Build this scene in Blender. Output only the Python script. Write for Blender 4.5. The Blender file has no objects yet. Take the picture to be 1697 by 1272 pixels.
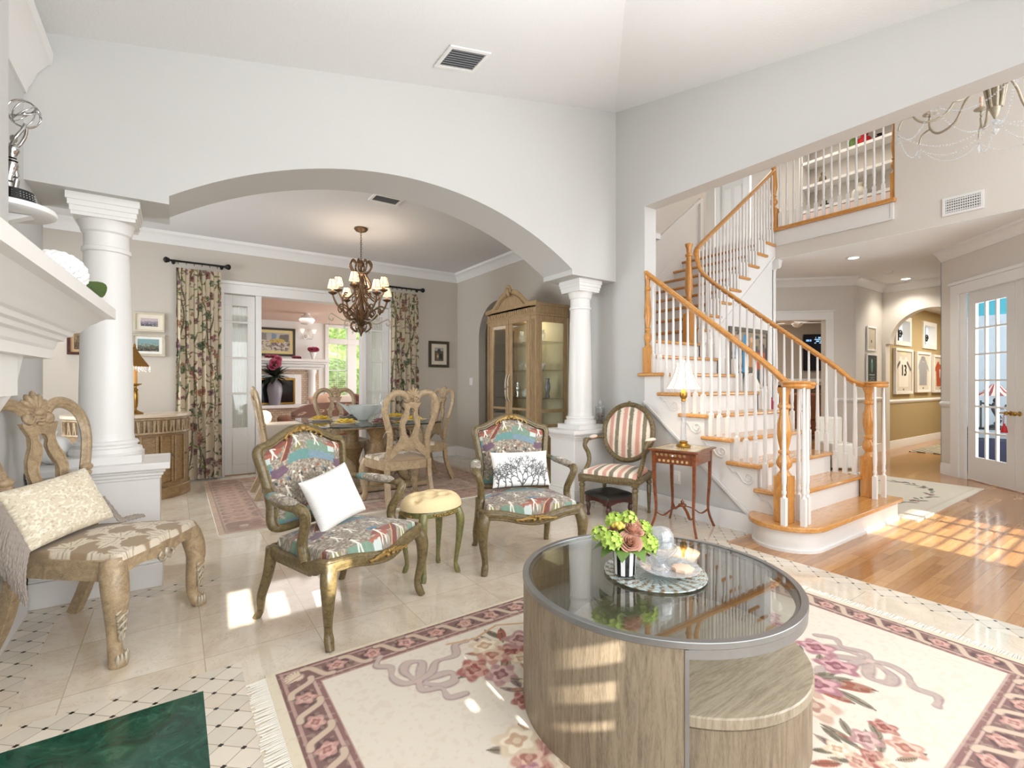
import bpy, bmesh, math, random
import numpy as np
from mathutils import Vector, Matrix
random.seed(7)
S = bpy.context.scene
COL = S.collection
PI = math.pi
# ---------------------------------------------------------------- camera
cam = bpy.data.objects.new('camera', bpy.data.cameras.new('camera'))
COL.objects.link(cam)
cam.location = (0, 0, 1.2)
cam.rotation_euler = (PI/2, 0, math.radians(-34.9))
cam.data.sensor_width = 36
cam.data.lens = 36*800/1697
cam.data.clip_start = 0.02
S.camera = cam
# ---------------------------------------------------------------- light
S.view_settings.view_transform = 'Standard'
S.view_settings.look = 'None'
S.view_settings.gamma = 1
S.view_settings.use_curve_mapping = False
S.view_settings.exposure = 0.68
w = bpy.data.worlds.new('sky'); S.world = w; w.use_nodes = True
bg = w.node_tree.nodes['Background']
bg.inputs[0].default_value = (0.86, 0.93, 1.0, 1); bg.inputs[1].default_value = 2.0
def lamp(name, kind, loc, power, color=(1, 1, 1), rot=(0, 0, 0), **kw):
    l = bpy.data.lights.new(name, kind); l.energy = power; l.color = color
    for k, v in kw.items(): setattr(l, k, v)
    o = bpy.data.objects.new(name, l); COL.objects.link(o); o.location = loc; o.rotation_euler = rot
    return o
def area(name, loc, rot, sx, sy, power, color=(1, 1, 1), spread=PI):
    return lamp(name, 'AREA', loc, power, color, rot, shape='RECTANGLE', size=sx, size_y=sy, spread=spread)
sd = Vector((0.06, 1, -0.5))
lamp('sun', 'SUN', (0, -6, 6), 11.0, (1, .95, .86), sd.to_track_quat('-Z', 'Y').to_euler(), angle=0.006)
H90 = PI/2
# fill lamps added before the back wall in place of window daylight, facing +Y
area('living_back_fill', (1.35, -1.15, 1.35), (H90, 0, 0), 3.4, 2.1, 16, (.95, .975, 1), 1.75)
area('living_back_fill_wide', (1.5, -1.1, 1.7), (H90, 0, 0), 3.6, 2.2, 30, (.95, .975, 1))
area('foyer_back_fill', (5.6, -1.15, 2.9), (H90, 0, 0), 3.0, 4.2, 92, (.92, .96, 1))
area('dining_side_fill', (-2.6, 5.6, 1.6), (0, -H90, 0), 1.8, 2.2, 42, (.88, .94, 1), 2.1)  # added fill, the left wall has no window
area('living_side_fill', (3.5, -.95, 1.9), (0, math.radians(75), math.radians(-35)), 1.6, 1.5, 16, (.95, .975, 1), 2.2)  # fill added from the right to lift the left side
area('living_overhead_fill', (1.1, .05, 3.1), (0, 0, 0), 1.6, 1.6, 14, (.95, .975, 1))  # fill added from above for the floor, no skylight there
area('sunroom_side_fill', (4.6, 9.2, 1.5), (0, H90, 0), 1.8, 2.6, 42, (.95, .98, 1))  # added side fill, that wall has no window
area('sunroom_ceiling_light', (1.6, 9.0, 2.42), (0, 0, 0), 1.5, 1.5, 10, (1, .92, .86))
area('living_ceiling_fill', (1.7, .9, 2.7), (PI, 0, 0), 3.0, 3.0, 19, (.95, .97, 1))  # upward lamp added to imitate bounced light on the ceiling
area('hall_ceiling_fill', (8.3, .3, 1.2), (math.radians(118), 0, .15), 1.2, 1.6, 62, (.88, .94, 1))  # unseen fill added and tilted up to brighten the hall ceiling
area('gallery_fill', (12.3, 2.0, 2.68), (0, 0, 0), 2.5, 1.0, 60, (1, .93, .8))  # area fill added to brighten the dark gallery
area('upstairs_light', (8.2, 3.4, 5.4), (0, 0, 0), 1.5, 2.5, 17, (1, .88, .74))
area('family_room_light', (10.6, 6.2, 2.8), (0, 0, 0), 2.5, 2.5, 50, (1, .96, .9))
area('study_fill', (9.3, .2, 2.5), (0, 0, 0), 1.2, 1.2, 5, (.9, .96, 1))  # area fill pointing down, the study has no window
# ---------------------------------------------------------------- materials
def rgb(h):
    if not isinstance(h, str): return tuple(h)[:3]
    h = h.lstrip('#'); v = [int(h[i:i+2], 16)/255 for i in (0, 2, 4)]
    return tuple(c/12.92 if c <= .04045 else ((c+.055)/1.055)**2.4 for c in v)
def rgba(h): return (*rgb(h), 1)
class NT:
    def __init__(s, name):
        s.m = bpy.data.materials.new(name); s.m.use_nodes = True; s.t = s.m.node_tree
        s.b = s.t.nodes['Principled BSDF']
        s.tc = s.t.nodes.new('ShaderNodeTexCoord')
    def n(s, ty, ins={}, **kw):
        x = s.t.nodes.new('ShaderNode'+ty)
        for k, v in kw.items(): setattr(x, k, v)
        for k, v in ins.items(): s.put(x.inputs[k], v)
        return x
    def put(s, sock, v):
        if hasattr(v, 'is_linked') or isinstance(v, bpy.types.NodeSocket): s.t.links.new(v, sock)
        elif hasattr(v, 'outputs'): s.t.links.new(v.outputs[0], sock)
        else: sock.default_value = v
    def math(s, op, a, b=0.0, c=0.0):
        x = s.n('Math', {0: a, 1: b, 2: c}, operation=op); return x.outputs[0]
    def mix(s, f, a, b, mode='MIX'):
        x = s.n('Mix', data_type='RGBA', blend_type=mode)
        s.put(x.inputs[0], f)
        s.put(x.inputs[6], rgba(a) if isinstance(a, (str, tuple)) else a); s.put(x.inputs[7], rgba(b) if isinstance(b, (str, tuple)) else b)
        return x.outputs[2]
    def noise(s, scale, detail=3, rough=.5, vec=None, dist=0):
        x = s.n('TexNoise', {'Scale': scale, 'Detail': detail, 'Roughness': rough, 'Distortion': dist})
        s.put(x.inputs['Vector'], vec if vec is not None else s.tc.outputs['Object']); return x
    def ramp(s, f, stops):
        x = s.n('ValToRGB', {0: f}); r = x.color_ramp
        while len(r.elements) < len(stops): r.elements.new(.5)
        for e, (p, c) in zip(r.elements, stops): e.position = p; e.color = rgba(c)
        return x.outputs[0]
    def maps(s, scale, rot=(0, 0, 0), loc=(0, 0, 0)):
        return s.n('Mapping', {'Vector': s.tc.outputs['Object'], 'Scale': scale, 'Rotation': rot, 'Location': loc}).outputs[0]
    def bump(s, h, strength=.3, dist=.01):
        x = s.n('Bump', {'Height': h, 'Strength': strength, 'Distance': dist}); s.t.links.new(x.outputs[0], s.b.inputs['Normal'])
    def fin(s, col=None, rough=None, metal=None, **kw):
        if col is not None: s.put(s.b.inputs['Base Color'], rgba(col) if isinstance(col, (str, tuple)) else col)
        if rough is not None: s.put(s.b.inputs['Roughness'], rough)
        if metal is not None: s.put(s.b.inputs['Metallic'], metal)
        for k, v in kw.items(): s.put(s.b.inputs[k.replace('_', ' ')], v)
        return s.m
def pm(name, col, rough=.5, metal=0, var=.06, vs=12, bump=0, bs=60, **kw):
    s = NT(name)
    c = rgb(col); n = s.noise(vs)
    a = tuple(max(0, x*(1-var)) for x in c); b = tuple(min(1, x*(1+var)) for x in c)
    col2 = s.mix(n.outputs[0], a, b)
    if bump: s.bump(s.noise(bs, 4).outputs[0], bump, .004)
    return s.fin(col2, rough, metal, **kw)
def woodm(name, c1, c2, rough=.4, scale=(1, 1, 12), gs=6, coat=0, dark=None):
    s = NT(name)
    v = s.maps(scale)
    n = s.noise(gs, 6, .65, v, 1.2)
    fine = s.noise(gs*9, 2, .5, v)
    f = s.math('MULTIPLY_ADD', fine.outputs[0], .35, s.math('MULTIPLY', n.outputs[0], .8))
    col = s.ramp(f, [(.38, c1), (.68, c2)])
    s.bump(fine.outputs[0], .12, .002)
    return s.fin(col, rough, 0, Coat_Weight=coat, Coat_Roughness=.1)
def glassm(name, col='#ffffff', rough=0.0, ior=1.45):
    s = NT(name); return s.fin(col, rough, 0, Transmission_Weight=1.0, IOR=ior)
def vcm(name, rough=.8, bump=0, bs=400, metal=0, coat=0, sheen=0):
    s = NT(name)
    a = s.n('VertexColor', layer_name='Col')
    if bump: s.bump(s.noise(bs, 3).outputs[0], bump, .002)
    return s.fin(a.outputs[0], rough, metal, Coat_Weight=coat, Sheen_Weight=sheen)
def panem(name, tint=(.95, .97, .96), gl=.12, fw=.8):
    # thin window glass: mostly clear with a mirror-like share that follows the angle
    s = NT(name)
    tr = s.n('BsdfTransparent', {0: (*tint, 1)}); g = s.n('BsdfGlossy', {'Roughness': .01})
    fr = s.n('LayerWeight', {'Blend': .5}); f = s.math('MULTIPLY_ADD', s.math('POWER', fr.outputs['Facing'], 4.0), fw, gl*.4)
    mx = s.n('MixShader', {0: f}); s.t.links.new(tr.outputs[0], mx.inputs[1]); s.t.links.new(g.outputs[0], mx.inputs[2])
    out = [n for n in s.t.nodes if n.type == 'OUTPUT_MATERIAL'][0]; s.t.links.new(mx.outputs[0], out.inputs[0])
    return s.m
def emitm(name, col, strength, base='#ffffff'):
    s = NT(name); return s.fin(base, .6, 0, Emission_Color=rgba(col), Emission_Strength=strength)

M = {}
M['wall'] = pm('wall_paint', '#cccbc8', .75, var=.01, bump=.05, bs=220)
M['greige'] = pm('greige_paint', '#c8c0b4', .75, var=.01, bump=.05, bs=220)
M['beige'] = pm('beige_paint', '#dbd4cb', .75, var=.01)
M['taupe'] = pm('taupe_paint', '#a3978a', .75, var=.01)
M['olive'] = pm('olive_gold_paint', '#a8936a', .75, var=.02)
M['white'] = pm('white_trim_paint', '#eceae7', .35, var=.01)
M['doorw'] = pm('white_door_paint', '#e4e2de', .4, var=.01)
M['ceil'] = pm('knockdown_ceiling', '#e6e6e5', .9, var=.01, bump=.6, bs=75)
M['ceil2'] = pm('flat_ceiling', '#e0dedd', .9, var=.01, bump=.1, bs=90)
M['ceil3'] = pm('hall_ceiling_white', '#efeeec', .9, var=.01, bump=.1, bs=90)
M['peach'] = pm('peach_ceiling_paint', '#ecd2c4', .8, var=.02)
M['oak'] = woodm('honey_oak', '#b5742e', '#d99c50', .28, (8, 8, 1.2), 5, .5)
M['oakx'] = woodm('honey_oak_tread', '#b9783a', '#dca55e', .25, (1, 10, 10), 5, .5)
M['oaky'] = woodm('honey_oak_long', '#b5742e', '#d99c50', .25, (10, 1, 10), 5, .5)
M['wash'] = woodm('washed_carved_wood', '#89745b', '#b8a07e', .42, (3, 3, 3), 6, .1)
M['washd'] = woodm('worn_brown_wood', '#6f5434', '#a2845b', .45, (3, 3, 6), 6, .1)
M['cab'] = woodm('limed_cabinet_wood', '#876d4d', '#b0946e', .5, (14, 14, 1.3), 5)
M['bronze'] = woodm('bronze_green_gilt_wood', '#423820', '#7c6a45', .38, (5, 5, 5), 8, .2)
M['gilt'] = pm('worn_gilt', '#9a7c45', .38, .5, .3, 40)
M['greenw'] = woodm('green_gold_painted_wood', '#4d5a33', '#8c8350', .35, (5, 5, 3), 8, .2)
M['mahog'] = woodm('inlaid_mahogany', '#5a2a14', '#8f4d28', .25, (3, 3, 8), 6, .5)
M['dmahog'] = woodm('dark_mahogany', '#2b110c', '#54241a', .3, (4, 4, 4), 6, .4)
M['silverleaf'] = pm('silver_leaf', '#bab09c', .4, .4, .25, 60)
M['steel'] = pm('brushed_steel', '#98999a', .32, .9, .08, 30)
M['chrome'] = pm('polished_silver', '#c9c8c6', .12, 1, .02)
M['brass'] = pm('antique_brass', '#a9833f', .28, .9, .15, 20)
M['black'] = pm('black_iron', '#1c1a19', .45, .4)
M['blackg'] = pm('gloss_black', '#101013', .12)
M['bronzem'] = pm('aged_bronze_gold', '#6e5740', .4, .7, .25, 30)
M['clear'] = panem('clear_glass')
M['doorglass'] = panem('door_glass', gl=.012, fw=.05)
M['tableglass'] = panem('table_glass', (.88, .9, .88), .42)
def _crystal():
    s = NT('cut_crystal')
    tr = s.n('BsdfTransparent', {0: (.97, .985, 1, 1)}); g = s.n('BsdfGlossy', {'Roughness': .06}); d = s.n('BsdfDiffuse', {0: (.9, .93, .96, 1)})
    m1 = s.n('MixShader', {0: .35}); s.t.links.new(g.outputs[0], m1.inputs[1]); s.t.links.new(d.outputs[0], m1.inputs[2])
    fc = s.n('LayerWeight', {'Blend': .5}); nz = s.noise(260, 2)
    f = s.math('ADD', s.math('MULTIPLY_ADD', s.math('POWER', fc.outputs['Facing'], 2.0), .6, .16), s.math('MULTIPLY', s.math('GREATER_THAN', nz.outputs[0], .56), .22))
    mx = s.n('MixShader', {0: f}); s.t.links.new(tr.outputs[0], mx.inputs[1]); s.t.links.new(m1.outputs[0], mx.inputs[2])
    out = [n for n in s.t.nodes if n.type == 'OUTPUT_MATERIAL'][0]; s.t.links.new(mx.outputs[0], out.inputs[0]); return s.m
M['crystal'] = _crystal()
M['candle'] = pm('peach_wax', '#ecc9b0', .5)
M['ceram'] = pm('white_ceramic', '#f2f1ef', .2)
M['marblew'] = pm('cream_marble_top', '#d8c5ae', .2, 0, .08, 9)
M['leather'] = pm('black_leather', '#2b2926', .35, 0, .2, 20)
M['linen'] = pm('ivory_linen', '#ece6da', .9, 0, .03, 80, .3, 300)
M['tuft'] = pm('cream_damask', '#ecd3a4', .8, 0, .08, 90, .25, 160)
M['yellow'] = pm('yellow_napkin', '#e3bf45', .9, 0, .1, 60)
M['maroon'] = pm('maroon_napkin', '#7c4b4c', .9)
M['leaf'] = pm('leaf_green', '#5f7d38', .5, 0, .3, 30)
M['leafd'] = pm('dark_leaf', '#27301f', .6, 0, .3, 30)
M['lime'] = pm('lime_petal', '#b5cf62', .6, 0, .2, 60)
M['blush'] = pm('blush_petal', '#d9ac96', .6, 0, .15, 50)
M['pink'] = pm('pink_petal', '#c0607c', .6, 0, .25, 50)
M['whitep'] = pm('white_petal', '#f6f5f3', .7, 0, .03)
M['berry'] = pm('yellow_berry', '#d8c25a', .4)
M['grey'] = pm('grey_vase_glaze', '#7d7779', .3)
M['red'] = pm('red_silk', '#c01d26', .5)
M['tan'] = pm('tan_leather', '#8a5a40', .5)
M['redbox'] = pm('magenta_box', '#b0264a', .5)
M['hearth'] = None
M['shade'] = emitm('lit_lamp_shade', '#ffeeda', .55, '#f3e9da')
M['shade2'] = emitm('lit_shade_warm', '#ffdcae', .65, '#f3e2c8')
M['bulb'] = emitm('lit_bulb', '#fff0d8', 12)
M['canlight'] = emitm('recessed_lens', '#fff6e8', 6)
M['vase'] = pm('dusty_vase', '#86828a', .3)
def _lozenge():
    s = NT('marble_lozenge_mosaic')
    xyz = s.n('SeparateXYZ', {0: s.tc.outputs['Object']})
    x = s.math('DIVIDE', xyz.outputs[0], .124); y = s.math('DIVIDE', xyz.outputs[1], .11)
    u = s.math('ADD', x, y); v = s.math('SUBTRACT', x, y)
    u = s.math('MULTIPLY', u, 1.0); v = s.math('MULTIPLY', v, 1.0)
    def edge(q):
        f = s.math('FRACT', q); return s.math('SUBTRACT', .5, s.math('ABSOLUTE', s.math('SUBTRACT', f, .5)))
    eu, ev = edge(u), edge(v)
    mn = s.math('MINIMUM', eu, ev); mxx = s.math('MAXIMUM', eu, ev)
    grout = s.math('LESS_THAN', mn, .022); dot = s.math('LESS_THAN', mxx, .085)
    cell = s.n('CombineXYZ', {0: s.math('FLOOR', u), 1: s.math('FLOOR', v)})
    wn = s.n('TexWhiteNoise', {0: cell})
    base = s.ramp(wn.outputs[0], [(.1, '#d6c8b3'), (.45, '#e3d8c8'), (.9, '#cdc4b4')])
    base = s.mix(s.noise(14, 5, .6).outputs[0], base, s.mix(.5, base, '#e9e0d2'))
    c = s.mix(grout, base, '#b3a48e'); c = s.mix(dot, c, '#2c2a26')
    return s.fin(c, .12)
M['mosaic'] = _lozenge()
def _tile():
    s = NT('polished_cream_marble_tile')
    xyz = s.n('SeparateXYZ', {0: s.tc.outputs['Object']})
    t = .46
    u = s.math('DIVIDE', s.math('ADD', xyz.outputs[0], t*4-.105), t); v = s.math('DIVIDE', s.math('ADD', xyz.outputs[1], t*4-.2), t)
    def edge(q):
        f = s.math('FRACT', q); return s.math('SUBTRACT', .5, s.math('ABSOLUTE', s.math('SUBTRACT', f, .5)))
    g = s.math('LESS_THAN', s.math('MINIMUM', edge(u), edge(v)), .0045)
    cell = s.n('CombineXYZ', {0: s.math('FLOOR', u), 1: s.math('FLOOR', v)})
    wn = s.n('TexWhiteNoise', {0: cell})
    vec = s.n('VectorMath', {0: s.tc.outputs['Object'], 1: s.n('VectorMath', {0: wn.outputs[1], 3: 4.0}, operation='SCALE').outputs[0]}, operation='ADD')
    n1 = s.noise(2.2, 7, .62, vec.outputs[0], 1.6)
    n2 = s.noise(3.4, 6, .7, vec.outputs[0], 2.6)
    base = s.ramp(n1.outputs[0], [(.3, '#d3c1a8'), (.5, '#e2d4c0'), (.72, '#ebe1d0')])
    vein = s.ramp(s.math('ABSOLUTE', s.math('SUBTRACT', n2.outputs[0], .5)), [(0.0, '#ffffff'), (.012, '#000000')])
    base = s.mix(s.math('MULTIPLY', vein, .35), base, '#a07a4e')
    base = s.mix(s.math('MULTIPLY', wn.outputs[0], .18), base, '#efe4d0')
    c = s.mix(g, base, '#c6b69d')
    return s.fin(c, .06, 0, Coat_Weight=.5, Coat_Roughness=.03)
M['tile'] = _tile()
def _wood():
    s = NT('oak_strip_floor')
    xyz = s.n('SeparateXYZ', {0: s.tc.outputs['Object']})
    w_ = .057; row = s.math('DIVIDE', xyz.outputs[1], w_)
    ri = s.math('FLOOR', row)
    off = s.n('TexWhiteNoise', {0: s.n('CombineXYZ', {0: ri}).outputs[0]}).outputs[0]
    col = s.math('ADD', s.math('DIVIDE', xyz.outputs[0], .9), s.math('MULTIPLY', off, 5.0))
    cell = s.n('TexWhiteNoise', {0: s.n('CombineXYZ', {0: ri, 1: s.math('FLOOR', col)}).outputs[0]})
    n = s.noise(5, 5, .6, s.maps((1.2, 16, 1)), 1.0)
    base = s.ramp(s.math('ADD', s.math('MULTIPLY', cell.outputs[0], .45), s.math('MULTIPLY', n.outputs[0], .55)), [(.25, '#9c6a3c'), (.5, '#b58250'), (.8, '#cb9b68')])
    f = s.math('FRACT', row); e = s.math('LESS_THAN', f, .025)
    e2 = s.math('LESS_THAN', s.math('FRACT', col), .004)
    c = s.mix(s.math('MAXIMUM', e, e2), base, '#8a5d36')
    return s.fin(c, .2, 0, Coat_Weight=.4, Coat_Roughness=.08)
M['wood'] = _wood()
def _green():
    s = NT('green_marble'); n = s.noise(7, 8, .7, dist=2)
    return s.fin(s.ramp(n.outputs[0], [(.35, '#12382c'), (.55, '#1f5140'), (.75, '#4a7a64')]), .1)
M['hearth'] = _green()
def _zebra():
    s = NT('striped_rug'); w_ = s.n('TexWave', {'Vector': s.maps((1, 1, 1), (0, 0, .6)), 'Scale': 2.6, 'Distortion': 3.0}, wave_type='BANDS')
    return s.fin(s.ramp(w_.outputs[0], [(.42, '#3c3830'), (.55, '#c9bfa8')]), .9)
M['zebra'] = _zebra()
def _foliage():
    s = NT('garden_foliage_glow'); n = s.noise(9, 6, .7)
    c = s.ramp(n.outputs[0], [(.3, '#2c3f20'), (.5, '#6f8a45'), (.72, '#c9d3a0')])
    return s.fin(c, .8, 0, Emission_Color=c, Emission_Strength=.7)  # emission stands in for daylight on the leaves
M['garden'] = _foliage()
def _brick(name, c1, c2, mortar, sc):
    s = NT(name)
    b = s.n('TexBrick', {'Vector': s.maps((1, 1, 1), (PI/2, 0, 0)), 'Color1': rgba(c1), 'Color2': rgba(c2), 'Mortar': rgba(mortar), 'Scale': sc, 'Mortar Size': .02})
    return s.fin(b.outputs[0], .5)
M['bricktile'] = _brick('stone_brick_tile', '#cdb9a3', '#b9a28b', '#8d7a66', 6)
# ---------------------------------------------------------------- mesh tools
class MB:
    def __init__(s): s.v = []; s.f = []; s.mi = []; s.x = None; s.m = 0
    def add(s, vs, fs):
        o = len(s.v)
        if s.x is not None: vs = [tuple(s.x @ Vector(p)) for p in vs]
        s.v += [tuple(p) for p in vs]; s.f += [tuple(i+o for i in f) for f in fs]; s.mi += [s.m]*len(fs); return s
    def box(s, x0, y0, z0, x1, y1, z1):
        vs = [(x, y, z) for z in (z0, z1) for y in (y0, y1) for x in (x0, x1)]
        return s.add(vs, [(0, 2, 3, 1), (4, 5, 7, 6), (0, 1, 5, 4), (2, 6, 7, 3), (0, 4, 6, 2), (1, 3, 7, 5)])
    def cbox(s, c, d): return s.box(c[0]-d[0]/2, c[1]-d[1]/2, c[2]-d[2]/2, c[0]+d[0]/2, c[1]+d[1]/2, c[2]+d[2]/2)
    def lathe(s, prof, seg=24, c=(0, 0, 0), sx=1, sy=1, lobes=0, amp=0):
        vs = []; n = len(prof)
        for j in range(seg):
            a = 2*PI*j/seg; k = 1+amp*math.cos(lobes*a) if lobes else 1
            for r, z in prof: vs.append((c[0]+r*k*sx*math.cos(a), c[1]+r*k*sy*math.sin(a), c[2]+z))
        fs = []
        for j in range(seg):
            k = (j+1) % seg
            for i in range(n-1): fs.append((j*n+i, k*n+i, k*n+i+1, j*n+i+1))
        if prof[0][0] > 1e-6: fs.append(tuple(j*n for j in range(seg))[::-1])
        if prof[-1][0] > 1e-6: fs.append(tuple(j*n+n-1 for j in range(seg)))
        return s.add(vs, fs)
    def ball(s, c, r, seg=12, rings=8):
        if not hasattr(r, '__len__'): r = (r, r, r)
        pr = [(max(1e-7, math.sin(PI*i/rings)), -math.cos(PI*i/rings)) for i in range(rings+1)]
        vs = []; n = len(pr)
        for j in range(seg):
            a = 2*PI*j/seg
            for q, z in pr: vs.append((c[0]+r[0]*q*math.cos(a), c[1]+r[1]*q*math.sin(a), c[2]+r[2]*z))
        fs = []
        for j in range(seg):
            k = (j+1) % seg
            for i in range(n-1):
                fs.append((j*n+i, k*n+i, k*n+i+1, j*n+i+1))
        return s.add(vs, fs)
    def tube(s, path, rad, seg=8, flat=1.0, up=(0, 0, 1), closed=False, square=False, fn=None):
        """sweep along path; rad scalar/list or (a, b) pairs; a across (side), b along up"""
        P = [Vector(p) for p in path]; n = len(P); up = Vector(up)
        if not hasattr(rad, '__len__'): rad = [rad]*n
        rad = [(r if hasattr(r, '__len__') else (r, r*flat)) for r in rad]
        vs = []
        ang = [2*PI*i/seg for i in range(seg)]
        if square: ang = [PI/4+PI/2*i for i in range(4)]; seg = 4
        for i in range(n):
            if closed: t = P[(i+1) % n]-P[i-1]
            else: t = P[min(i+1, n-1)]-P[max(i-1, 0)]
            if t.length < 1e-9: t = Vector((0, 0, 1))
            t.normalize(); sdv = t.cross(up)
            if sdv.length < 1e-4: sdv = t.cross(Vector((0, 1, 0.01)))
            sdv.normalize(); u2 = sdv.cross(t).normalized()
            for a in ang:
                k = 1.4142 if square else 1
                ca, sa = math.cos(a)*k, math.sin(a)*k
                vs.append(tuple(P[i]+sdv*(rad[i][0]*ca)+u2*(rad[i][1]*sa)))
        fs = []
        m = n if closed else n-1
        for i in range(m):
            j = (i+1) % n
            for k in range(seg): fs.append((i*seg+k, i*seg+(k+1) % seg, j*seg+(k+1) % seg, j*seg+k))
        if not closed: fs += [tuple(range(seg))[::-1], tuple((n-1)*seg+k for k in range(seg))]
        return s.add(vs, fs)
    def prism(s, poly, t0, t1, axes='xy'):
        """polygon in two axes extruded along the third; concave is fine (ngon caps are triangulated)"""
        def P(a, b, t):
            return {'xy': (a, b, t), 'xz': (a, t, b), 'yz': (t, a, b)}[axes]
        n = len(poly)
        bm = bmesh.new(); va = [bm.verts.new(P(a, b, t0)) for a, b in poly]; bm.verts.index_update()
        f = bm.faces.new(va); bm.normal_update(); r = bmesh.ops.triangulate(bm, faces=[f])
        bm.verts.index_update(); tris = [tuple(v.index for v in q.verts) for q in bm.faces]; bm.free()
        vs = [P(a, b, t0) for a, b in poly]+[P(a, b, t1) for a, b in poly]
        fs = [t for t in tris]+[tuple(i+n for i in t[::-1]) for t in tris]
        fs += [(i, (i+1) % n, (i+1) % n+n, i+n) for i in range(n)]
        return s.add(vs, fs)
    def grid(s, fn, nu, nv, cu=False):
        vs = [fn(i/(nu if cu else nu-1), j/(nv-1)) for j in range(nv) for i in range(nu)]
        fs = [(j*nu+i, j*nu+(i+1) % nu, (j+1)*nu+(i+1) % nu, (j+1)*nu+i) for j in range(nv-1) for i in range(nu if cu else nu-1)]
        return s.add(vs, fs)
    def mesh(s, name, angle=38):
        me = bpy.data.meshes.new(name); me.from_pydata(s.v, [], s.f)
        bm = bmesh.new(); bm.from_mesh(me); bmesh.ops.recalc_face_normals(bm, faces=bm.faces); bm.to_mesh(me); bm.free()
        if any(s.mi):
            me.polygons.foreach_set('material_index', s.mi)
        if angle:
            me.shade_smooth(); me.set_sharp_from_angle(angle=math.radians(angle))
        return me
    def build(s, name, mat, parent=None, angle=38, bevel=0, sub=0, label=None):
        me = s.mesh(name, angle)
        for m in (mat if isinstance(mat, (list, tuple)) else [mat]): me.materials.append(M[m] if isinstance(m, str) else m)
        o = bpy.data.objects.new(name, me); COL.objects.link(o)
        if parent is not None: o.parent = parent
        if bevel:
            b = o.modifiers.new('bevel', 'BEVEL'); b.width = bevel; b.segments = 2; b.limit_method = 'ANGLE'; b.angle_limit = math.radians(40)
        if sub:
            q = o.modifiers.new('sub', 'SUBSURF'); q.levels = sub; q.render_levels = sub
        if label: o['label'] = label
        return o
def struct(o): o['kind'] = 'structure'; return o
def thing(name, label, cat, loc=(0, 0, 0), rz=0, group=None):
    o = bpy.data.objects.new(name, None); COL.objects.link(o); o.empty_display_size = .1
    o.location = loc; o.rotation_euler = (0, 0, rz); o['label'] = label; o['category'] = cat
    if group: o['group'] = group
    return o
def tag(o, label, cat, group=None):
    o['label'] = label; o['category'] = cat
    if group: o['group'] = group
    return o
def copy_tree(o, parent=None):
    c = o.copy(); COL.objects.link(c)
    if parent is not None: c.parent = parent
    for ch in list(o.children): copy_tree(ch, c)
    return c
def place(o, loc, rz=0, label=None, sc=None):
    o.location = loc; o.rotation_euler = (0, 0, rz)
    if label: o['label'] = label
    if sc: o.scale = sc
    return o
def cr(pts, n=6, closed=False):
    """Catmull-Rom through control points (any dimension)"""
    P = [np.array(p, float) for p in pts]; out = []; N = len(P)
    rng = range(N if closed else N-1)
    for i in rng:
        if closed: a, b, c, d = P[i-1], P[i], P[(i+1) % N], P[(i+2) % N]
        else: a, b, c, d = P[max(i-1, 0)], P[i], P[i+1], P[min(i+2, N-1)]
        for k in range(n):
            t = k/n
            out.append(.5*((2*b)+(-a+c)*t+(2*a-5*b+4*c-d)*t*t+(-a+3*b-3*c+d)*t**3))
    if not closed: out.append(P[-1])
    return [tuple(float(x) for x in q) for q in out]
def spiral(c, r0, r1, a0, turns, n=24, ax=((1, 0, 0), (0, 0, 1))):
    e1, e2 = Vector(ax[0]), Vector(ax[1]); c = Vector(c); out = []
    for i in range(n+1):
        t = i/n; a = a0+turns*2*PI*t; r = r0+(r1-r0)*t
        out.append(tuple(c+e1*(r*math.cos(a))+e2*(r*math.sin(a))))
    return out
def molding(mb, p0, p1, prof, out):
    """extrude a (projection, height) profile from p0 to p1; out = horizontal unit direction of projection"""
    o = Vector(out); a, b = Vector(p0), Vector(p1)
    n = len(prof)
    vs = [tuple(a+o*q+Vector((0, 0, z))) for q, z in prof]+[tuple(b+o*q+Vector((0, 0, z))) for q, z in prof]
    fs = [(i, (i+1) % n, (i+1) % n+n, i+n) for i in range(n)]+[tuple(range(n))[::-1], tuple(range(n, 2*n))]
    return mb.add(vs, fs)
CROWN = [(0, 0), (.012, 0), (.018, .02), (.03, .035), (.05, .07), (.085, .1), (.1, .105), (.105, .13), (.105, .14), (0, .14)]
BASEB = [(0, 0), (.016, 0), (.016, .11), (.011, .13), (.011, .145), (0, .15)]
CHAIRR = [(0, 0), (.012, 0), (.02, .02), (.028, .03), (.028, .05), (.014, .065), (0, .07)]
CASE = .11
def holes(mb, axis, c0, c1, a0, a1, z0, z1, hs):
    """wall slab normal to axis ('x'|'y') between c0..c1 with rectangular holes (a0,a1,z0,z1)"""
    A = sorted({a0, a1, *[h[0] for h in hs], *[h[1] for h in hs]}); Z = sorted({z0, z1, *[h[2] for h in hs], *[h[3] for h in hs]})
    for i in range(len(A)-1):
        for j in range(len(Z)-1):
            ca, cz = (A[i]+A[i+1])/2, (Z[j]+Z[j+1])/2
            if any(h[0] < ca < h[1] and h[2] < cz < h[3] for h in hs): continue
            if axis == 'x': mb.box(c0, A[i], Z[j], c1, A[i+1], Z[j+1])
            else: mb.box(A[i], c0, Z[j], A[i+1], c1, Z[j+1])
    return mb
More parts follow.
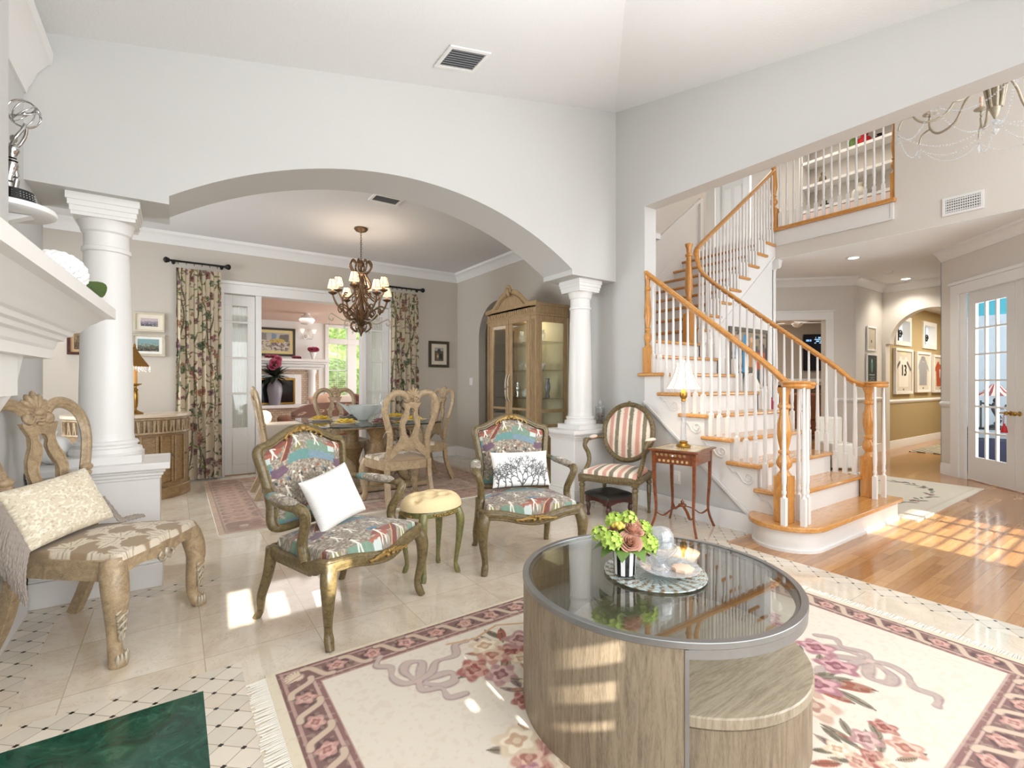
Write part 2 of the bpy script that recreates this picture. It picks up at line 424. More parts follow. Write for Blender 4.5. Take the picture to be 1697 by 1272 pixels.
# ---- painted patterns: colours computed per vertex of the real surface
class Cv:
    def __init__(s, X, Y, base):
        s.X = X; s.Y = Y; s.c = np.tile(np.array(rgb(base), np.float32), (X.size, 1)).astype(np.float32)
    def put(s, m, col, a=1.0):
        col = np.array(rgb(col), np.float32); m = np.asarray(m, np.float32)*a
        s.c = s.c*(1-m[:, None])+col*m[:, None]
    def sub(s, x0, x1, y0, y1):
        return np.nonzero((s.X > x0) & (s.X < x1) & (s.Y > y0) & (s.Y < y1))[0]
    def pt(s, idx, m, col, a=1.0):
        col = np.array(rgb(col), np.float32); k = (m.astype(np.float32)*a)[:, None]
        s.c[idx] = s.c[idx]*(1-k)+col*k
    def ell(s, cx, cy, a, b, th, col, al=1.0, lobes=0, amp=0, ph=0):
        R = max(a, b)*(1+amp)+.001; i = s.sub(cx-R, cx+R, cy-R, cy+R)
        if not len(i): return
        dx, dy = s.X[i]-cx, s.Y[i]-cy; c, q = math.cos(th), math.sin(th)
        u, v = (dx*c+dy*q)/a, (-dx*q+dy*c)/b; r = np.sqrt(u*u+v*v)
        if lobes: r = r/(1+amp*np.cos(lobes*np.arctan2(v, u)+ph))
        s.pt(i, np.clip((1-r)*6, 0, 1), col, al)
    def poly(s, pts, col, al=1.0):
        xs, ys = [p[0] for p in pts], [p[1] for p in pts]; i = s.sub(min(xs), max(xs), min(ys), max(ys))
        if not len(i): return
        x, y = s.X[i], s.Y[i]; ins = np.zeros(len(i), bool); n = len(pts)
        for k in range(n):
            (x1, y1), (x2, y2) = pts[k], pts[(k+1) % n]
            if y1 == y2: continue
            c = ((y1 > y) != (y2 > y)) & (x < (x2-x1)*(y-y1)/(y2-y1)+x1); ins ^= c
        s.pt(i, ins, col, al)
    def line(s, pts, w, col, al=1.0):
        if not hasattr(w, '__len__'): w = [w]*len(pts)
        W = max(w); xs, ys = [p[0] for p in pts], [p[1] for p in pts]
        i = s.sub(min(xs)-W, max(xs)+W, min(ys)-W, max(ys)+W)
        if not len(i): return
        x, y = s.X[i], s.Y[i]; best = np.zeros(len(i), np.float32)
        for k in range(len(pts)-1):
            (x1, y1), (x2, y2) = pts[k][:2], pts[k+1][:2]; dx, dy = x2-x1, y2-y1; L = dx*dx+dy*dy+1e-12
            t = np.clip(((x-x1)*dx+(y-y1)*dy)/L, 0, 1); d = np.hypot(x-x1-t*dx, y-y1-t*dy)
            ww = w[k]+(w[k+1]-w[k])*t; best = np.maximum(best, np.clip((ww-d)/(ww*.35+1e-6), 0, 1))
        s.pt(i, best, col, al)
    def rose(s, cx, cy, r, pal, th=0):
        s.ell(cx, cy, r, r*.85, th, pal[0], 1, 5, .18, th*3)
        s.ell(cx+r*.05, cy, r*.72, r*.6, th+.5, pal[1], 1, 5, .2, 1+th)
        s.ell(cx, cy+r*.05, r*.45, r*.38, th, pal[2], 1, 4, .2)
        s.ell(cx, cy, r*.2, r*.18, 0, pal[0])
    def leafy(s, cx, cy, l, th, col, vein=None, w=.17):
        s.ell(cx+l/2*math.cos(th), cy+l/2*math.sin(th), l/2, l*w, th, col)
        if vein: s.line([(cx, cy), (cx+l*math.cos(th), cy+l*math.sin(th))], l*.03, vein)
def hashn(X, Y, k=0):
    return np.modf(np.abs(np.sin(X*12.9898+Y*78.233+k*37.7)*43758.5453))[0]
def vnoise(X, Y, f, k=0):
    x, y = X*f, Y*f; xi, yi = np.floor(x), np.floor(y); a, b = x-xi, y-yi; a = a*a*(3-2*a); b = b*b*(3-2*b)
    h = lambda i, j: hashn(xi+i, yi+j, k)
    return (h(0, 0)*(1-a)+h(1, 0)*a)*(1-b)+(h(0, 1)*(1-a)+h(1, 1)*a)*b
def paint(o, cols):
    """cols (nverts,3) linear -> point colour attribute"""
    me = o.data; at = me.color_attributes.new('Col', 'FLOAT_COLOR', 'POINT')
    a = np.ones((len(me.vertices), 4), np.float32); a[:, :3] = cols; at.data.foreach_set('color', a.ravel()); me.color_attributes.active_color = at
def sheet(name, nu, nv, pos, colf, mat, parent=None, thick=0, sub=0, closed=False):
    """grid surface: pos(U,V)->(x,y,z) arrays, colf(U,V)->(n,3) colours; closed: shuts the back"""
    U, V = np.meshgrid(np.linspace(0, 1, nu), np.linspace(0, 1, nv)); U = U.ravel(); V = V.ravel()
    x, y, z = pos(U, V); co = np.stack([x, y, z], 1).astype(np.float32)
    I = np.arange(nu*nv).reshape(nv, nu)
    q = np.stack([I[:-1, :-1].ravel(), I[:-1, 1:].ravel(), I[1:, 1:].ravel(), I[1:, :-1].ravel()], 1)
    me = bpy.data.meshes.new(name); me.vertices.add(len(co)); me.vertices.foreach_set('co', co.ravel())
    me.loops.add(q.size); me.loops.foreach_set('vertex_index', q.ravel().astype(np.int32))
    me.polygons.add(len(q)); me.polygons.foreach_set('loop_start', np.arange(0, q.size, 4, dtype=np.int32))
    me.update(calc_edges=True); me.validate(); me.shade_smooth()
    me.materials.append(M[mat] if isinstance(mat, str) else mat)
    o = bpy.data.objects.new(name, me); COL.objects.link(o)
    if parent is not None: o.parent = parent
    paint(o, colf(U, V))
    if thick:
        m = o.modifiers.new('solid', 'SOLIDIFY'); m.thickness = thick; m.offset = -1
    return o
M['cloth'] = vcm('woven_cloth', .9, .15, 500, 0, 0, .2)
M['rugpile'] = vcm('rug_pile', .95, .35, 350)
M['print'] = vcm('printed_paper', .5)
M['foil'] = vcm('glass_mosaic', .15, .4, 200, .3)
M['screen'] = None
# ================================================================ THE SETTING
G, R_ = .234, .187
def nos(n): return 1.56+G*(n-1)
# floors: one mesh, marble tile / mosaic bands / green hearth / oak strips by zone
fl = MB()
xs = [-3, -.65, -.5, .09, .23, 3.28, 3.43, 3.62, 3.79, 3.93, 18]
ys = [-1.3, .6, 2.08, 2.24, 2.38, 3.38, 3.53, 3.98, 4.12, 7.1, 7.26, 12.5]
for i in range(len(xs)-1):
    for j in range(len(ys)-1):
        x, y = (xs[i]+xs[i+1])/2, (ys[j]+ys[j+1])/2
        if x < -.65 and y < 3.98: continue
        m = 0
        if x > 3.93 or (x > 3.43 and y < 2.08): m = 3
        elif y > 7.26: m = 3
        elif x < .09 and y < 2.24: m = 2
        elif x < .23 and y < 2.38: m = 1
        elif 3.28 < x < 3.43 and y < 2.24: m = 1
        elif x > 3.62 and y > 2.08: m = 1
        elif x > 3.28 and 2.08 < y < 2.24: m = 1
        elif y < 3.53 and (x < -.5 or y > 3.38) and (x < .23): m = 1
        elif y > 3.38 and y < 3.53 and x > 2.95: m = 1
        elif y > 7.1: m = 1
        fl.m = m; fl.add([(xs[i], ys[j], 0), (xs[i+1], ys[j], 0), (xs[i+1], ys[j+1], 0), (xs[i], ys[j+1], 0)], [(0, 1, 2, 3)])
struct(fl.build('floor', ['tile', 'mosaic', 'hearth', 'wood'], angle=0))
# living ceiling: two slopes falling from the far right corner, meeting in a seam
K = (3.79, 3.53, 4.05); sl = .225
zc = lambda x, y: 4.05-sl*max(3.79-x, 3.53-y)
c = MB(); P1 = (-.8, 3.6, zc(-.8, 3.53)); P2 = (-.8, -1.06, zc(-.8, -1.06)); Kx = (3.85, 3.6, 4.06)
c.add([Kx, P1, P2], [(0, 1, 2)]); c.add([Kx, P2, (-.8, -1.4, zc(-.8, -1.4)), (3.85, -1.4, zc(3.79, -1.4))], [(0, 1, 2, 3)])
o = c.build('ceiling', 'ceil', angle=0); struct(o)
# arched header between living and dining room
arc = []
hw, ris = 1.605, .48; Rr = (hw*hw+ris*ris)/(2*ris)
for i in range(41):
    a = -math.asin(hw/Rr)+2*math.asin(hw/Rr)*i/40
    arc.append((1.575+Rr*math.sin(a), 2.32+ris-Rr+Rr*math.cos(a)))
poly = [(-.8, 2.27), (-.03, 2.27)]+arc+[(3.18, 2.27), (3.86, 2.27), (3.86, 4.4), (-.8, 4.4)]
struct(MB().prism(poly, 3.53, 3.98, 'xz').build('wall_arched_header', 'wall'))
struct(MB().box(-.85, -1.4, 0, -.65, 3.98, 4.4).build('wall_left', 'wall', angle=0))
w = MB().box(3.79, -1.4, 2.95, 3.96, 3.15, 4.4).box(3.79, 3.15, 0, 3.96, 4.0, 4.4)
struct(w.build('wall_right', 'wall', angle=0))
w = MB()   # unseen wall behind the camera: slots cut to shape the sun patches
holes(w, 'y', -1.4, -1.3, -.85, 10.5, 0, 6, [(-.03, .085, 2.02, 2.30), (.155, .25, 2.02, 2.225), (.34, .455, 2.02, 2.225), (.845, .925, 1.53, 1.64), (.835, .915, 1.42, 1.525), (.83, .91, 1.335, 1.41), (.712, .745, 1.42, 1.50), (.752, .785, 1.365, 1.41),
    (4.40, 4.78, 1.0, 1.50), (4.83, 5.3, 1.0, 1.50), (5.36, 5.62, 1.0, 1.50), (5.7, 5.76, .8, 1.6), (5.0, 5.9, .62, .76)])
struct(w.build('wall_back', 'wall', angle=0))
w = MB()
for k in range(9): w.box(4.4, -1.36, 1.02+.055*k, 5.62, -1.355, 1.032+.055*k)  # unseen slats added to stripe the foyer sun patch
struct(w.build('window_5', 'white', angle=0))
# half walls with cap, carrying the columns
def half_wall(name, x0, x1, y0, y1, ends):
    m = MB().box(x0, y0, 0, x1, y1, .67)
    for z, e, t in ((.64, .008, .02), (.66, .018, .02), (.68, .028, .018), (.698, .05, .04)):
        m.box(x0-(e if ends[0] else 0), y0-e, z, x1+(e if ends[1] else 0), y1+e, z+t)
    m.box(x0-(.014 if ends[0] else 0), y0-.014, 0, x1+(.014 if ends[1] else 0), y1+.014, .14)
    m.box(x0-(.008 if ends[0] else 0), y0-.008, .14, x1+(.008 if ends[1] else 0), y1+.008, .155)
    struct(m.build(name, 'white', bevel=.005))
half_wall('wall_half_left', -.64, -.075, 3.56, 3.93, (0, 1))
half_wall('wall_half_right', 3.235, 3.785, 3.56, 3.93, (1, 0))
def column(x, y, z0, z1, r, name):
    h = z1-z0
    m = MB().box(x-r*1.34, y-r*1.34, z0, x+r*1.34, y+r*1.34, z0+.045)
    pr = [(r*1.3, .045), (r*1.34, .06), (r*1.3, .085), (r*1.14, .09), (r*1.14, .1), (r*1.2, .11), (r*1.16, .125), (r*1.03, .13), (r, .17)]
    for i in range(9):
        t = i/8; pr.append((r*(1-.17*t**1.6), .17+(h-.17-.3)*t))
    rt = r*.83
    pr += [(rt*1.08, h-.295), (rt*1.1, h-.285), (rt*1.08, h-.272), (rt, h-.268), (rt, h-.19), (rt*1.1, h-.18), (rt*1.2, h-.13), (rt*1.3, h-.115)]
    m.lathe([(a, b+z0) for a, b in pr], 48, (x, y, 0))
    for z, e, t in ((.12, 1.34, .02), (.1, 1.39, .03), (.07, 1.46, .03), (.04, 1.53, .04)):
        q = rt*e; m.box(x-q, y-q, z1-z, x+q, y+q, z1-z+t)
    o = m.build(name, 'white', angle=30); return struct(o)
column(-.335, 3.75, .738, 2.27, .129, 'trim_1')
column(3.49, 3.75, .738, 2.27, .125, 'trim_2')
# dining room shell
w = MB(); holes(w, 'y', 7.26, 7.42, -3, 5.1, 0, 3.2, [(.525, 2.735, -.01, 2.395)])
struct(w.build('wall_dining_far', 'greige', angle=0))
arcp = [(5.5+.525+.525*math.cos(PI*i/24), 1.92+.525*math.sin(PI*i/24)) for i in range(25)]
w = MB()
w.box(3.93, 3.98, 0, 3.948, 4.97, 3.05).box(3.93, 4.97, 0, 4.05, 5.5, 3.05).box(3.93, 6.55, 0, 4.05, 7.26, 3.05)
w.prism([(6.55, 1.92), (6.55, 3.05), (5.5, 3.05), (5.5, 1.92)]+arcp[::-1][1:-1], 3.93, 4.05, 'yz')
struct(w.build('wall_dining_right', 'greige', angle=20))
struct(MB().box(5.0, 4.98, 0, 5.1, 7.4, 3.0).build('wall_passage', 'wall', angle=0))
struct(MB().box(-3.1, 3.9, 0, -3, 7.4, 3.2).build('wall_dining_left', 'greige', angle=0))
struct(MB().box(-3, 3.9, 0, -.85, 3.98, 3.2).build('wall_dining_near', 'greige', angle=0))
struct(MB().box(-3, 3.98, 3.05, 5.1, 7.4, 3.12).build('ceiling_dining', 'ceil2', angle=0))
m = MB(); molding(m, (-3, 7.26, 2.91), (3.93, 7.26, 2.91), CROWN, (0, -1, 0)); molding(m, (3.93, 3.98, 2.91), (3.93, 7.26, 2.91), CROWN, (-1, 0, 0))
struct(m.build('trim_3', 'white', angle=30))
m = MB(); CR2 = [(a*1.1, b*1.75) for a, b in CROWN]
molding(m, (-.65, -1.3, 2.72), (-.65, 3.525, 2.72), CR2, (1, 0, 0)); struct(m.build('trim_4', 'white', angle=30))
m = MB()
for a, b, d in (((2.86, 7.26, 0), (3.93, 7.26, 0), (0, -1, 0)), ((3.93, 6.55, 0), (3.93, 7.26, 0), (-1, 0, 0)), ((-3, 7.26, 0), (.4, 7.26, 0), (0, -1, 0)), ((3.93, 3.98, 0), (3.93, 5.5, 0), (-1, 0, 0))):
    molding(m, a, b, BASEB, d)
struct(m.build('baseboard_dining', 'white', angle=30))
m = MB(); molding(m, (-.65, 2.3, 0), (-.65, 3.53, 0), BASEB, (1, 0, 0))
molding(m, (3.79, 1.95, 0), (3.79, 3.56, 0), BASEB, (-1, 0, 0)); struct(m.build('baseboard_living', 'white', angle=30))
# glazed door wall into the sun room: casing, two fixed sidelights with sheers
m = MB()
m.box(.43, 7.235, 0, .52, 7.44, 2.38).box(2.74, 7.235, 0, 2.83, 7.44, 2.38).box(.43, 7.235, 2.38, 2.83, 7.44, 2.5).box(.41, 7.22, 2.5, 2.85, 7.44, 2.54)
m.box(.885, 7.27, 0, .955, 7.4, 2.38).box(2.305, 7.27, 0, 2.375, 7.4, 2.38)
struct(m.build('door_frame_sunroom', 'white', bevel=.004))
def sidelight(x0, x1, name):
    m = MB(); sgn = .07
    holes(m, 'y', 7.3, 7.345, x0, x1, 0.01, 2.37, [(x0+sgn+.02, x1-sgn-.02, z, z+.44) for z in (.62, 1.09, 1.56)]+[(x0+sgn+.02, x1-sgn-.02, 2.03-.0, 2.03+.2)])
    m.box(x0+.09, 7.288, .14, x1-.09, 7.3, .5)
    d = struct(m.build(name, 'doorw', bevel=.003))
    MB().box(x0+.08, 7.318, .6, x1-.08, 7.324, 2.26).build('pane', 'clear', d, 0)
    s = MB(); s.grid(lambda u, v: (x0+.06+u*(x1-x0-.12), 7.37+.008*math.sin(u*70), .58+1.68*v), 60, 4); s.build('sheer_curtain', M['sheer'], d)
M['sheer'] = NT('sheer_voile').fin('#f2efec', .9, 0, Transmission_Weight=.0, Alpha=.8)
sidelight(.525, .88, 'door_1'); sidelight(2.38, 2.735, 'door_2')
# sun room beyond
w = MB(); holes(w, 'y', 11.0, 11.1, -1, 5.2, 0, 2.7, [(2.7, 4.55, .75, 2.48)]); struct(w.build('wall_sunroom_far', 'white', angle=0)); struct(MB().box(5.1, 7.42, 0, 5.2, 11.0, 2.7).build('wall_sunroom_right', 'white', angle=0))
w = MB(); struct(MB().box(-1.1, 7.42, 0, -1, 11.1, 2.7).build('wall_sunroom_left', 'white', angle=0))
w = MB(); struct(MB().box(-1, 7.42, 2.52, 5.2, 11.1, 2.6).build('ceiling_sunroom', 'peach', angle=0))
# living-room side of the stair: wall under the stringer, foyer walls
w = MB().prism([(3.15, 0), (3.15, 1.1), (2.05, .18), (1.9, .0)], 3.80, 3.9, 'yz')
struct(w.build('wall_under_stair', 'wall', angle=0))
struct(MB().box(3.86, -1.4, 4.4, 3.96, 4.97, 6).box(3.948, 3.98, 0, 3.965, 4.85, 4.5).build('wall_stair_left', 'beige', angle=0))
struct(MB().box(3.96, 4.85, 0, 7.4, 4.97, 6).build('wall_stair_far', 'beige', angle=0))
struct(MB().box(5.15, 3.53, 0, 7.02, 3.6, 1.75).prism([(5.22, 1.75), (7.02, 1.75), (7.02, 3.05), (6.75, 3.0)], 3.53, 3.6, 'xz').build('wall_below_upper_flight', 'white', angle=0))
struct(MB().box(7.0, 3.53, 0, 7.1, 5.4, 2.97).build('wall_hall_left', 'white', angle=0))
w = MB().box(7.0, -1.4, 2.97, 7.1, 2.1, 6).box(7.0, 2.1, 2.97, 7.1, 3.55, 3.36)
struct(w.build('wall_foyer_right', 'beige', angle=0))
struct(MB().box(7.002, -1.4, 2.965, 18, 12, 3.36).build('ceiling_hall', 'ceil3', angle=0))
struct(MB().box(3.86, -1.4, 5.9, 9.6, 8, 6.0).build('ceiling_foyer', 'ceil2', angle=0))
w = MB(); holes(w, 'x', 9.4, 9.5, -1.4, 8, 3.37, 6, [(5.15, 5.95, 3.36, 5.42)]); struct(w.build('wall_upstairs', 'beige', angle=0))
struct(MB().box(7.4, 6.6, 3.37, 9.5, 6.7, 6).box(10.3, 4.6, 3.37, 10.4, 6.6, 6).build('wall_upstairs_end', 'beige', angle=0))
# hall: arch wall X=10.4, short wall, diagonal wall with doorway, diagonal wall with french doors
ar = [(2.61+.58*math.cos(PI*i/28), 1.91+.58*math.sin(PI*i/28)) for i in range(29)]
w = MB().box(10.4, 3.19, 1.91, 10.6, 3.3, 2.97).box(10.4, 3.25, 0, 10.6, 3.3, 1.91).box(10.4, -.5, 0, 10.6, 2.03, 2.97).prism([(3.19, 1.91), (3.19, 2.97), (2.03, 2.97), (2.03, 1.91)]+ar[::-1][1:-1], 10.4, 10.6, 'yz')
struct(w.build('wall_hall_arch', 'beige', angle=20))
struct(MB().box(9.18, 3.3, 0, 10.6, 3.4, 2.97).build('wall_hall_far', 'beige', angle=0))
F1 = Matrix.Translation((9.2, 3.3, 0)) @ Matrix.Rotation(-PI/4, 4, 'Z')     # local x runs back along the wall (negative), y beyond
def mb1():
    m = MB(); m.x = F1; return m
m = mb1(); holes(m, 'y', 0, .14, -3.2, 0.02, 0, 2.97, [(-1.745, -.445, -.01, 2.285)])
struct(m.build('wall_hall_diagonal', 'beige', angle=0))
m = mb1(); m.box(-.44, -.02, 0, -.32, .16, 2.27).box(-1.87, -.02, 0, -1.75, .16, 2.27).box(-1.87, -.02, 2.27, -.32, .16, 2.4).box(-1.89, -.03, 2.4, -.3, .16, 2.43)
struct(m.build('door_frame_hall', 'white', bevel=.004))
A2 = (8.45, 2.02)
F2 = Matrix.Translation((*A2, 0)) @ Matrix.Rotation(math.radians(-135), 4, 'Z')   # local x toward camera-right, y beyond
def mb2():
    m = MB(); m.x = F2; return m
m = mb2(); holes(m, 'y', 0, .055, 0, 4, 0, 2.97, [(.345, 1.84, -.01, 2.375)])
struct(m.build('wall_study', 'beige', angle=0))
m = mb2(); m.box(.2, -.025, 0, .34, .06, 2.36).box(.341, -.005, 0, .42, .028, 2.359).box(1.83, -.025, 0, 1.97, .06, 2.36).box(.2, -.025, 2.345, 1.97, .06, 2.47).box(.18, -.04, 2.47, 2.0, .06, 2.51)
struct(m.build('door_frame_study', 'white', bevel=.004))
def molding2(F, m, a, b, z, prof):
    p0 = F @ Vector((a, 0, z)); p1 = F @ Vector((b, 0, z)); d = (F.to_3x3() @ Vector((0, -1, 0))); molding(m, p0, p1, prof, d)
m = MB(); molding2(F2, m, 0, 4, 2.83, CROWN); molding2(F1, m, -3.2, .02, 2.83, CROWN)
molding(m, (9.18, 3.3, 2.83), (10.4, 3.3, 2.83), CROWN, (0, -1, 0)); molding(m, (10.4, -.5, 2.83), (10.4, 3.3, 2.83), CROWN, (-1, 0, 0)); molding(m, (7.1, 3.53, 2.83), (7.1, 5.3, 2.83), CROWN, (1, 0, 0)); molding(m, (7.0, 3.5, 2.7), (7.0, 3.62, 2.7), CROWN, (-1, 0, 0)) if 0 else None
m.prism([(7.0, 2.97), (7.12, 2.97), (7.09, 2.93), (7.07, 2.87), (7.03, 2.84), (7.0, 2.83)], 3.44, 3.53, 'xz')
struct(m.build('trim_5', 'white', angle=30))
m = MB()
molding2(F2, m, 0, .2, 0, BASEB); molding2(F2, m, 1.97, 4, 0, BASEB); molding2(F1, m, -.32, 0, 0, BASEB)
molding(m, (9.18, 3.3, 0), (10.4, 3.3, 0), BASEB, (0, -1, 0)); molding(m, (10.4, -.5, 0), (10.4, 2.03, 0), BASEB, (-1, 0, 0)); molding(m, (10.6, 3.3, 0), (17, 3.3, 0), BASEB, (0, -1, 0))
struct(m.build('baseboard_hall', 'white', angle=30))
m = MB(); molding2(F2, m, 0, .2, .9, CHAIRR); molding2(F2, m, 1.97, 4, .9, CHAIRR); molding2(F1, m, -.32, 0, .9, CHAIRR); molding(m, (9.2, 3.3, .9), (10.4, 3.3, .9), CHAIRR, (0, -1, 0)); molding(m, (10.6, 3.3, .84), (17, 3.3, .84), CHAIRR, (0, -1, 0))
struct(m.build('trim_6', 'white', angle=30))
# picture gallery behind the arch
w = MB(); holes(w, 'y', 3.3, 3.4, 10.6, 17, 0, 2.97, [(11.05, 11.75, 2.0, 2.42), (12.6, 13.3, 2.0, 2.42), (14.2, 14.9, 2.0, 2.42)])
struct(w.build('wall_gallery', 'olive', angle=0))
struct(MB().box(10.6, 1.0, 0, 17, 1.1, 2.97).box(17, 1, 0, 17.1, 3.4, 2.97).build('wall_gallery_right', 'olive', angle=0))
struct(MB().box(10.6, -.5, 2.72, 17, 3.4, 2.8).build('ceiling_gallery', 'ceil2', angle=0))
# family room beyond the diagonal doorway
m = mb1(); m.box(-5, 4.6, 0, 2.2, 4.7, 2.97); struct(m.build('wall_family_far', 'taupe', angle=0))
# study behind the french doors
struct(MB().box(10.3, -1.3, 0, 10.37, 2.38, 2.26).build('wall_study_far', pm('study_white', '#b3bbc3', .7), angle=0))
struct(MB().box(10.3, -1.3, 2.26, 10.37, 2.38, 2.97).build('wall_study_teal_band', pm('teal_paint', '#4fa3b5', .7), angle=0))
struct(MB().prism([(8.50, 1.99), (10.3, 2.33), (10.3, 2.38), (8.46, 2.03)], 0, 2.97, 'xy').build('wall_study_left', pm('study_white2', '#b3bbc3', .7), angle=0))


# ================================================================ STAIRCASE
st = thing('staircase', 'white L-shaped staircase with honey oak treads, handrails and turned newels beside the foyer', 'staircase', (0, 0, 0))
def bull(x0, x1, y0, y1, cx, cy, r):   # first step outline: square right end, round left end
    pts = [(x1, y0), (x1, y1), (cx, cy+r)]
    for i in range(17):
        a = PI/2+PI*i/16; pts.append((cx+r*math.cos(a), cy+r*math.sin(a)))
    return pts
MB().prism(bull(0, 5.32, 1.53, 1.85, 3.80, 1.80, .27), .152, .187, 'xy').build('tread', 'oakx', st, 30, .01)
MB().prism(bull(0, 5.29, 1.565, 1.85, 3.80, 1.80, .235), 0, .152, 'xy').prism(bull(0, 5.30, 1.553, 1.85, 3.80, 1.80, .247), 0, .02, 'xy').build('riser', 'white', st, 30)
for n in range(2, 10):
    x0 = 3.755 if n < 8 else 3.965
    x1 = 5.15 if n < 9 else 5.17
    yb = nos(n+1)+.02 if n < 9 else 4.85
    MB().box(x0, nos(n)-.03, n*R_-.035, x1, yb, n*R_).build('tread', 'oakx', st, 30, .012)
    MB().box(3.80 if n < 8 else 3.965, nos(n), (n-1)*R_, 5.12, nos(n)+.02, n*R_-.035).build('riser', 'white', st, 0)
XU = lambda n: 5.17+.225*(n-10)
for n in range(10, 19):
    x1 = XU(n+1)+.02 if n < 18 else 7.05
    if n < 18: MB().box(XU(n)-.03, 3.46, n*R_-.035, x1, 4.85, n*R_).build('tread', 'oaky', st, 30, .012)
    MB().box(XU(n), 3.5, (n-1)*R_, XU(n)+.02, 4.85, n*R_-.035).build('riser', 'white', st, 0)
# stringers
def steppoly(ns, nose, below, last):
    top = []
    for n in ns: top += [(nose(n), (n-1)*R_-.035), (nose(n), n*R_-.035)]
    return top
tp = steppoly(range(2, 8), nos, 0, 0)
poly = tp+[(3.15, 7*R_-.035), (3.15, 1.03), (2.05, .127), (2.0, .0), (nos(2)-.1, 0), (nos(2)-.1, .15)]
MB().prism(poly, 3.788, 3.803, 'yz').build('stringer', 'white', st, 0)
m = MB()
for e, x in ((0, 3.776), (.02, 3.782)):
    m.tube([(x, 3.15, 1.03-e), (x, 2.05, .127-e)], [(.008, .006)]*2, square=True)
m.build('stringer_molding', 'white', st, 30)
tp = steppoly(range(2, 10), nos, 0, 0)
MB().prism(tp+[(3.5, 9*R_-.035), (3.5, 1.2), (2.0, 0), (nos(2), 0)], 5.10, 5.12, 'yz').build('stringer', 'white', st, 0)
tp = steppoly(range(10, 19), XU, 0, 0)
MB().prism(tp+[(7.0, 18*R_-.035), (7.0, 2.99), (6.95, 2.97), (5.1, 1.5), (5.1, 9*R_-.035)], 3.49, 3.515, 'xz').build('stringer', 'white', st, 0)
m = MB(); m.tube([(5.1, 3.484, 1.51), (6.97, 3.484, 2.995)], [(.008, .012)]*2, square=True); m.build('stringer_molding', 'white', st, 30)
MB().prism([(3.965, 1.683), (5.15, 1.683), (7.0, 3.25), (7.4, 3.37), (7.4, 3.52), (6.9, 3.5), (5.17, 2.08), (5.1, 1.9), (3.965, 1.85)], 4.832, 4.85, 'xz').build('skirting', 'white', st, 0)
# wainscot with a sloping rail on the far wall
MB().prism([(3.965, 1.85), (5.1, 1.9), (7.2, 3.6), (7.2, 4.25), (5.0, 2.56), (3.965, 2.56)], 4.842, 4.85, 'xz').build('wainscot', 'white', st, 0)
MB().tube([(3.97, 4.82, 2.56), (4.98, 4.82, 2.56), (7.2, 4.82, 4.27)], [(.03, .022)]*3, square=True).box(7.18, 4.80, 3.55, 7.26, 4.86, 4.3).build('wainscot_rail', 'white', st, 30)
# scroll brackets
def scroll(n):
    y, z = nos(n), n*R_-.035; x = 3.782
    pts = [(x, y+.235, z-.015), (x, y+.21, z-.035), (x, y+.2, z-.05), (x, y+.17, z-.045), (x, y+.145, z-.07), (x, y+.115, z-.115), (x, y+.075, z-.13)]
    p = cr(pts, 5)+spiral((x, y+.07, z-.085), .045, .012, -PI/2, -1.35, 24, ((0, 1, 0), (0, 0, 1)))
    return MB().tube(p, .0055, 6, up=(1, 0, 0)).build('scroll_bracket', 'white', st, 60)
for n in range(2, 8): scroll(n) if n < 7 else None
# balusters
def baluster_mesh(h=1.0, blk=.2):
    m = MB(); m.cbox((0, 0, blk/2), (.034, .034, blk))
    z = blk
    pr = [(.017, z), (.012, z+.012), (.011, z+.02), (.0155, z+.03), (.0165, z+.045), (.012, z+.062), (.0145, z+.07), (.012, z+.078), (.0155, z+.11), (.0165, z+.15), (.014, z+.25), (.0105, h*.75), (.0095, h)]
    m.lathe(pr, 10); return m.mesh('baluster', 35)
bme = baluster_mesh(); bme.materials.append(M['white'])
def bal(x, y, z0, z1, par=st):
    o = bpy.data.objects.new('baluster', bme); COL.objects.link(o); o.parent = par; o.location = (x, y, z0); o.scale = (1, 1, z1-z0); return o
railL = lambda y: max(1.175, 2.275-(3.14-y)*.8)
railR = lambda y: max(1.175, 1.72+.8*(y-2.466))
for n in range(2, 8):
    for k in range(3):
        y = nos(n)+.035+k*.078
        if y < 3.1: bal(3.825, y, n*R_, railL(y))
for n in range(2, 9):
    for k in range(3):
        y = nos(n)+.035+k*.078; bal(5.10, y, n*R_, railR(y))
for x, y in ((3.575, 1.72), (3.67, 1.63), (3.755, 1.645), (3.79, 1.72)): bal(x, y, R_, 1.175)
for x, y in ((5.06, 1.66), (5.2, 1.64), (5.24, 1.72), (5.1, 1.82)): bal(x, y, R_, 1.175)
for y in (3.42,): bal(5.10, y, 9*R_, 2.5)
railU = lambda x: 2.83+(x-5.2)*.765
for n in range(10, 18):
    for k in range(3):
        x = XU(n)+.03+k*.075; bal(x, 3.495, n*R_, railU(x))
def newel(x, y, z0, h, blk, s=1, par=st, name='newel_post', half=False):
    m = MB(); b = .045*s
    m.box(x-b, y-b, z0, x+b, y+b, z0+blk)
    q = [(b, 0), (b*.8, .015), (b*.55, .035), (b*.55, .045), (b*.95, .07), (b*1.05, .1), (b*.8, .135), (b*.55, .155), (b*.8, .165), (b*.8, .18), (b*.55, .19), (b*.75, .24), (b*.95, .3), (b*.9, .38)]
    pr = [(r, z0+blk+z) for r, z in q]; ht = z0+h
    pr += [(b*.62, ht-.2), (b*.58, ht-.16), (b*.85, ht-.15), (b*.85, ht-.13), (b*.55, ht-.115), (b*.62, ht-.06), (b*.9, ht-.02), (b*.9, ht)]
    m.lathe(pr, 20, (x, y, 0)); return m.build(name, 'oak', par, 35, .003)
newel(3.68, 1.77, R_, 1.175-R_, .34, 1.15); newel(5.13, 1.73, R_, 1.175-R_, .36, 1.1)
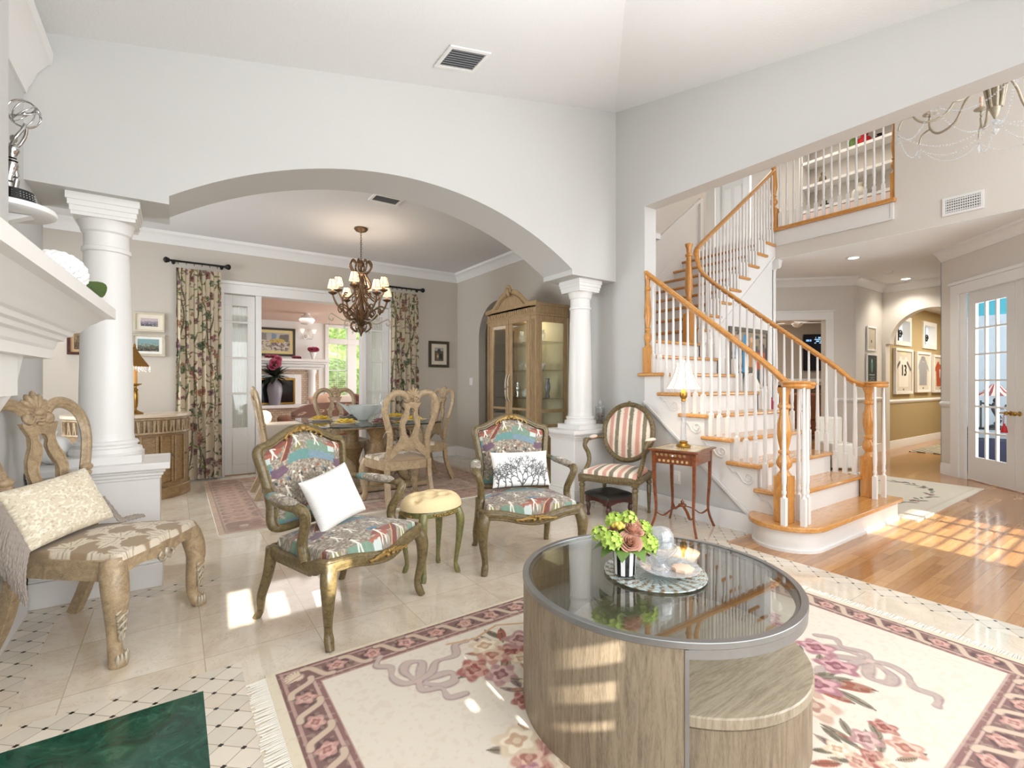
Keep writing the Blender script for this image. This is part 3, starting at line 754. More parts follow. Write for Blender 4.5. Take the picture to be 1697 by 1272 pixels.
newel(5.06, 3.54, 9*R_, 1.2, .36, 1.1); newel(3.80, 3.12, 7*R_, .96, .25, .8); newel(6.98, 3.5, 18*R_, 1.1, .32, 1.1)
newel(7.0, 3.5, 18*R_, 1.1, .32, .01) if 0 else None
def rail(pts, name='handrail', par=st, n=8):
    p = cr(pts, n); m = MB(); m.tube([(a, b, c) for a, b, c in p], [(.034, .018)]*len(p), 10)
    m.tube([(a, b, c-.02) for a, b, c in p], [(.022, .016)]*len(p), 8); return m.build(name, 'oaky', par, 50)
vol = spiral((3.765, 1.69, 1.2), .085, .03, PI*.35, -1.1, 14, ((1, 0, 0), (0, 1, 0)))
rail([(3.80, 3.14, 2.30), (3.80, 2.6, 1.868), (3.80, 2.0, 1.39), (3.80, 1.84, 1.245), (3.81, 1.78, 1.205)]+vol[1:])
m = MB(); m.lathe([(0, 1.168), (.085, 1.17), (.095, 1.185), (.088, 1.2), (.1, 1.21), (.085, 1.222), (0, 1.224)], 28, (3.72, 1.7, 0), 1.35, 1); m.build('volute', 'oak', st, 50)
m = MB(); m.lathe([(0, 1.168), (.085, 1.17), (.095, 1.185), (.088, 1.2), (.1, 1.21), (.085, 1.222), (0, 1.224)], 28, (5.16, 1.68, 0), 1.2, .9); m.build('volute', 'oak', st, 50)
rail([(5.17, 1.7, 1.2), (5.12, 1.76, 1.2), (5.12, 1.86, 1.24), (5.12, 2.02, 1.39), (5.12, 2.5, 1.77), (5.12, 3.1, 2.25), (5.12, 3.3, 2.42), (5.125, 3.42, 2.55), (5.13, 3.47, 2.68), (5.15, 3.5, 2.8), (5.22, 3.5, 2.89), (5.6, 3.5, 3.18), (6.3, 3.5, 3.71), (6.98, 3.5, 4.24)])
# balcony railing upstairs
bl = thing('balcony_railing', 'upstairs balcony railing of white balusters on an oak shoe rail above the hall', 'railing', (6.98, 2.8, 3.37))
def bp(o): o.matrix_parent_inverse = Matrix.Translation((-6.98, -2.8, -3.37)); return o
for i in range(14): bp(bal(6.98, 3.415-i*.093, 3.40, 4.42, bl))
bp(MB().box(6.93, 2.08, 3.355, 7.05, 3.56, 3.40).build('shoe_rail', 'oaky', bl, 30, .008))
bp(MB().tube([(6.98, 2.1, 4.44), (6.98, 3.5, 4.44)], [(.034, .02)]*2, 10).build('handrail', 'oaky', bl, 50))
bp(newel(7.05, 2.115, 3.40, 1.06, .32, .8, bl))
bp(MB().box(6.975, 2.102, 3.176, 6.999, 3.49, 3.354).box(6.965, 2.10, 3.15, 6.998, 3.49, 3.175).box(6.966, 2.101, 3.1755, 6.974, 2.135, 3.353).build('fascia_board', 'white', bl, 30, .003))
# ================================================================ CHAIRS
def warp(mb, fn, i0=0):
    for i in range(i0, len(mb.v)): mb.v[i] = fn(*mb.v[i])
    return mb
def damask(X, Y):
    c = Cv(X, Y, '#a18a6d')
    rnd = random.Random(3)
    T = .23
    for i in range(-2, 3):
        for j in range(-2, 3):
            cx, cy = i*T+(T/2 if j % 2 else 0), j*T*.62
            for k in range(9):
                a = -PI*.1+k*PI*1.2/8; l = .085+.015*math.sin(k*2.1)
                c.leafy(cx+.012*math.cos(a), cy+.012*math.sin(a)-.02, l, a, '#ddd0bb', '#a18a6d', .25)
            c.ell(cx, cy-.028, .028, .02, 0, '#ddd0bb'); c.ell(cx, cy-.028, .012, .01, 0, '#a18a6d')
            for sgn in (-1, 1):
                pts = [(cx+sgn*(.02+.06*math.sin(t*1.2)), cy-.03-.04*t+.02*math.sin(3*t)) for t in np.linspace(0, 1.2, 10)]
                c.line(pts, .008, '#d6c8b2')
                c.leafy(cx+sgn*.05, cy-.05, .05, -PI/2+sgn*.9, '#d6c8b2')
    return c.c
def dining_chair(label):
    t = thing('dining_chair', label, 'chair', group=None)
    yb = lambda z: .225+.13*max(0, (z-.45)/.7)**1.15
    hoop = [(.205, .40), (.196, .48), (.188, .57), (.185, .66), (.2, .73), (.225, .80), (.247, .88), (.252, .95), (.235, 1.01), (.195, 1.055), (.14, 1.075), (.09, 1.065), (.05, 1.03)]
    m = MB()
    for sgn in (-1, 1):
        p = cr([(sgn*x, yb(z), z) for x, z in hoop], 5); n = len(p)
        m.tube(p, [(.026+.004*math.sin(PI*i/n), .017) for i in range(n)], 8, up=(0, -1, 0))
        m.tube([(x, y-.014, z) for x, y, z in p], [(.01, .009)]*n, 6, up=(0, -1, 0))
        for z0, x0 in ((.745, .205), (.50, .196)):
            m.ball((sgn*x0, yb(z0)-.008, z0), (.034, .024, .02)); m.ball((sgn*x0, yb(z0)-.008, z0-.03), (.028, .022, .014))
    m.build('backrest_frame', 'wash', t, 60)
    half = [(0, .935), (.02, .928), (.027, .905), (.017, .875), (.028, .83), (.055, .775), (.045, .715), (.015, .655), (0, .64), (0, .53), (.03, .525), (.055, .545), (.085, .53), (.13, .49), (.18, .45), (.2, .46), (.192, .51), (.15, .565), (.1, .61), (.083, .66), (.086, .71), (.097, .765), (.09, .82), (.064, .875), (.058, .925), (.088, .985), (.05, .975), (.02, .99), (0, .985)]
    m = MB()
    for sgn in (-1, 1):
        m.prism([(sgn*x, z) for x, z in half], -.011, .011, 'xz')
        i0 = len(m.v)
        e = cr([(sgn*x, -.012, z) for x, z in half[1:9]], 4); m.tube(e, .005, 6, up=(0, 1, 0))
        e = cr([(sgn*x, -.012, z) for x, z in half[14:26]], 4); m.tube(e, .0055, 6, up=(0, 1, 0))
    warp(m, lambda x, y, z: (x, y+yb(z), z)); m.build('splat', 'wash', t, 40)
    m = MB()
    for k in range(7):
        a = math.radians(-72+24*k); l = .085-.012*abs(k-3)*.6
        i0 = len(m.v); m.ball((0, 0, l*.62), (.0155, .02, l*.55), 10, 8)
        R2 = Matrix.Rotation(a, 4, 'Y'); warp(m, lambda x, y, z: tuple(R2 @ Vector((x, y, z))), i0)
        warp(m, lambda x, y, z: (x, y, z+1.035), i0)
    m.ball((0, -.01, 1.035), (.03, .02, .02))
    for sgn in (-1, 1):
        m.tube(spiral((sgn*.05, -.005, 1.01), .03, .008, PI/2, sgn*1.3, 18), .011, 8, up=(0, 1, 0)); m.ball((sgn*.05, -.005, 1.01), (.024, .016, .024))
    for k in range(3): m.tube([(-.03+.006*k, -.012, 1.015-.016*k), (0, -.02, 1.012-.016*k), (.03-.006*k, -.012, 1.015-.016*k)], .007, 6)
    warp(m, lambda x, y, z: (x, y+yb(z)-.004, z)); m.build('shell_crest', 'wash', t, 60)
    fr = [(-.215, .235), (-.28, -.22), (-.25, -.255), (-.14, -.262), (0, -.275), (.14, -.262), (.25, -.255), (.28, -.22), (.215, .235)]
    m = MB(); o_ = cr([(x, y, 0) for x, y in fr[1:8]], 5); out = [(fr[0])]+[(x, y) for x, y, z in o_]+[fr[8]]
    n = len(out); vs = []
    for x, y in out:
        zb = .345+.03*abs(math.sin(x*11)) if y < -.2 else .35
        vs += [(x, y, zb), (x, y, .43), (x*.88, y*.88+.01, .43), (x*.88, y*.88+.01, zb)]
    fs = []
    for i in range(n):
        j = (i+1) % n
        for k in range(4): fs.append((i*4+k, j*4+k, j*4+(k+1) % 4, i*4+(k+1) % 4))
    m.add(vs, fs); m.build('seat_frame', 'wash', t, 35)
    m = MB()
    for s2 in (-1, 1): m.tube(cr([(0, -.278, .36), (s2*.025, -.28, .345), (s2*.05, -.278, .365), (s2*.035, -.276, .385)], 5), .007, 6)
    m.ball((0, -.278, .375), (.016, .012, .024)); m.build('apron_carving', 'silverleaf', t, 60)
    def pos(U, V):
        u, v = U*2-1, V
        hw = .27-.06*v; y = -.262*(1-v)+.225*v-.012*(1-v)**4*np.cos(u*PI/2)
        e = (1-np.abs(u)**8)*(1-np.abs(2*v-1)**10)
        return u*hw*(1+.02*e), y, .425+.028*(e > 0)*np.minimum(1, e*4)+.035*(1-u**2)*(1-(2*v-1)**2)
    sheet('seat_cushion', 120, 110, pos, lambda U, V: damask((U-.5)*.55, V*.5), 'cloth', t)
    for sgn in (-1, 1):
        m = MB(); p = cr([(sgn*.245, -.215, .425), (sgn*.262, -.235, .36), (sgn*.272, -.25, .27), (sgn*.262, -.24, .16), (sgn*.262, -.238, .07), (sgn*.275, -.262, .02), (sgn*.275, -.262, 0)], 5)
        r = cr([(.045,), (.05,), (.046,), (.033,), (.026,), (.036,), (.03,)], 5); m.tube(p, [a[0] for a in r], 14, up=(0, 1, 0))
        lg = m.build('leg', 'wash', t, 60)
        m = MB()
        for k, (z, rr) in enumerate(((.22, .03), (.19, .024), (.16, .02), (.13, .014))):
            for s2 in (-1, 1): m.tube(cr([(sgn*.27+s2*.002, -.285, z+.02), (sgn*.27+s2*rr, -.275, z), (sgn*.268+s2*rr*.5, -.272, z-.03)], 4), .006, 6)
        m.tube([(sgn*.27, -.283, .24), (sgn*.265, -.268, .1)], .006, 6)
        for k in range(5): m.ball((sgn*.275+(k-2)*.013, -.292+abs(k-2)*.006, .03), (.0075, .01, .028), 8, 6)
        m.build('leg_carving', 'silverleaf', lg, 60)
        m = MB(); m.tube(cr([(sgn*.205, .23, .44), (sgn*.206, .235, .3), (sgn*.212, .27, .15), (sgn*.22, .34, 0)], 5), [(.021, .026)]*16, square=True, up=(0, 1, 0)); m.build('leg', 'wash', t, 40, .004)
    return t
c0 = dining_chair('pale carved wooden chair with tan damask seat in the left foreground by the half wall')
place(c0, (-.27, 3.03, 0), math.radians(58), sc=(1.04, 1, 1.03))
def dc(loc, rz, label): return place(copy_tree(c0), loc, rz, label)
dc((1.86, 4.66, .011), math.radians(180), 'pale dining chair seen from behind at the near end of the glass dining table')
dc((2.52, 5.62, .011), math.radians(-88), 'pale dining chair on the right long side of the glass dining table')
dc((1.82, 6.6, .011), 0, 'shell-backed dining chair facing us at the far end of the glass table')
dc((1.02, 5.75, .011), math.radians(88), 'dining chair seen edge-on at the left side of the glass dining table')

def tapestry(X, Y):
    c = Cv(X, Y, '#8e8577')
    n1, n2 = vnoise(X, Y, 90, 1), vnoise(X, Y, 150, 2)
    c.put((n1 > .55), '#b5ab9a', .8); c.put(n2 > .70, '#625a52', .6); c.put((vnoise(X, Y, 110, 5) > .74), '#7d5246', .6)
    X = X*.82; Y = Y*.82; c.X = X; c.Y = Y; TX, TY = .34, .30
    for i in range(-3, 4):
        for j in range(-3, 4):
            ox, oy = i*TX+(.17 if j % 2 else 0), j*TY
            q = lambda pts: [(ox+a, oy+b) for a, b in pts]
            c.poly(q([(-.17, .05), (-.02, .05), (-.02, .1), (-.17, .1)]), '#71917e', .85)
            c.poly(q([(-.17, .01), (-.02, .01), (-.02, .05), (-.17, .05)]), '#7391a0', .85)
            c.poly(q([(.05, .03), (.17, .01), (.17, .06), (.07, .07)]), '#5f8d8a', .9)
            c.poly(q([(-.05, .12), (.07, .12), (.14, .155), (.0, .15)]), '#85483c', .9)
            c.poly(q([(.02, .06), (.1, .15), (.13, .15), (.05, .055)]), '#743a33', .9)
            c.line(q([(.02, .06), (.1, .15)]), .0025, '#d8a77a')
            c.poly(q([(-.08, .1), (.03, .13), (.05, .11), (-.03, .085)]), '#a25b48', .9)
            c.poly(q([(-.03, -.02), (.05, -.0), (.03, .04), (-.03, .03)]), '#6b5064', .9)
            c.poly(q([(-.06, .06), (-.02, .07), (-.015, .1), (-.055, .095)]), '#c4cfca', .95)
            c.poly(q([(-.02, .155), (.03, .155), (.03, .175), (-.02, .175)]), '#4b7d9b', .9)
            c.poly(q([(.1, .07), (.15, .08), (.14, .1), (.1, .095)]), '#87834a', .8)
            for fx, fy in ((.0, .15), (-.12, .14), (.12, .145), (-.1, -.06), (.02, -.07), (.1, -.05)):
                w_ = '#e6e0d3'
                c.line(q([(fx, fy), (fx+.004, fy-.03)]), .0065, w_); c.line(q([(fx+.004, fy-.03), (fx-.008, fy-.06)]), .0035, w_); c.line(q([(fx+.004, fy-.03), (fx+.014, fy-.06)]), .0035, w_)
                c.line(q([(fx, fy-.005), (fx+.02, fy-.02)]), .003, w_); c.ell(ox+fx, oy+fy+.01, .0055, .0055, 0, '#5b3d2c')
            for k in range(10):
                x_ = -.16+k*.033; c.ell(ox+x_, oy-.03+.01*math.sin(k*2), .009, .007, 0, ['#d8cbb6', '#9b5a48', '#54748a', '#e3dccd'][k % 4]); c.ell(ox+x_+.008, oy-.045, .006, .011, .2, ['#4a4744', '#c0b49f'][k % 2])
    return c.c
BO = [(0, .465), (.19, .462), (.232, .50), (.222, .6), (.236, .75), (.25, .84), (.238, .878), (.19, .892), (.12, .93), (.05, .962), (0, .968)]
def outline_fn(BO, zb):
    o = cr([(x, z) for x, z in BO], 8); i1 = [k for k in range(len(o)) if o[k][1] > zb]
    zs = np.array([o[k][1] for k in i1]); xs = np.array([o[k][0] for k in i1])
    kmax = int(np.argmax(xs)); side = np.argsort(zs[:kmax+1])
    top_x = xs[kmax:][::-1]; top_z = zs[kmax:][::-1]
    return (zs[:kmax+1][side], xs[:kmax+1][side], top_x, top_z)
def fauteuil(label):
    t = thing('armchair', label, 'armchair')
    yb = lambda z: .205+.24*max(0, z-.42)
    m = MB(); half = cr([(x, z) for x, z in BO], 5)
    loop = [(x, z) for x, z in half]+[(-x, z) for x, z in half[-2:0:-1]]
    p = [(x, yb(z), z) for x, z in loop]
    m.tube(p, [(.022, .026)]*len(p), 10, up=(0, -1, .25), closed=True)
    m.tube([(x*.95, y-.02, .72+(z-.72)*.955) for x, y, z in p], .007, 6, up=(0, -1, 0), closed=True)
    m.build('backrest_frame', 'bronze', t, 60)
    m = MB()
    for s2 in (-1, 1):
        for k in range(3): m.tube(cr([(s2*.01, 0, .955), (s2*(.03+.025*k), -.006, .972-.012*k), (s2*(.05+.03*k), -.004, .95-.016*k), (s2*(.04+.028*k), 0, .94-.016*k)], 4), .006, 6)
    m.ball((0, -.008, .968), (.02, .016, .018)); m.ball((.018, -.006, .955), .011, 8, 6); m.ball((-.018, -.006, .955), .011, 8, 6)
    warp(m, lambda x, y, z: (x, y+yb(z)-.02, z)); m.build('crest_carving', 'gilt', t, 60)
    zz, xx, tx, tz = outline_fn(BO, .47)
    def bpos(U, V):
        u = (U*2-1)*.95; zt = np.interp(np.abs(u)*.25, tx, tz)-.022; z = .482+V*(zt-.482)
        x = u*(np.interp(np.minimum(z, .84), zz, xx)-.012)
        e = (1-np.abs(U*2-1)**6)*(1-np.abs(2*V-1)**6)
        return x, .205+.24*(z-.42)-.006-.034*e, z
    sheet('back_pad', 170, 170, bpos, lambda U, V: tapestry((U-.5)*.5, V*.5+.04), 'cloth', t)
    def bpos2(U, V):
        x, y, z = bpos(1-U, V); return x, y*0+.205+.24*(z-.42)+.012, z
    sheet('back_lining', 30, 30, bpos2, lambda U, V: tapestry((U-.5)*.5, V*.5), 'cloth', t)
    fr = cr([(.235, .215), (.262, .05), (.29, -.12), (.3, -.235), (.26, -.272), (.14, -.285), (0, -.31), (-.14, -.285), (-.26, -.272), (-.3, -.235), (-.29, -.12), (-.262, .05), (-.235, .215)], 6)
    zr = lambda x, y: .362-.02*math.cos(x*12)*(1 if y < -.2 else 0)-.012*(1 if abs(y) < .15 else 0)
    m = MB(); P = [(x, y, zr(x, y)) for x, y in fr]; m.tube(P, [(.018, .034)]*len(P), 10, closed=True)
    m.tube([(x*1.03, y*1.03, z+.02) for x, y, z in P], .008, 6, closed=True); m.tube([(x*1.03, y*1.03, z-.022) for x, y, z in P], .008, 6, closed=True)
    m.build('seat_rail', 'bronze', t, 60)
    m = MB()
    for s2 in (-1, 1):
        for k in range(3): m.tube(cr([(s2*.008, -.332, .36), (s2*(.03+.03*k), -.33, .375-.01*k), (s2*(.06+.03*k), -.326, .355), (s2*(.045+.03*k), -.326, .345)], 4), .0065, 6)
        m.ball((s2*.016, -.334, .352), .011, 8, 6); m.ball((s2*.008, -.334, .37), .011, 8, 6)
    m.build('rail_carving', 'gilt', t, 60)
    def spos(U, V):
        u = U*2-1; hw = .285-.065*np.clip((V-.1), 0, 1); y = -.272+V*.48-.03*np.exp(-(V*4)**2)*np.cos(u*2.2)
        e = np.minimum(1, 5*(1-np.abs(u)**3))*np.minimum(1, 5*(1-np.abs(2*V-1)**3))
        return u*hw*(1+.03*e), y, .375+.05*e+.045*(1-u**2)*(1-(2*V-1)**4)
    sheet('seat_cushion', 190, 170, spos, lambda U, V: tapestry((U-.5)*.62, V*.55+.1), 'cloth', t)
    for sgn in (-1, 1):
        m = MB(); p = cr([(sgn*.282, -.25, .375), (sgn*.3, -.27, .31), (sgn*.3, -.268, .2), (sgn*.286, -.25, .09), (sgn*.288, -.258, .04), (sgn*.296, -.275, 0)], 6)
        r = cr([(.034,), (.035,), (.025,), (.0175,), (.021,), (.018,)], 6); m.tube(p, [a[0] for a in r], 12, up=(0, 1, 0))
        m.tube([(x+sgn*.004, y-q[0]*.8, z) for (x, y, z), q in zip(p[:22], r[:22])], .006, 6, up=(0, 1, 0)); m.build('leg', 'bronze', t, 60)
        m = MB(); p = cr([(sgn*.235, .215, .38), (sgn*.24, .235, .25), (sgn*.25, .275, .12), (sgn*.248, .29, .04), (sgn*.255, .31, 0)], 6)
        m.tube(p, [.028-.010*min(1, i/18) for i in range(len(p))], 12, up=(0, 1, 0)); m.build('leg', 'bronze', t, 60)
        m = MB(); p = cr([(sgn*.236, .262, .665), (sgn*.262, .2, .655), (sgn*.298, .09, .635), (sgn*.315, -.02, .628), (sgn*.312, -.075, .622), (sgn*.306, -.1, .6)], 6)
        m.tube(p, [(.02, .016)]*len(p), 10); ar_ = m.build('arm', 'bronze', t, 60)
        m = MB(); p = cr([(sgn*.312, -.08, .635), (sgn*.306, -.115, .615), (sgn*.29, -.105, .56), (sgn*.277, -.07, .49), (sgn*.276, -.065, .43), (sgn*.288, -.1, .37)], 6)
        m.tube(p, [(.022, .024), ]*len(p), 10, up=(0, 1, 0)); m.tube([(x+sgn*.006, y-.022, z) for x, y, z in p], .007, 6, up=(0, 1, 0)); m.ball((sgn*.31, -.09, .628), (.026, .03, .022)); m.build('arm_support', 'bronze', t, 60)
        def apos(U, V, sgn=sgn):
            a = U*2*PI; s = V*2-1; r = np.sqrt(np.maximum(0, 1-s**4)); yy = .07-s*.125
            return sgn*(.285-.16*(yy-.07))+.033*r*np.cos(a), yy, .650+.05*(yy-.07)+.022*r*np.sin(a)
        sheet('arm_pad', 34, 60, apos, lambda U, V: tapestry(U*.2+.1, V*.3), 'cloth', t)
    return t
f0 = fauteuil('carved armchair in picture tapestry holding the plain white knit pillow')
place(f0, (.735, 2.64, 0), math.radians(27.5), sc=(1.11, 1, .985))
f1 = copy_tree(f0); place(f1, (1.985, 2.72, 0), math.radians(-20), 'carved armchair in picture tapestry holding the black and white coral pillow')

def pillow(name, label, cat, loc, rot, sx, sz, th, colf, mat='cloth', n=90):
    o = thing(name, label, cat, loc); o.rotation_euler = rot
    def mk(sg):
        def pos(U, V):
            u, v = U*2-1, V*2-1
            e = np.maximum(0, (1-u**4)*(1-v**4))**.5
            pin = 1-.06*(1-v**2)*np.abs(u)**2; pin2 = 1-.06*(1-u**2)*np.abs(v)**2
            return u*sx*pin, sg*th*e, v*sz*pin2
        return pos
    a = sheet('front_panel', n, n, mk(-1), colf, mat, o); b = sheet('back_panel', 24, 24, mk(1), lambda U, V: colf(U, V), mat, o)
    return o
def knit(U, V):
    c = Cv(U, V, '#dedcd8'); c.put(np.sin(U*150)*np.sin(V*150) > .1, '#eeece8'); return c.c
p1_ = pillow('pillow', 'plain white knitted pillow leaning on the left tapestry armchair', 'pillow', (.69, 2.645, .60), (math.radians(-20), math.radians(-14), math.radians(22)), .145, .145, .05, knit)
def coral(U, V):
    x, y = (U-.5)*.46, (V-.5)*.28; c = Cv(x, y, '#f6f4f0'); rnd = random.Random(5)
    def br(px, py, a, l, w, d):
        q = (px+l*math.cos(a), py+l*math.sin(a)); c.line([(px, py), q], [w, w*.8], '#5f6063')
        if d: 
            for s2 in (-1, 1): br(q[0], q[1], a+s2*rnd.uniform(.3, .65), l*rnd.uniform(.68, .85), w*.8, d-1)
        br2 = (px+l*.5*math.cos(a), py+l*.5*math.sin(a)); b = a+rnd.choice((-1, 1))*.8; c.line([br2, (br2[0]+.022*math.cos(b), br2[1]+.022*math.sin(b))], w*.8, '#5f6063')
    for bx, a, l in ((0, PI/2, .078), (0, PI/2+.55, .076), (0, PI/2-.55, .076), (.12, PI/2-.15, .062), (-.13, PI/2+.15, .062), (.18, PI/2+.05, .05), (-.08, PI/2+.3, .055), (.075, PI/2-.2, .05), (-.19, PI/2, .045)): br(bx, -.14, a, l, .0062, 4)
    return c.c
pillow('pillow', 'white pillow with grey branching coral print on the far tapestry armchair', 'pillow', (2.0, 2.765, .60), (math.radians(-20), 0, math.radians(-20)), .21, .125, .05, coral, n=150)
def beads(U, V):
    c = Cv(U, V, '#e3d6bd'); n = vnoise(U, V, 38, 3); c.put(n > .62, '#f4ecd8'); c.put(vnoise(U, V, 55, 8) > .8, '#c4b291', .8); return c.c
pp = pillow('beaded_pillow', 'cream beaded pillow with a long grey rope fringe on the left foreground chair', 'pillow', (-.445, 3.045, .63), (math.radians(-28), math.radians(-6), math.radians(50)), .205, .145, .055, beads, n=110)
M['rope'] = pm('grey_taupe_rope', '#a89c92', .7, 0, .2, 300, .5, 500)
from mathutils import Euler
PW = Matrix.Translation((-.445, 3.045, .63)) @ Euler((math.radians(-28), math.radians(-6), math.radians(50))).to_matrix().to_4x4(); PI_ = PW.inverted()
rnd = random.Random(2)
for sg in (-1, 1):
    m = MB()
    for k in range(44 if sg < 0 else 16):
        f_ = k/(43 if sg < 0 else 15); a = PW @ Vector((sg*.198, -.01, (.135-.27*f_) if sg < 0 else -.13+.1*f_)); pts = []
        out = (PW.to_3x3() @ Vector((sg, -.25, 0))).normalized(); L = .215+rnd.uniform(-.02, .02)
        for i in range(10):
            t_ = i/9
            if sg < 0: q = a+out*(.035*math.sin(t_*PI*.7)+rnd.uniform(-.0015, .0015))+Vector((.03*t_*(f_-.5), -.02*t_, -L*t_**1.15))
            else: q = a+out*(.16*t_)+Vector((0, 0, 0)); q.z = max(.492-.0*t_, a.z-.25*t_)+.004*(k % 3)
            pts.append(tuple(PI_ @ q))
        m.tube(cr(pts, 4), [.0046*(1+.28*math.sin(j*1.5+k)) for j in range(37)], 6)
    m.build('fringe', 'rope', pp, 60)

def stripes(S_, V):
    c = Cv(S_, V, '#efe3d2'); P_ = .132
    f = np.mod(S_+P_*8+.02, P_)/P_
    c.put((f > .06) & (f < .36), '#d9a595'); c.put((f > .18) & (f < .24), '#cf9787', .6); c.put((f > .52) & (f < .80), '#857d68'); c.put((hashn(np.floor(S_*60), np.floor(V*26)) > .9) & (f > .56) & (f < .76), '#b3a88c', .5)
    return c.c
def round_back_chair(label):
    t = thing('round_back_armchair', label, 'armchair')
    yb = lambda z: .215+.2*(z-.42)
    m = MB(); N_ = 48
    p = [(.243*math.cos(2*PI*i/N_), 0, .735+.265*math.sin(2*PI*i/N_)) for i in range(N_)]; p = [(x, yb(z), z) for x, y, z in p]
    m.tube(p, [(.024, .022)]*N_, 10, up=(0, -1, 0), closed=True)
    for i in range(N_): 
        a = 2*PI*(i+.5)/N_; z = .735+.265*math.sin(a); m.ball((.243*math.cos(a), yb(z)-.022, z), (.011, .007, .011), 8, 5)
    m.build('backrest_frame', 'bronze', t, 60)
    m = MB()
    for s2 in (-1, 1):
        for k in range(3): m.ball((s2*(.014+.02*k), yb(1.0)-.01, 1.012-.004*k), (.014, .012, .012), 8, 6)
    m.ball((0, yb(1.0)-.015, 1.018), (.018, .015, .018), 8, 6); m.build('crest_carving', 'bronze', t, 60)
    def bp_(U, V):
        a = U*2*PI; r = V; x = .225*r*np.cos(a); z = .735+.247*r*np.sin(a); return x, .215+.2*(z-.42)-.03*(1-r**3), z
    sheet('back_pad', 120, 60, bp_, lambda U, V: stripes(.225*V*np.cos(U*2*PI)+.035, .247*V*np.sin(U*2*PI)), 'cloth', t)
    sheet('back_lining', 60, 12, lambda U, V: (lambda x, y, z: (x, y*0+.215+.2*(z-.42)+.015, z))(*bp_(U, V)), lambda U, V: stripes(.225*V*np.cos(U*2*PI)+.035, V), 'cloth', t)
    fr = cr([(.225, .235), (.25, .05), (.268, -.15), (.255, -.235), (.14, -.262), (0, -.27), (-.14, -.262), (-.255, -.235), (-.268, -.15), (-.25, .05), (-.225, .235)], 6)
    m = MB(); P = [(x, y, .365) for x, y in fr]; m.tube(P, [(.018, .032)]*len(P), 8, closed=True)
    for i in range(0, len(P), 1): m.ball((P[i][0]*1.055, P[i][1]*1.055, .365), (.008, .008, .016), 6, 5)
    m.build('seat_rail', 'bronze', t, 60)
    def sp(U, V):
        u = U*2-1; hw = .258-.04*V; y = -.255+V*.47; e = np.minimum(1, 5*(1-np.abs(u)**4))*np.minimum(1, 5*(1-np.abs(2*V-1)**4))
        return u*hw*(1+.03*e), y, .385+.04*e+.035*(1-u**2)*(1-(2*V-1)**2)
    sheet('seat_cushion', 110, 50, sp, lambda U, V: stripes((U-.5)*.5+.035, V*.3), 'cloth', t)
    for sgn in (-1, 1):
        for yy, rr in ((-.235, 1), (.225, .9)):
            m = MB(); b = .024*rr; m.cbox((sgn*.245*(1 if yy < 0 else .9), yy, .355), (.052, .052, .07))
            m.lathe([(b*.7, 0), (b*.75, .01), (b*.55, .03), (b*.6, .05), (b*1.02, .26), (b*.8, .27), (b*1.15, .285), (b*1.15, .3), (b*.8, .31), (b*.9, .325)], 16, (sgn*.245*(1 if yy < 0 else .9), yy, 0), lobes=8, amp=.06)
            m.build('leg', 'bronze', t, 40)
        m = MB(); p = cr([(sgn*.235, .265, .68), (sgn*.262, .18, .685), (sgn*.285, .05, .68), (sgn*.29, -.03, .672), (sgn*.288, -.06, .65)], 6); m.tube(p, [(.018, .015)]*len(p), 10); m.ball((sgn*.29, -.055, .672), (.028, .03, .028)); m.build('arm', 'bronze', t, 60)
        m = MB(); p = cr([(sgn*.288, -.07, .665), (sgn*.283, -.09, .62), (sgn*.262, -.06, .55), (sgn*.25, -.08, .47), (sgn*.25, -.19, .39)], 6); m.tube(p, [(.02, .022)]*len(p), 10, up=(0, 1, 0)); m.build('arm_support', 'bronze', t, 60)
        sheet('arm_pad', 24, 24, lambda U, V: (sgn*(.277-.02*(V-.5))+.028*np.sqrt(np.maximum(0, 1-(V*2-1)**4))*np.cos(U*2*PI), .09-(V*2-1)*.085, .694+.018*np.sqrt(np.maximum(0, 1-(V*2-1)**4))*np.sin(U*2*PI)), lambda U, V: stripes(U*.05+.09, V*.1), 'cloth', t)
    return t
rb = round_back_chair('round-back armchair in pink, cream and olive stripes between the right half wall and the stairs')
place(rb, (3.33, 3.08, 0), math.radians(-68))

# ================================================================ STOOLS, SIDE TABLE
ts = thing('tufted_stool', 'oval stool with button-tufted cream top and green-gilt curved legs between the two tapestry armchairs', 'stool', (1.34, 2.82, 0), math.radians(8))
btn = [(0, 0), (.09, .035), (-.09, .035), (.045, -.065), (-.045, -.065), (0, .09), (.14, -.05), (-.14, -.05)]
def stp(U, V):
    a = U*2*PI; r = np.sin(np.clip(V, 0, 1)*PI*.5)
    k = 1+.0*a; x = .205*r*np.cos(a); y = .165*r*np.sin(a)
    z = .425+.085*np.maximum(0, 1-r**5)**.5
    for bx, by in btn: z = z-.03*np.exp(-((x-bx)**2+(y-by)**2)/.0007)
    return x, y, z
sheet('seat_cushion', 110, 60, stp, lambda U, V: np.tile(np.array(rgb('#ecd3a2'), np.float32), (U.size, 1)), 'tuft', ts)
for bx, by in btn: MB().ball((bx, by, .485), (.008, .008, .005), 8, 6).build('button', 'tuft', ts, 60)
m = MB(); m.lathe([(.93, .39), (.98, .385), (1.02, .40), (1.0, .42), (.96, .432), (0, .432)], 40, (0, 0, 0), .19, .155); o = m.build('seat_rail', 'greenw', ts, 40)
m = MB()
for k in range(5): 
    for s2 in (-1, 1): m.ball((s2*(.008+.016*k), -.158+.003*k, .40+.006*math.sin(k*2)), (.01, .008, .009), 8, 6)
for k in range(5):
    for s2 in (-1, 1): m.ball((-.19, s2*(.008+.014*k), .40), (.008, .009, .009), 8, 6)
m.build('rail_carving', 'gilt', ts, 60)
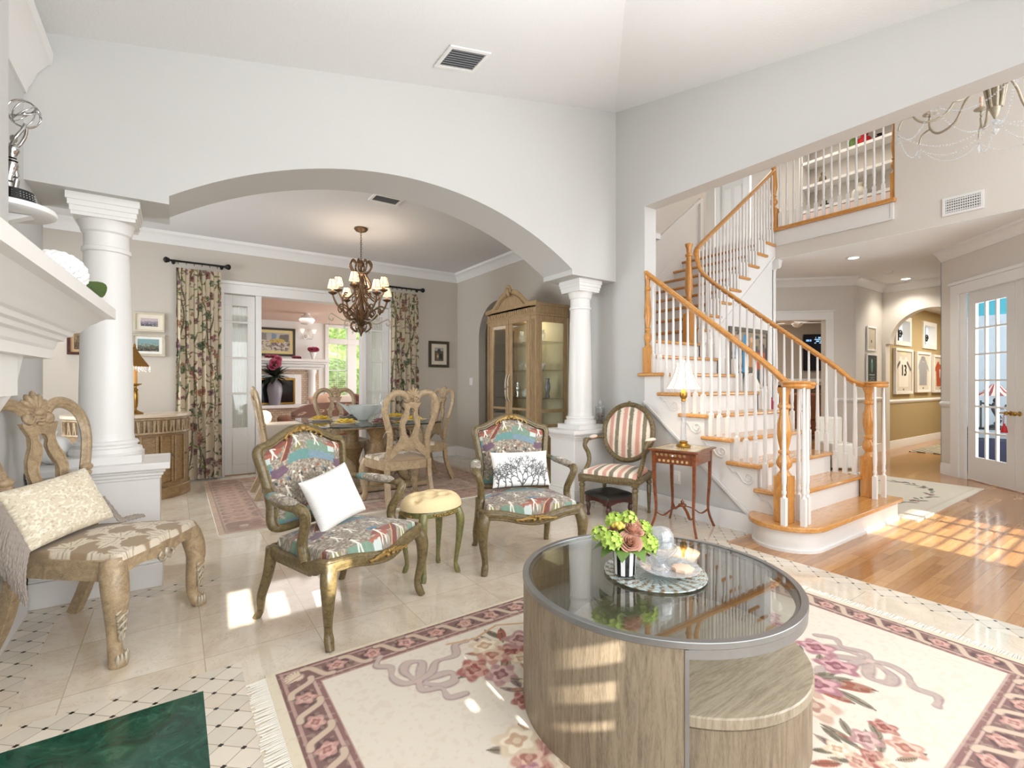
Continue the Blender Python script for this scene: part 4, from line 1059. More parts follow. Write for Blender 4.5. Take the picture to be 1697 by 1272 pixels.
for sx_ in (-1, 1):
    for sy_ in (-1, 1):
        m = MB(); p = cr([(sx_*.125, sy_*.105, .41), (sx_*.14, sy_*.12, .34), (sx_*.132, sy_*.112, .2), (sx_*.118, sy_*.1, .07), (sx_*.122, sy_*.104, .03), (sx_*.13, sy_*.112, 0)], 5)
        r = cr([(.024,), (.027,), (.019,), (.013,), (.017,), (.015,)], 5); m.tube(p, [a[0] for a in r], 12, up=(0, 1, 0)); m.build('leg', 'greenw', ts, 60)
fs_ = thing('footstool', 'little black leather footstool tucked under the striped armchair', 'footstool', (3.24, 3.10, 0), math.radians(-4))
sheet('seat_cushion', 40, 40, lambda U, V: ((U-.5)*.33, (V-.5)*.33, .19+.045*np.maximum(0, (1-(2*U-1)**6)*(1-(2*V-1)**6))**.4), lambda U, V: np.zeros((U.size, 3)), 'leather', fs_)
m = MB(); m.box(-.15, -.15, .165, .15, .15, .193)
for a in range(4):
    i0 = len(m.v); m.prism([(-.15, .17), (-.15, .12), (-.11, .135), (-.04, .15), (.04, .15), (.11, .135), (.15, .12), (.15, .17)], -.15, -.135, 'xz'); R3 = Matrix.Rotation(a*PI/2, 4, 'Z'); warp(m, lambda x, y, z: tuple(R3 @ Vector((x, y, z))), i0)
m.build('frame', 'dmahog', fs_, 30)
for sx_ in (-1, 1):
    for sy_ in (-1, 1): MB().lathe([(.014, 0), (.017, .012), (.01, .03), (.014, .05), (.022, .085), (.018, .11), (.012, .12), (.02, .13), (.02, .17)], 16, (sx_*.132, sy_*.132, 0)).build('leg', 'dmahog', fs_, 60)

tb = thing('side_table', 'slender inlaid mahogany side table with one drawer beside the staircase wall', 'side table', (3.47, 2.49, 0), math.radians(16))
MB().box(-.235, -.205, .655, .235, .205, .67).build('top', 'mahog', tb, 30, .004)
def inlay(U, V):
    x, y = (U-.5)*.44, (V-.5)*.38; c = Cv(x, y, '#cdbd9a'); c.put((np.abs(x) > .2) | (np.abs(y) > .17), '#8d8463')
    for k in range(9):
        a = k*.7; c.leafy(.06*math.cos(a), .06*math.sin(a), .09, a, '#7d7a58', '#d9ccaa'); c.rose(.11*math.cos(a+.3), .1*math.sin(a+.3), .025, ['#b09a74', '#8c9072', '#e0d5ba'], a)
    return c.c
sheet('top_inlay', 90, 80, lambda U, V: ((U-.5)*.44, (V-.5)*.38, .6715+U*0), inlay, vcm('inlaid_marquetry', .15), tb)
MB().box(-.205, -.175, .555, .205, .175, .655).build('case', 'mahog', tb, 30, .003)
dr = MB().box(-.212, -.135, .562, -.2, .135, .6).box(-.212, -.135, .608, -.2, .135, .645).build('drawer', 'mahog', tb, 30, .002)
m = MB()
for k in range(-3, 4):
    m.ball((-.2135, k*.037, .581), (.002, .011, .011), 10, 6)
    m.tube(spiral((-.2135, k*.037+.018, .626), .012, .003, 0, 1.5, 14, ((0, 1, 0), (0, 0, 1))), .0018, 5)
m.build('inlay_scrolls', pm('boxwood_inlay', '#c9ae78', .35), dr, 60)
MB().ball((-.222, 0, .626), .009, 10, 8).build('knob', 'ceram', dr, 60)
for sx_ in (-1, 1):
    for sy_ in (-1, 1):
        m = MB(); p = cr([(sx_*.195, sy_*.165, .655), (sx_*.192, sy_*.162, .4), (sx_*.182, sy_*.152, .2), (sx_*.19, sy_*.16, .1), (sx_*.222, sy_*.19, 0)], 5)
        m.tube(p, [.014-.006*min(1, i/12) for i in range(len(p))], square=True, up=(0, 1, 0)); m.prism([(0, 0), (0, 0)], 0, 0) if 0 else None
        m.build('leg', 'mahog', tb, 35)
m = MB()
for sx_ in (-1, 1):
    for sy_ in (-1, 1): m.tube(cr([(sx_*.184, sy_*.154, .15), (sx_*.13, sy_*.11, .115), (sx_*.07, sy_*.06, .16), (0, 0, .19)], 5), [(.013, .005)]*16, 8)
m.lathe([(.03, .18), (.034, .19), (.03, .2), (.012, .205), (.015, .22), (.004, .235), (0, .24)], 14); m.build('stretcher', 'mahog', tb, 50)

lp = thing('table_lamp', 'crystal column table lamp with a scalloped cream shade on the inlaid side table', 'lamp', (3.5, 2.5, .672))
MB().lathe([(.055, 0), (.06, .008), (.055, .02), (.035, .028), (.03, .036), (.036, .045), (.028, .052), (0, .052)], 28).build('base', 'brass', lp, 50)
MB().lathe([(.024, .052), (.026, .07), (.022, .08), (.02, .2), (.017, .36), (.02, .375), (.014, .38)], 12, lobes=6, amp=.08).build('column', 'crystal', lp, 40)
MB().lathe([(.012, .38), (.022, .385), (.016, .4), (.028, .42), (.03, .45), (.02, .47), (.01, .48), (.01, .53)], 16).build('socket', 'brass', lp, 50)
def shp(U, V):
    a = U*2*PI; r = .055+.075*(1-V)**1.7+.004*np.cos(a*8)*(1-V); return r*np.cos(a), r*np.sin(a), .495+.205*V-.008*np.abs(np.sin(a*4))*(1-V)
o = sheet('lamp_shade', 97, 16, shp, lambda U, V: np.ones((U.size, 3)), 'shade', lp)
m = MB()
for k in range(8):
    a = k*PI/4; m.tube([(x_, y_, z_) for x_, y_, z_ in [tuple(float(q) for q in shp(np.array([k/8]), np.array([v]))[i][0] for i in range(3)) if 0 else tuple(float(q[0]) for q in shp(np.array([k/8]), np.array([v]))) for v in (0, .25, .5, .75, 1)]], .0028, 6)
m.build('shade_ribs', pm('shade_piping', '#c9ab8c', .8), lp, 60)
MB().lathe([(.006, .53), (.006, .715), (.016, .72), (.006, .73), (.012, .745), (.004, .76), (0, .765)], 14).build('finial', 'crystal', lp, 50)
lamp('table_lamp_bulb', 'POINT', (3.5, 2.5, 1.27), 2.2, (1, .82, .6), shadow_soft_size=.03)

# ================================================================ COFFEE TABLE
ct = thing('coffee_table', 'round coffee table with a glass top in a steel ring over curved greywashed oak drums', 'coffee table', (1.5, 1.2, .011))
cw = NT('greywashed_oak')
v = cw.maps((9, 9, .9)); n = cw.noise(5, 7, .62, v, 1.5); f2 = cw.noise(70, 2, .5, v)
cw.bump(f2.outputs[0], .2, .002)
M['gwood'] = cw.fin(cw.ramp(cw.math('MULTIPLY_ADD', f2.outputs[0], .35, cw.math('MULTIPLY', n.outputs[0], .8)), [(.36, '#675a49'), (.66, '#978872')]), .45)
cw = NT('greywashed_oak_top'); v = cw.maps((1.2, 14, 1), (0, 0, .5)); n = cw.noise(5, 7, .62, v, 1.0); f2 = cw.noise(50, 2, .5, v)
M['gwoodt'] = cw.fin(cw.ramp(cw.math('MULTIPLY_ADD', f2.outputs[0], .35, cw.math('MULTIPLY', n.outputs[0], .8)), [(.36, '#7d705c'), (.66, '#aa9d88')]), .35)
# directions are measured from the side of the table that faces the camera
th0 = math.atan2(-1.2, -1.5)
R0 = .5
def arcshell(mb, r0, r1, a0, a1, z0, z1, n=64):
    vs = []
    for i in range(n+1):
        a = a0+(a1-a0)*i/n
        for r, z in ((r0, z0), (r1, z0), (r1, z1), (r0, z1)): vs.append((r*math.cos(a), r*math.sin(a), z))
    fs = [(i*4+k, (i+1)*4+k, (i+1)*4+(k+1) % 4, i*4+(k+1) % 4) for i in range(n) for k in range(4)]+[(0, 1, 2, 3), (n*4+3, n*4+2, n*4+1, n*4)]
    return mb.add(vs, fs)
a_edge = th0+math.radians(10); a_back = th0+math.radians(118)-2*PI
arcshell(MB(), R0-.022, R0, a_edge, a_back, 0.0, .449).build('outer_panel', 'gwood', ct, 40)
m = MB()
for a in (a_edge, a_back):
    i0 = len(m.v); m.box(R0-.026, -.006, 0, R0+.003, .006, .449); R3 = Matrix.Rotation(a, 4, 'Z'); warp(m, lambda x, y, z: tuple(R3 @ Vector((x, y, z))), i0)
m.build('panel_edge', 'steel', ct, 30)
m = MB(); arcshell(m, R0-.02, R0+.003, 0, 2*PI, .4495, .47, 96); arcshell(m, R0-.034, R0-.02, 0, 2*PI, .435, .458, 96); m.build('steel_ring', 'steel', ct, 40, .002)
arcshell(MB(), R0-.016, R0+.001, a_edge+.01, a_back+2*PI-.01, .422, .4493, 60).build('steel_band', 'steel', ct, 40)
MB().lathe([(0, .4575), (R0-.021, .4575), (R0-.021, .4665), (0, .4665)], 96).build('glass_top', 'tableglass', ct, 40)
cx, cy = .1*math.cos(th0+math.radians(64)), .1*math.sin(th0+math.radians(64))
m = MB(); m.lathe([(.41, 0), (.414, .004), (.414, .208), (.41, .211)], 96, (cx, cy, 0)); dn = m.build('inner_drum', 'gwood', ct, 40)
m = MB(); m.lathe([(.412, .214), (.42, .217), (.42, .244), (.416, .248), (0, .248), (0, .214)], 96, (cx, cy, 0)); m.build('inner_drum_top', 'gwoodt', ct, 40)

gp = tag(sheet('round_platter', 150, 50, lambda U, V: (1.5+.19*V*np.cos(U*2*PI), 1.2+.19*V*np.sin(U*2*PI), .4715+.012*V**3), None or (lambda U, V: (lambda c: (
    [c.put((np.sin(U*2*PI*26+V*5) > .72) & (V > .35+.25*((np.floor(U*26) % 2))) , '#8c6a34'), c.put((np.sin(U*2*PI*26+2+V*4) > .8) & (V > .3), '#3d3a34', .8), c.put(hashn(np.floor(U*300), np.floor(V*40)) > .75, '#e9efef', .6)], c.c)[1])(Cv(U, V, '#aebdba'))), 'foil', None, .004), 'round mosaic glass platter with gold flame shapes at the middle of the coffee table', 'platter')
fl_ = thing('flower_arrangement', 'small bouquet of blush roses and lime blooms in a striped pot on the platter', 'flowers', (1.395, 1.255, .486)); fl_.scale = (1.15, 1.15, 1.1)
m = MB()
for k in range(16):
    a0, a1 = 2*PI*k/16, 2*PI*(k+1)/16; m.m = k % 2; r = .034
    m.add([(r*math.cos(a0), r*math.sin(a0), 0), (r*math.cos(a1), r*math.sin(a1), 0), (r*1.12*math.cos(a1), r*1.12*math.sin(a1), .085), (r*1.12*math.cos(a0), r*1.12*math.sin(a0), .085)], [(0, 1, 2, 3)])
m.m = 1; m.lathe([(0, .0), (.034, .0)], 16); m.build('striped_pot', ['blackg', 'ceram'], fl_, 0)
def petals(m, c, r, n, rings=2, cup=.5, th=.12):
    for g in range(rings):
        for k in range(n):
            a = 2*PI*(k+.5*g)/n; rr = r*(1-.35*g)
            def pt(u, v):
                w_ = math.sin(PI*min(1, v*.85+.12))*.55; x = rr*v; y = rr*w_*(u-.5)*1.6; z = rr*(cup*v*v+.25*g+.18*(u-.5)**2*4*v)
                return (c[0]+x*math.cos(a)-y*math.sin(a), c[1]+x*math.sin(a)+y*math.cos(a), c[2]+z)
            m.grid(pt, 4, 5)
    return m
rnd = random.Random(4)
def bloom(par, c, r, mat, n=6, rings=3, cup=.7, name='bloom'): return petals(MB(), c, r, n, rings, cup).build(name, mat, par, 60)
def rose_mesh(m, c, r, tilt_=(0, 0)):
    T_ = Matrix.Translation(c) @ Matrix.Rotation(tilt_[0], 4, 'X') @ Matrix.Rotation(tilt_[1], 4, 'Y')
    for g in range(6):
        rg_ = r*(.16+.155*g); n = 3+g//2
        for k in range(n):
            a0 = 2*PI*k/n+g*1.1
            def pt(u, v):
                a = a0+(u-.5)*2*PI/n*1.35; rr = rg_*(.55+.45*v)+r*.12*v*v*g/3; return tuple(T_ @ Vector((rr*math.cos(a), rr*math.sin(a), r*(-.5+.95*v-.12*g*v+.1*math.cos((u-.5)*4)))))
            m.grid(pt, 7, 5)
    return m
for c, r, mt, tl_ in (((-.022, -.045, .125), .036, 'blush', (.75, -.35)), ((.012, -.028, .158), .033, 'blush', (.4, .1)), ((-.02, .02, .16), .028, 'blush', (-.2, -.3)), ((.05, .0, .165), .03, 'blush', (.2, .5)), ((.055, -.045, .125), .024, 'blush', (.8, .6))): rose_mesh(MB(), c, r, tl_).build('rose', mt, fl_, 70)
for hc, hr, n_ in (((.045, -.055, .105), .036, 26), ((.085, .0, .13), .036, 26), ((-.07, -.01, .125), .034, 24), ((.0, .04, .165), .034, 24), ((-.06, .05, .13), .03, 18), ((.05, .055, .125), .03, 18), ((.02, .0, .185), .026, 18)):
    m = MB()
    for k in range(n_):
        ph = math.acos(1-1.5*(k+.5)/n_); a = k*2.39996; d = Vector((math.sin(ph)*math.cos(a), math.sin(ph)*math.sin(a), math.cos(ph))); Q = d.to_track_quat('Z', 'Y').to_matrix().to_4x4(); T_ = Matrix.Translation(Vector(hc)+d*hr*.8) @ Q
        i0 = len(m.v); petals(m, (0, 0, 0), hr*.42, 5, 1, .25); warp(m, lambda x, y, z: tuple(T_ @ Vector((x, y, z))), i0)
    m.build('hydrangea_bloom', 'lime', fl_, 60)
m = MB()
for k in range(7): m.ball((-.035+.008*(k % 3), -.01+.012*(k//3), .165+.006*(k % 2)), .0085, 8, 6)
m.build('berries', 'berry', fl_, 60)
m = MB()
for k in range(9):
    a = k*.7+.3; m.grid(lambda u, v: ((.03+.075*v)*math.cos(a)-(u-.5)*.05*math.sin(PI*v)*math.sin(a), (.03+.075*v)*math.sin(a)+(u-.5)*.05*math.sin(PI*v)*math.cos(a), .08+.035*math.sin(v*2.5)-.03*v), 4, 7)
m.build('leaves', 'leaf', fl_, 60)
m = MB()
for k in range(8): a = k*.8; m.tube([(0, 0, .03), (.03*math.cos(a), .03*math.sin(a), .12)], .0025, 5)
m.build('stems', 'leaf', fl_, 60)
cb = thing('crystal_plate', 'scalloped cut crystal plate holding a candle on the platter', 'plate', (1.545, 1.165, .4855))
MB().lathe([(0, 0), (.05, 0), (.07, .004), (.105, .016), (.113, .022), (.108, .022), (.07, .009), (0, .005)], 96, lobes=24, amp=.018).build('plate', 'crystal', cb, 30)
tag(MB().lathe([(0, .0), (.038, .0), (.04, .004), (.038, .012), (.03, .015), (0, .016)], 24, (1.585, 1.135, .4915), lobes=8, amp=.1).build('candle', 'candle', None, 40), 'small scalloped peach candle lying in the crystal plate', 'candle')
gb = thing('crystal_goblet', 'cut crystal footed bowl with a domed glass top standing on the crystal plate', 'crystal bowl', (1.525, 1.19, .4915))
MB().lathe([(.035, 0), (.036, .006), (.02, .012), (.012, .024), (.018, .036), (.04, .055), (.058, .075), (.062, .09), (.058, .09), (.036, .06), (0, .045)], 32, lobes=16, amp=.02).build('bowl', 'crystal', gb, 30)
MB().lathe([(.044, .088), (.048, .11), (.046, .135), (.034, .155), (.012, .162), (0, .163), (0, .157), (.03, .15), (.042, .132), (.043, .11), (.040, .088)], 32, lobes=12, amp=.015).build('dome', 'crystal', gb, 30)
sh = MB(); sh.grid(lambda u, v: (1.60+.085*v*math.cos((u-.5)*2.2+.2)*1.0, 1.275+.085*v*math.sin((u-.5)*2.2+.2)-.0, .488+.018*v+.004*math.cos(u*60)*v), 50, 6)
tag(sh.build('scallop_shell', pm('peach_shell', '#e6c4a4', .5), None, 60), 'peach scallop shell resting on the platter behind the crystal bowl', 'shell')
sh.v and None
# ================================================================ FIREPLACE SIDE (left edge)
mp = thing('fireplace_mantel', 'white moulded fireplace mantel jutting in at the left edge of the room', 'mantel', (-.688, 2.021, 0), math.radians(-2.7))
def lay(m, z0, z1, xo, y1):     # one moulding layer: projects xo from the wall plane, ends at y1, box
    m.box(0, -3.2, z0, xo, y1-2, z1)
m = MB()
prof = [(0, 1.30), (.255, 1.30), (.255, 1.335), (.262, 1.345), (.268, 1.37), (.285, 1.375), (.29, 1.39), (.305, 1.395), (.31, 1.41), (.325, 1.415), (.34, 1.43), (.355, 1.45), (.375, 1.465), (.385, 1.475), (.40, 1.485), (.43, 1.49), (.43, 1.535), (0, 1.535)]
# mitred profile: along the front and round the far end
vs = []; n = len(prof)
for q, z in prof: vs.append((q, -3.2, z))
for q, z in prof: vs.append((q, .38+q, z))
for q, z in prof: vs.append((0, .38+q, z))
fs = [(i, (i+1) % n, (i+1) % n+n, i+n) for i in range(n)]+[(i+n, (i+1) % n+n, (i+1) % n+2*n, i+2*n) for i in range(n)]
m.add(vs, fs); m.build('shelf', 'white', mp, 20)
MB().box(0, -3.2, 1.16, .22, .36, 1.30).box(0, -3.2, 0, .12, .40, 1.16).build('breast', 'white', mp, 0)
m = MB(); m.prism([(0, 1.02), (.08, 1.04), (.16, 1.1), (.2, 1.18), (.22, 1.3), (0, 1.3)], .30, .42, 'xz')
for k in range(5): m.tube(cr([(.2, .31+.024*k, 1.28), (.18, .31+.024*k, 1.16), (.1, .31+.024*k, 1.05)], 4), .011, 6)
m.build('corbel', 'white', mp, 50)
m = MB().box(.02, .26, 0, .15, .42, .9); m.build('pilaster', 'white', mp, 0, .006)
struct(MB().box(-.65, -1.3, 1.535, -.50, 2.50, 3.4).build('wall_chimney_breast', 'wall', angle=0))
sh = thing('corner_shelf', 'small rounded white wall shelf above the mantel carrying the trophy', 'shelf', (-.535, 2.67, 1.865))
MB().lathe([(0, 0), (.135, 0), (.148, .008), (.15, .018), (.145, .028), (0, .028)], 48, (0, 0, 0), .95, 1).build('shelf_board', 'white', sh, 40)
MB().prism([(-.125, 0), (-.125, -.16), (-.1, -.15), (-.03, -.05), (.07, -.002)], -.025, .025, 'xz').build('bracket', 'white', sh, 20)
tr = thing('trophy', 'silver figurine trophy lifting a wire globe on a round black base', 'trophy', (-.52, 2.64, 1.895))
bs = MB().lathe([(0, 0), (.078, 0), (.078, .004), (.074, .007), (.066, .05), (.06, .053), (0, .053)], 36).build('base', 'blackg', tr, 40)
m = MB()
for r_, z in ((.0705, .020), (.069, .029), (.0678, .038)):
    for k in range(9): a = -1.35+k*.16+.02*math.sin(k); m.cbox((r_*math.cos(a), r_*math.sin(a), z), (.003, .008, .0035))
m.build('inscription', 'chrome', bs, 0)
m = MB(); m.tube(cr([(-.006, 0, .05), (-.008, 0, .09), (-.004, 0, .13), (0, 0, .155), (0, 0, .185), (.003, 0, .215), (.004, 0, .235)], 5), [a[0] for a in cr([(.016,), (.013,), (.019,), (.022,), (.015,), (.022,), (.01,)], 5)], 12)
m.tube(cr([(.006, 0, .05), (.012, .006, .10), (.008, .004, .14)], 5), .011, 10); m.ball((.006, 0, .255), (.012, .012, .016)); m.build('figure', 'chrome', tr, 60)
m = MB()
for s2 in (-1, 1): m.tube(cr([(.004, s2*.02, .225), (.018, s2*.034, .25), (.034, s2*.026, .285), (.04, s2*.012, .315)], 5), .006, 8)
m.build('arm', 'chrome', tr, 60)
m = MB()
for k in range(5):
    R3 = Matrix.Rotation(k*PI/5, 3, 'Z') @ Matrix.Rotation(PI/2+.25*k, 3, 'X'); c_ = Vector((.035, 0, .36))
    m.tube([tuple(c_+R3 @ Vector((.05*math.cos(2*PI*i/32), .05*math.sin(2*PI*i/32), 0))) for i in range(32)], .0024, 6, closed=True)
m.ball((.035, 0, .36), .01); m.build('wire_globe', 'chrome', tr, 60)
hy = thing('white_flower', 'white pompom blossom with a green leaf lying on the mantel', 'flower', (-.375, 2.50, 1.536))
m = MB(); rnd = random.Random(9)
for k in range(150):
    ph = math.acos(1-1.75*(k+.5)/150); a = k*2.39996; r_ = .085
    c = (r_*math.sin(ph)*math.cos(a), r_*math.sin(ph)*math.sin(a)*1.15, .085+.075*math.cos(ph)); m.ball(c, (.016, .016, .012), 7, 5)
m.ball((0, 0, .08), (.078, .088, .068), 16, 10); m.build('blossom', 'whitep', hy, 60)
MB().grid(lambda u, v: (.06+.05*v+(u-.5)*.10*math.sin(PI*min(1, v*.9+.08)), .05+.22*v, .062+.012*v-.03*v*v+abs(u-.5)*.05*math.sin(PI*min(1, v+.1))), 7, 9).build('leaf', 'leaf', hy, 60)

# ================================================================ PICTURES
def framed(name, label, cat, loc, rz, w, h, fmat, fw, mat_c, mb_, art, dep=.025, group=None, n=60):
    o = thing(name, label, cat, loc, rz, group)
    m = MB()
    for x0, x1, z0, z1 in ((-w/2, w/2, -h/2, -h/2+fw), (-w/2, w/2, h/2-fw, h/2), (-w/2, -w/2+fw, -h/2+fw, h/2-fw), (w/2-fw, w/2, -h/2+fw, h/2-fw)): m.box(x0, -dep, z0, x1, 0, z1)
    m.build('picture_frame', fmat, o, 0, .003)
    iw, ih = w-2*fw, h-2*fw
    MB().box(-iw/2, -dep*.5, -ih/2, iw/2, -.002, ih/2).build('mount', pm('mount_'+name, mat_c, .8), o, 0)
    aw, ah = iw-2*mb_, ih-2*mb_
    sheet('print', n, int(n*ah/aw)+2, lambda U, V: ((U-.5)*aw, U*0-dep*.5-.0015, (V-.5)*ah), art, 'print', o)
    return o
def landscape(sky, far, mid, near, acc, k=1):
    def f(U, V):
        c = Cv(U, V, sky); n = vnoise(U, V, 7, k); n2 = vnoise(U, V, 18, k+3)
        c.put(V < .62+.12*(n-.5), far); c.put((V < .45+.2*(n-.5)), mid); c.put((V < .28+.3*(n2-.5)), near)
        c.put((n2 > .68) & (V < .7), acc, .9); c.put((vnoise(U, V, 30, k+9) > .75) & (V < .6), near, .8); return c.c
    return f
framed('framed_picture', 'cream framed misty landscape, upper of two pictures above the carved sideboard', 'picture', (-.255, 7.255, 1.94), 0, .30, .23, pm('cream_frame', '#cfc3ab', .5), .022, '#e6ddca', .045, landscape('#c4b2b4', '#8d8790', '#77707a', '#4c4a52', '#b7a8b0', 1))
framed('framed_picture', 'silver framed rocky shore picture behind the brass sideboard lamp', 'picture', (-.265, 7.255, 1.665), 0, .33, .27, 'silverleaf', .032, '#efece4', .03, landscape('#7fa0a2', '#8aa39b', '#5d6357', '#33352f', '#7d7358', 4))
framed('framed_picture', 'narrow dark brown framed picture half hidden behind the left column', 'picture', (-.90, 7.255, 1.75), 0, .18, .44, 'dmahog', .03, '#b59a76', .03, landscape('#a89478', '#7c6a50', '#60503a', '#453826', '#937c5c', 6))
framed('framed_picture', 'small picture in a dark carved frame right of the floral curtain on the dining wall', 'picture', (3.58, 7.255, 1.69), 0, .37, .43, pm('dark_gilt_frame', '#4c4334', .4, .3, .3, 60), .045, '#d9cfbb', .06, lambda U, V: (lambda c: ([c.put(V > .75, '#a8a49a'), c.ell(.5, .75, .2, .2, 0, '#4a4038'), c.poly([(.2, .1), (.45, .1), (.45, .6), (.2, .6)], '#8a6a48'), c.poly([(.55, .15), (.85, .15), (.85, .55), (.55, .55)], '#2c2c30'), c.ell(.35, .35, .1, .12, 0, '#c8b08c')], c.c)[1])(Cv(U, V, '#57504a')))

def crowd(U, V):
    c = Cv(U, V, '#6a5644'); c.poly([(0, .75), (1, .72), (1, 1), (0, 1)], '#9a8b74'); c.put(vnoise(U, V, 12, 2) > .6, '#3d4650')
    c.poly([(.05, .35), (.25, .4), (.3, .85), (.08, .8)], '#2f7fb5'); c.poly([(.3, .2), (.42, .2), (.45, .9), (.34, .95)], '#3a8fbf'); c.poly([(.46, .3), (.62, .3), (.6, .8), (.5, .8)], '#b88a5c')
    c.poly([(.66, .25), (.95, .3), (.95, .6), (.7, .62)], '#b5552f'); c.ell(.56, .85, .05, .06, 0, '#d9b08a'); c.ell(.16, .87, .05, .06, 0, '#cfa27e'); c.ell(.8, .72, .06, .08, 0, '#8a7a66'); c.poly([(0, 0), (1, 0), (1, .22), (0, .2)], '#3a4550')
    return c.c
framed('framed_painting', 'colourful figure painting on the white wall under the upper stair flight', 'painting', (6.36, 3.526, 1.56), 0, .98, .78, pm('grey_brown_frame', '#6b6459', .5), .05, '#6a5644', .0, crowd)
tl = thing('white_lamp', 'lamp with a white cone shade below the painting, glimpsed between the stair balusters', 'lamp', (6.1, 3.36, .78))
MB().lathe([(.16, .30), (.05, .56), (.045, .56), (.155, .30)], 24).build('lamp_shade', 'linen', tl, 60)
MB().lathe([(.07, 0), (.07, .02), (.02, .04), (.035, .1), (.045, .18), (.02, .25), (.012, .5), (0, .5)], 16).build('base', 'ceram', tl, 60)
cs = thing('console_table', 'narrow white console table under the painting behind the stair', 'table', (6.3, 3.34, 0))
MB().box(-.5, -.16, .75, .5, .16, .78).build('top', 'white', cs, 0, .004)
for a in (-1, 1):
    for b in (-1, 1): MB().box(a*.46-.02, b*.12-.02, 0, a*.46+.02, b*.12+.02, .75).build('leg', 'white', cs, 0)
for i, (x, c_) in enumerate(((6.47, 'redbox'), (6.60, 'redbox'))): tag(MB().lathe([(0, 0), (.03, 0), (.036, .05), (.03, .18), (.014, .21), (.014, .24), (0, .24)], 14, (x, 3.34, .78)).build('vase', c_, None, 60), ('magenta vase on the console, nearer the white lamp', 'magenta vase on the console, nearer its right end')[i], 'vase')

# ================================================================ HALF WALL DRESSING
for i, (x, y, r_) in enumerate(((-.585, 3.72, .082), (-.545, 3.62, .04))): pass
o = thing('ceramic_pumpkin', 'large white ribbed ceramic gourd on the left half wall behind the column', 'ceramic gourd', (-.575, 3.80, .738))
MB().lathe([(.001, .155), (.03, .16), (.065, .14), (.085, .085), (.07, .03), (.03, .0), (0, .0)], 40, lobes=8, amp=.035).build('gourd', 'ceram', o, 60); MB().tube(cr([(0, 0, .15), (.004, 0, .175), (.014, 0, .19)], 4), .008, 8).build('stem', 'ceram', o, 60)
o = thing('ceramic_pumpkin', 'small white ceramic gourd tucked against the left column base', 'ceramic gourd', (-.565, 3.66, .738)) if 0 else None
gj = thing('glass_jar', 'tall lidded glass jar of potpourri on the right half wall beside the column', 'jar', (3.69, 3.66, .738))
MB().lathe([(0, 0), (.045, 0), (.05, .01), (.05, .2), (.044, .215), (.04, .2), (.045, .19), (.045, .012), (0, .01)], 28).build('jar', 'clear', gj, 50)
m = MB(); rnd = random.Random(8)
for k in range(90): a, r_ = rnd.random()*6.28, .035*math.sqrt(rnd.random()); m.ball((r_*math.cos(a), r_*math.sin(a), .02+.14*rnd.random()), (.009, .007, .006), 6, 4)
q = m.build('potpourri', pm('potpourri', '#a5897c', .9, 0, .5, 90), gj, 60); q['kind'] = 'stuff'
MB().lathe([(.05, .212), (.05, .222), (.02, .235), (.01, .245), (.02, .262), (.016, .285), (.006, .3), (0, .302)], 24).build('lid', 'crystal', gj, 50)

# ================================================================ DINING ROOM
# floral curtains on rods
def floral(X, Y, seed=1):
    c = Cv(X, Y, '#cdbfa6'); rnd = random.Random(seed)
    for k in range(9):
        x0 = k*.11-.02; pts = [(x0+.05*math.sin(t*3.1+k*1.7)+.02*math.sin(t*7), t) for t in np.linspace(0, 2.8, 60)]; c.line(pts, .008, '#57533a')
        for t in np.linspace(.05, 2.7, 34):
            x = x0+.05*math.sin(t*3.1+k*1.7); a = rnd.uniform(-PI, PI); q = [(x, t), (x+.03*math.cos(a), t+.03*math.sin(a)), (x+.05*math.cos(a+.6), t+.05*math.sin(a+.6))]; c.line(q, .006, '#5d5638'); c.leafy(q[2][0], q[2][1], rnd.uniform(.045, .075), a+rnd.uniform(-1, 1), rnd.choice(['#5c6b3a', '#7d7a44', '#8a8250', '#47523a', '#7a4a40']))
    pal = [['#6f4440', '#956a5c', '#543033'], ['#47533e', '#757f5a', '#383f2f'], ['#876048', '#b08c6c', '#6c4838'], ['#75545a', '#a08080', '#5a3c44']]
    for k in range(120): c.rose(rnd.uniform(0, .95), rnd.uniform(0, 2.7), rnd.uniform(.025, .06), pal[k % 4], rnd.random()*3)
    c.put(hashn(np.floor(X*260), np.floor(Y*260)) > .93, '#b7a888', .4); return c.c
def curtain(x0, x1, label, seed):
    o = thing('curtain', label, 'curtain', ((x0+x1)/2, 7.16, 0)); W_ = x1-x0
    def pos(U, V):
        ph = U*2*PI*5.5; z = .02+V*2.60; am = .04*(.55+.45*(1-V))
        return (U-.5)*W_*(1+.04*(1-V))+.012*np.sin(ph*2+1), -.0+am*np.sin(ph)+.008*np.sin(ph*3+V*4), z
    sheet('fabric', 190, 330, pos, lambda U, V: floral(U*.9, V*2.6, seed), 'cloth', o)
    r_ = thing('curtain_rod', 'black iron curtain rod above the '+label, 'curtain rod', ((x0+x1)/2, 7.17, 2.70))
    hw_ = W_/2+.07
    MB().tube([(-hw_, 0, 0), (hw_, 0, 0)], .013, 12, up=(0, 0, 1)).build('pole', 'black', r_, 50)
    for sg in (-1, 1):
        m = MB(); m.ball((sg*(hw_+.02), 0, 0), (.03, .036, .036)); m.ball((sg*(hw_-.005), 0, 0), (.012, .028, .028)); m.build('finial', 'black', r_, 60)
        MB().tube([(sg*(hw_-.05), 0, 0), (sg*(hw_-.05), .085, 0)], .008, 8).ball((sg*(hw_-.05), .08, 0), (.02, .008, .03)).build('bracket', 'black', r_, 60)
    for k in range(6):
        x = -W_/2+.03+k*(W_-.06)/5; MB().tube([(x, .022*math.cos(2*PI*i/16), -.012+.022*math.sin(2*PI*i/16)) for i in range(16)], .0035, 6, up=(1, 0, 0), closed=True).build('ring', 'black', r_, 60)
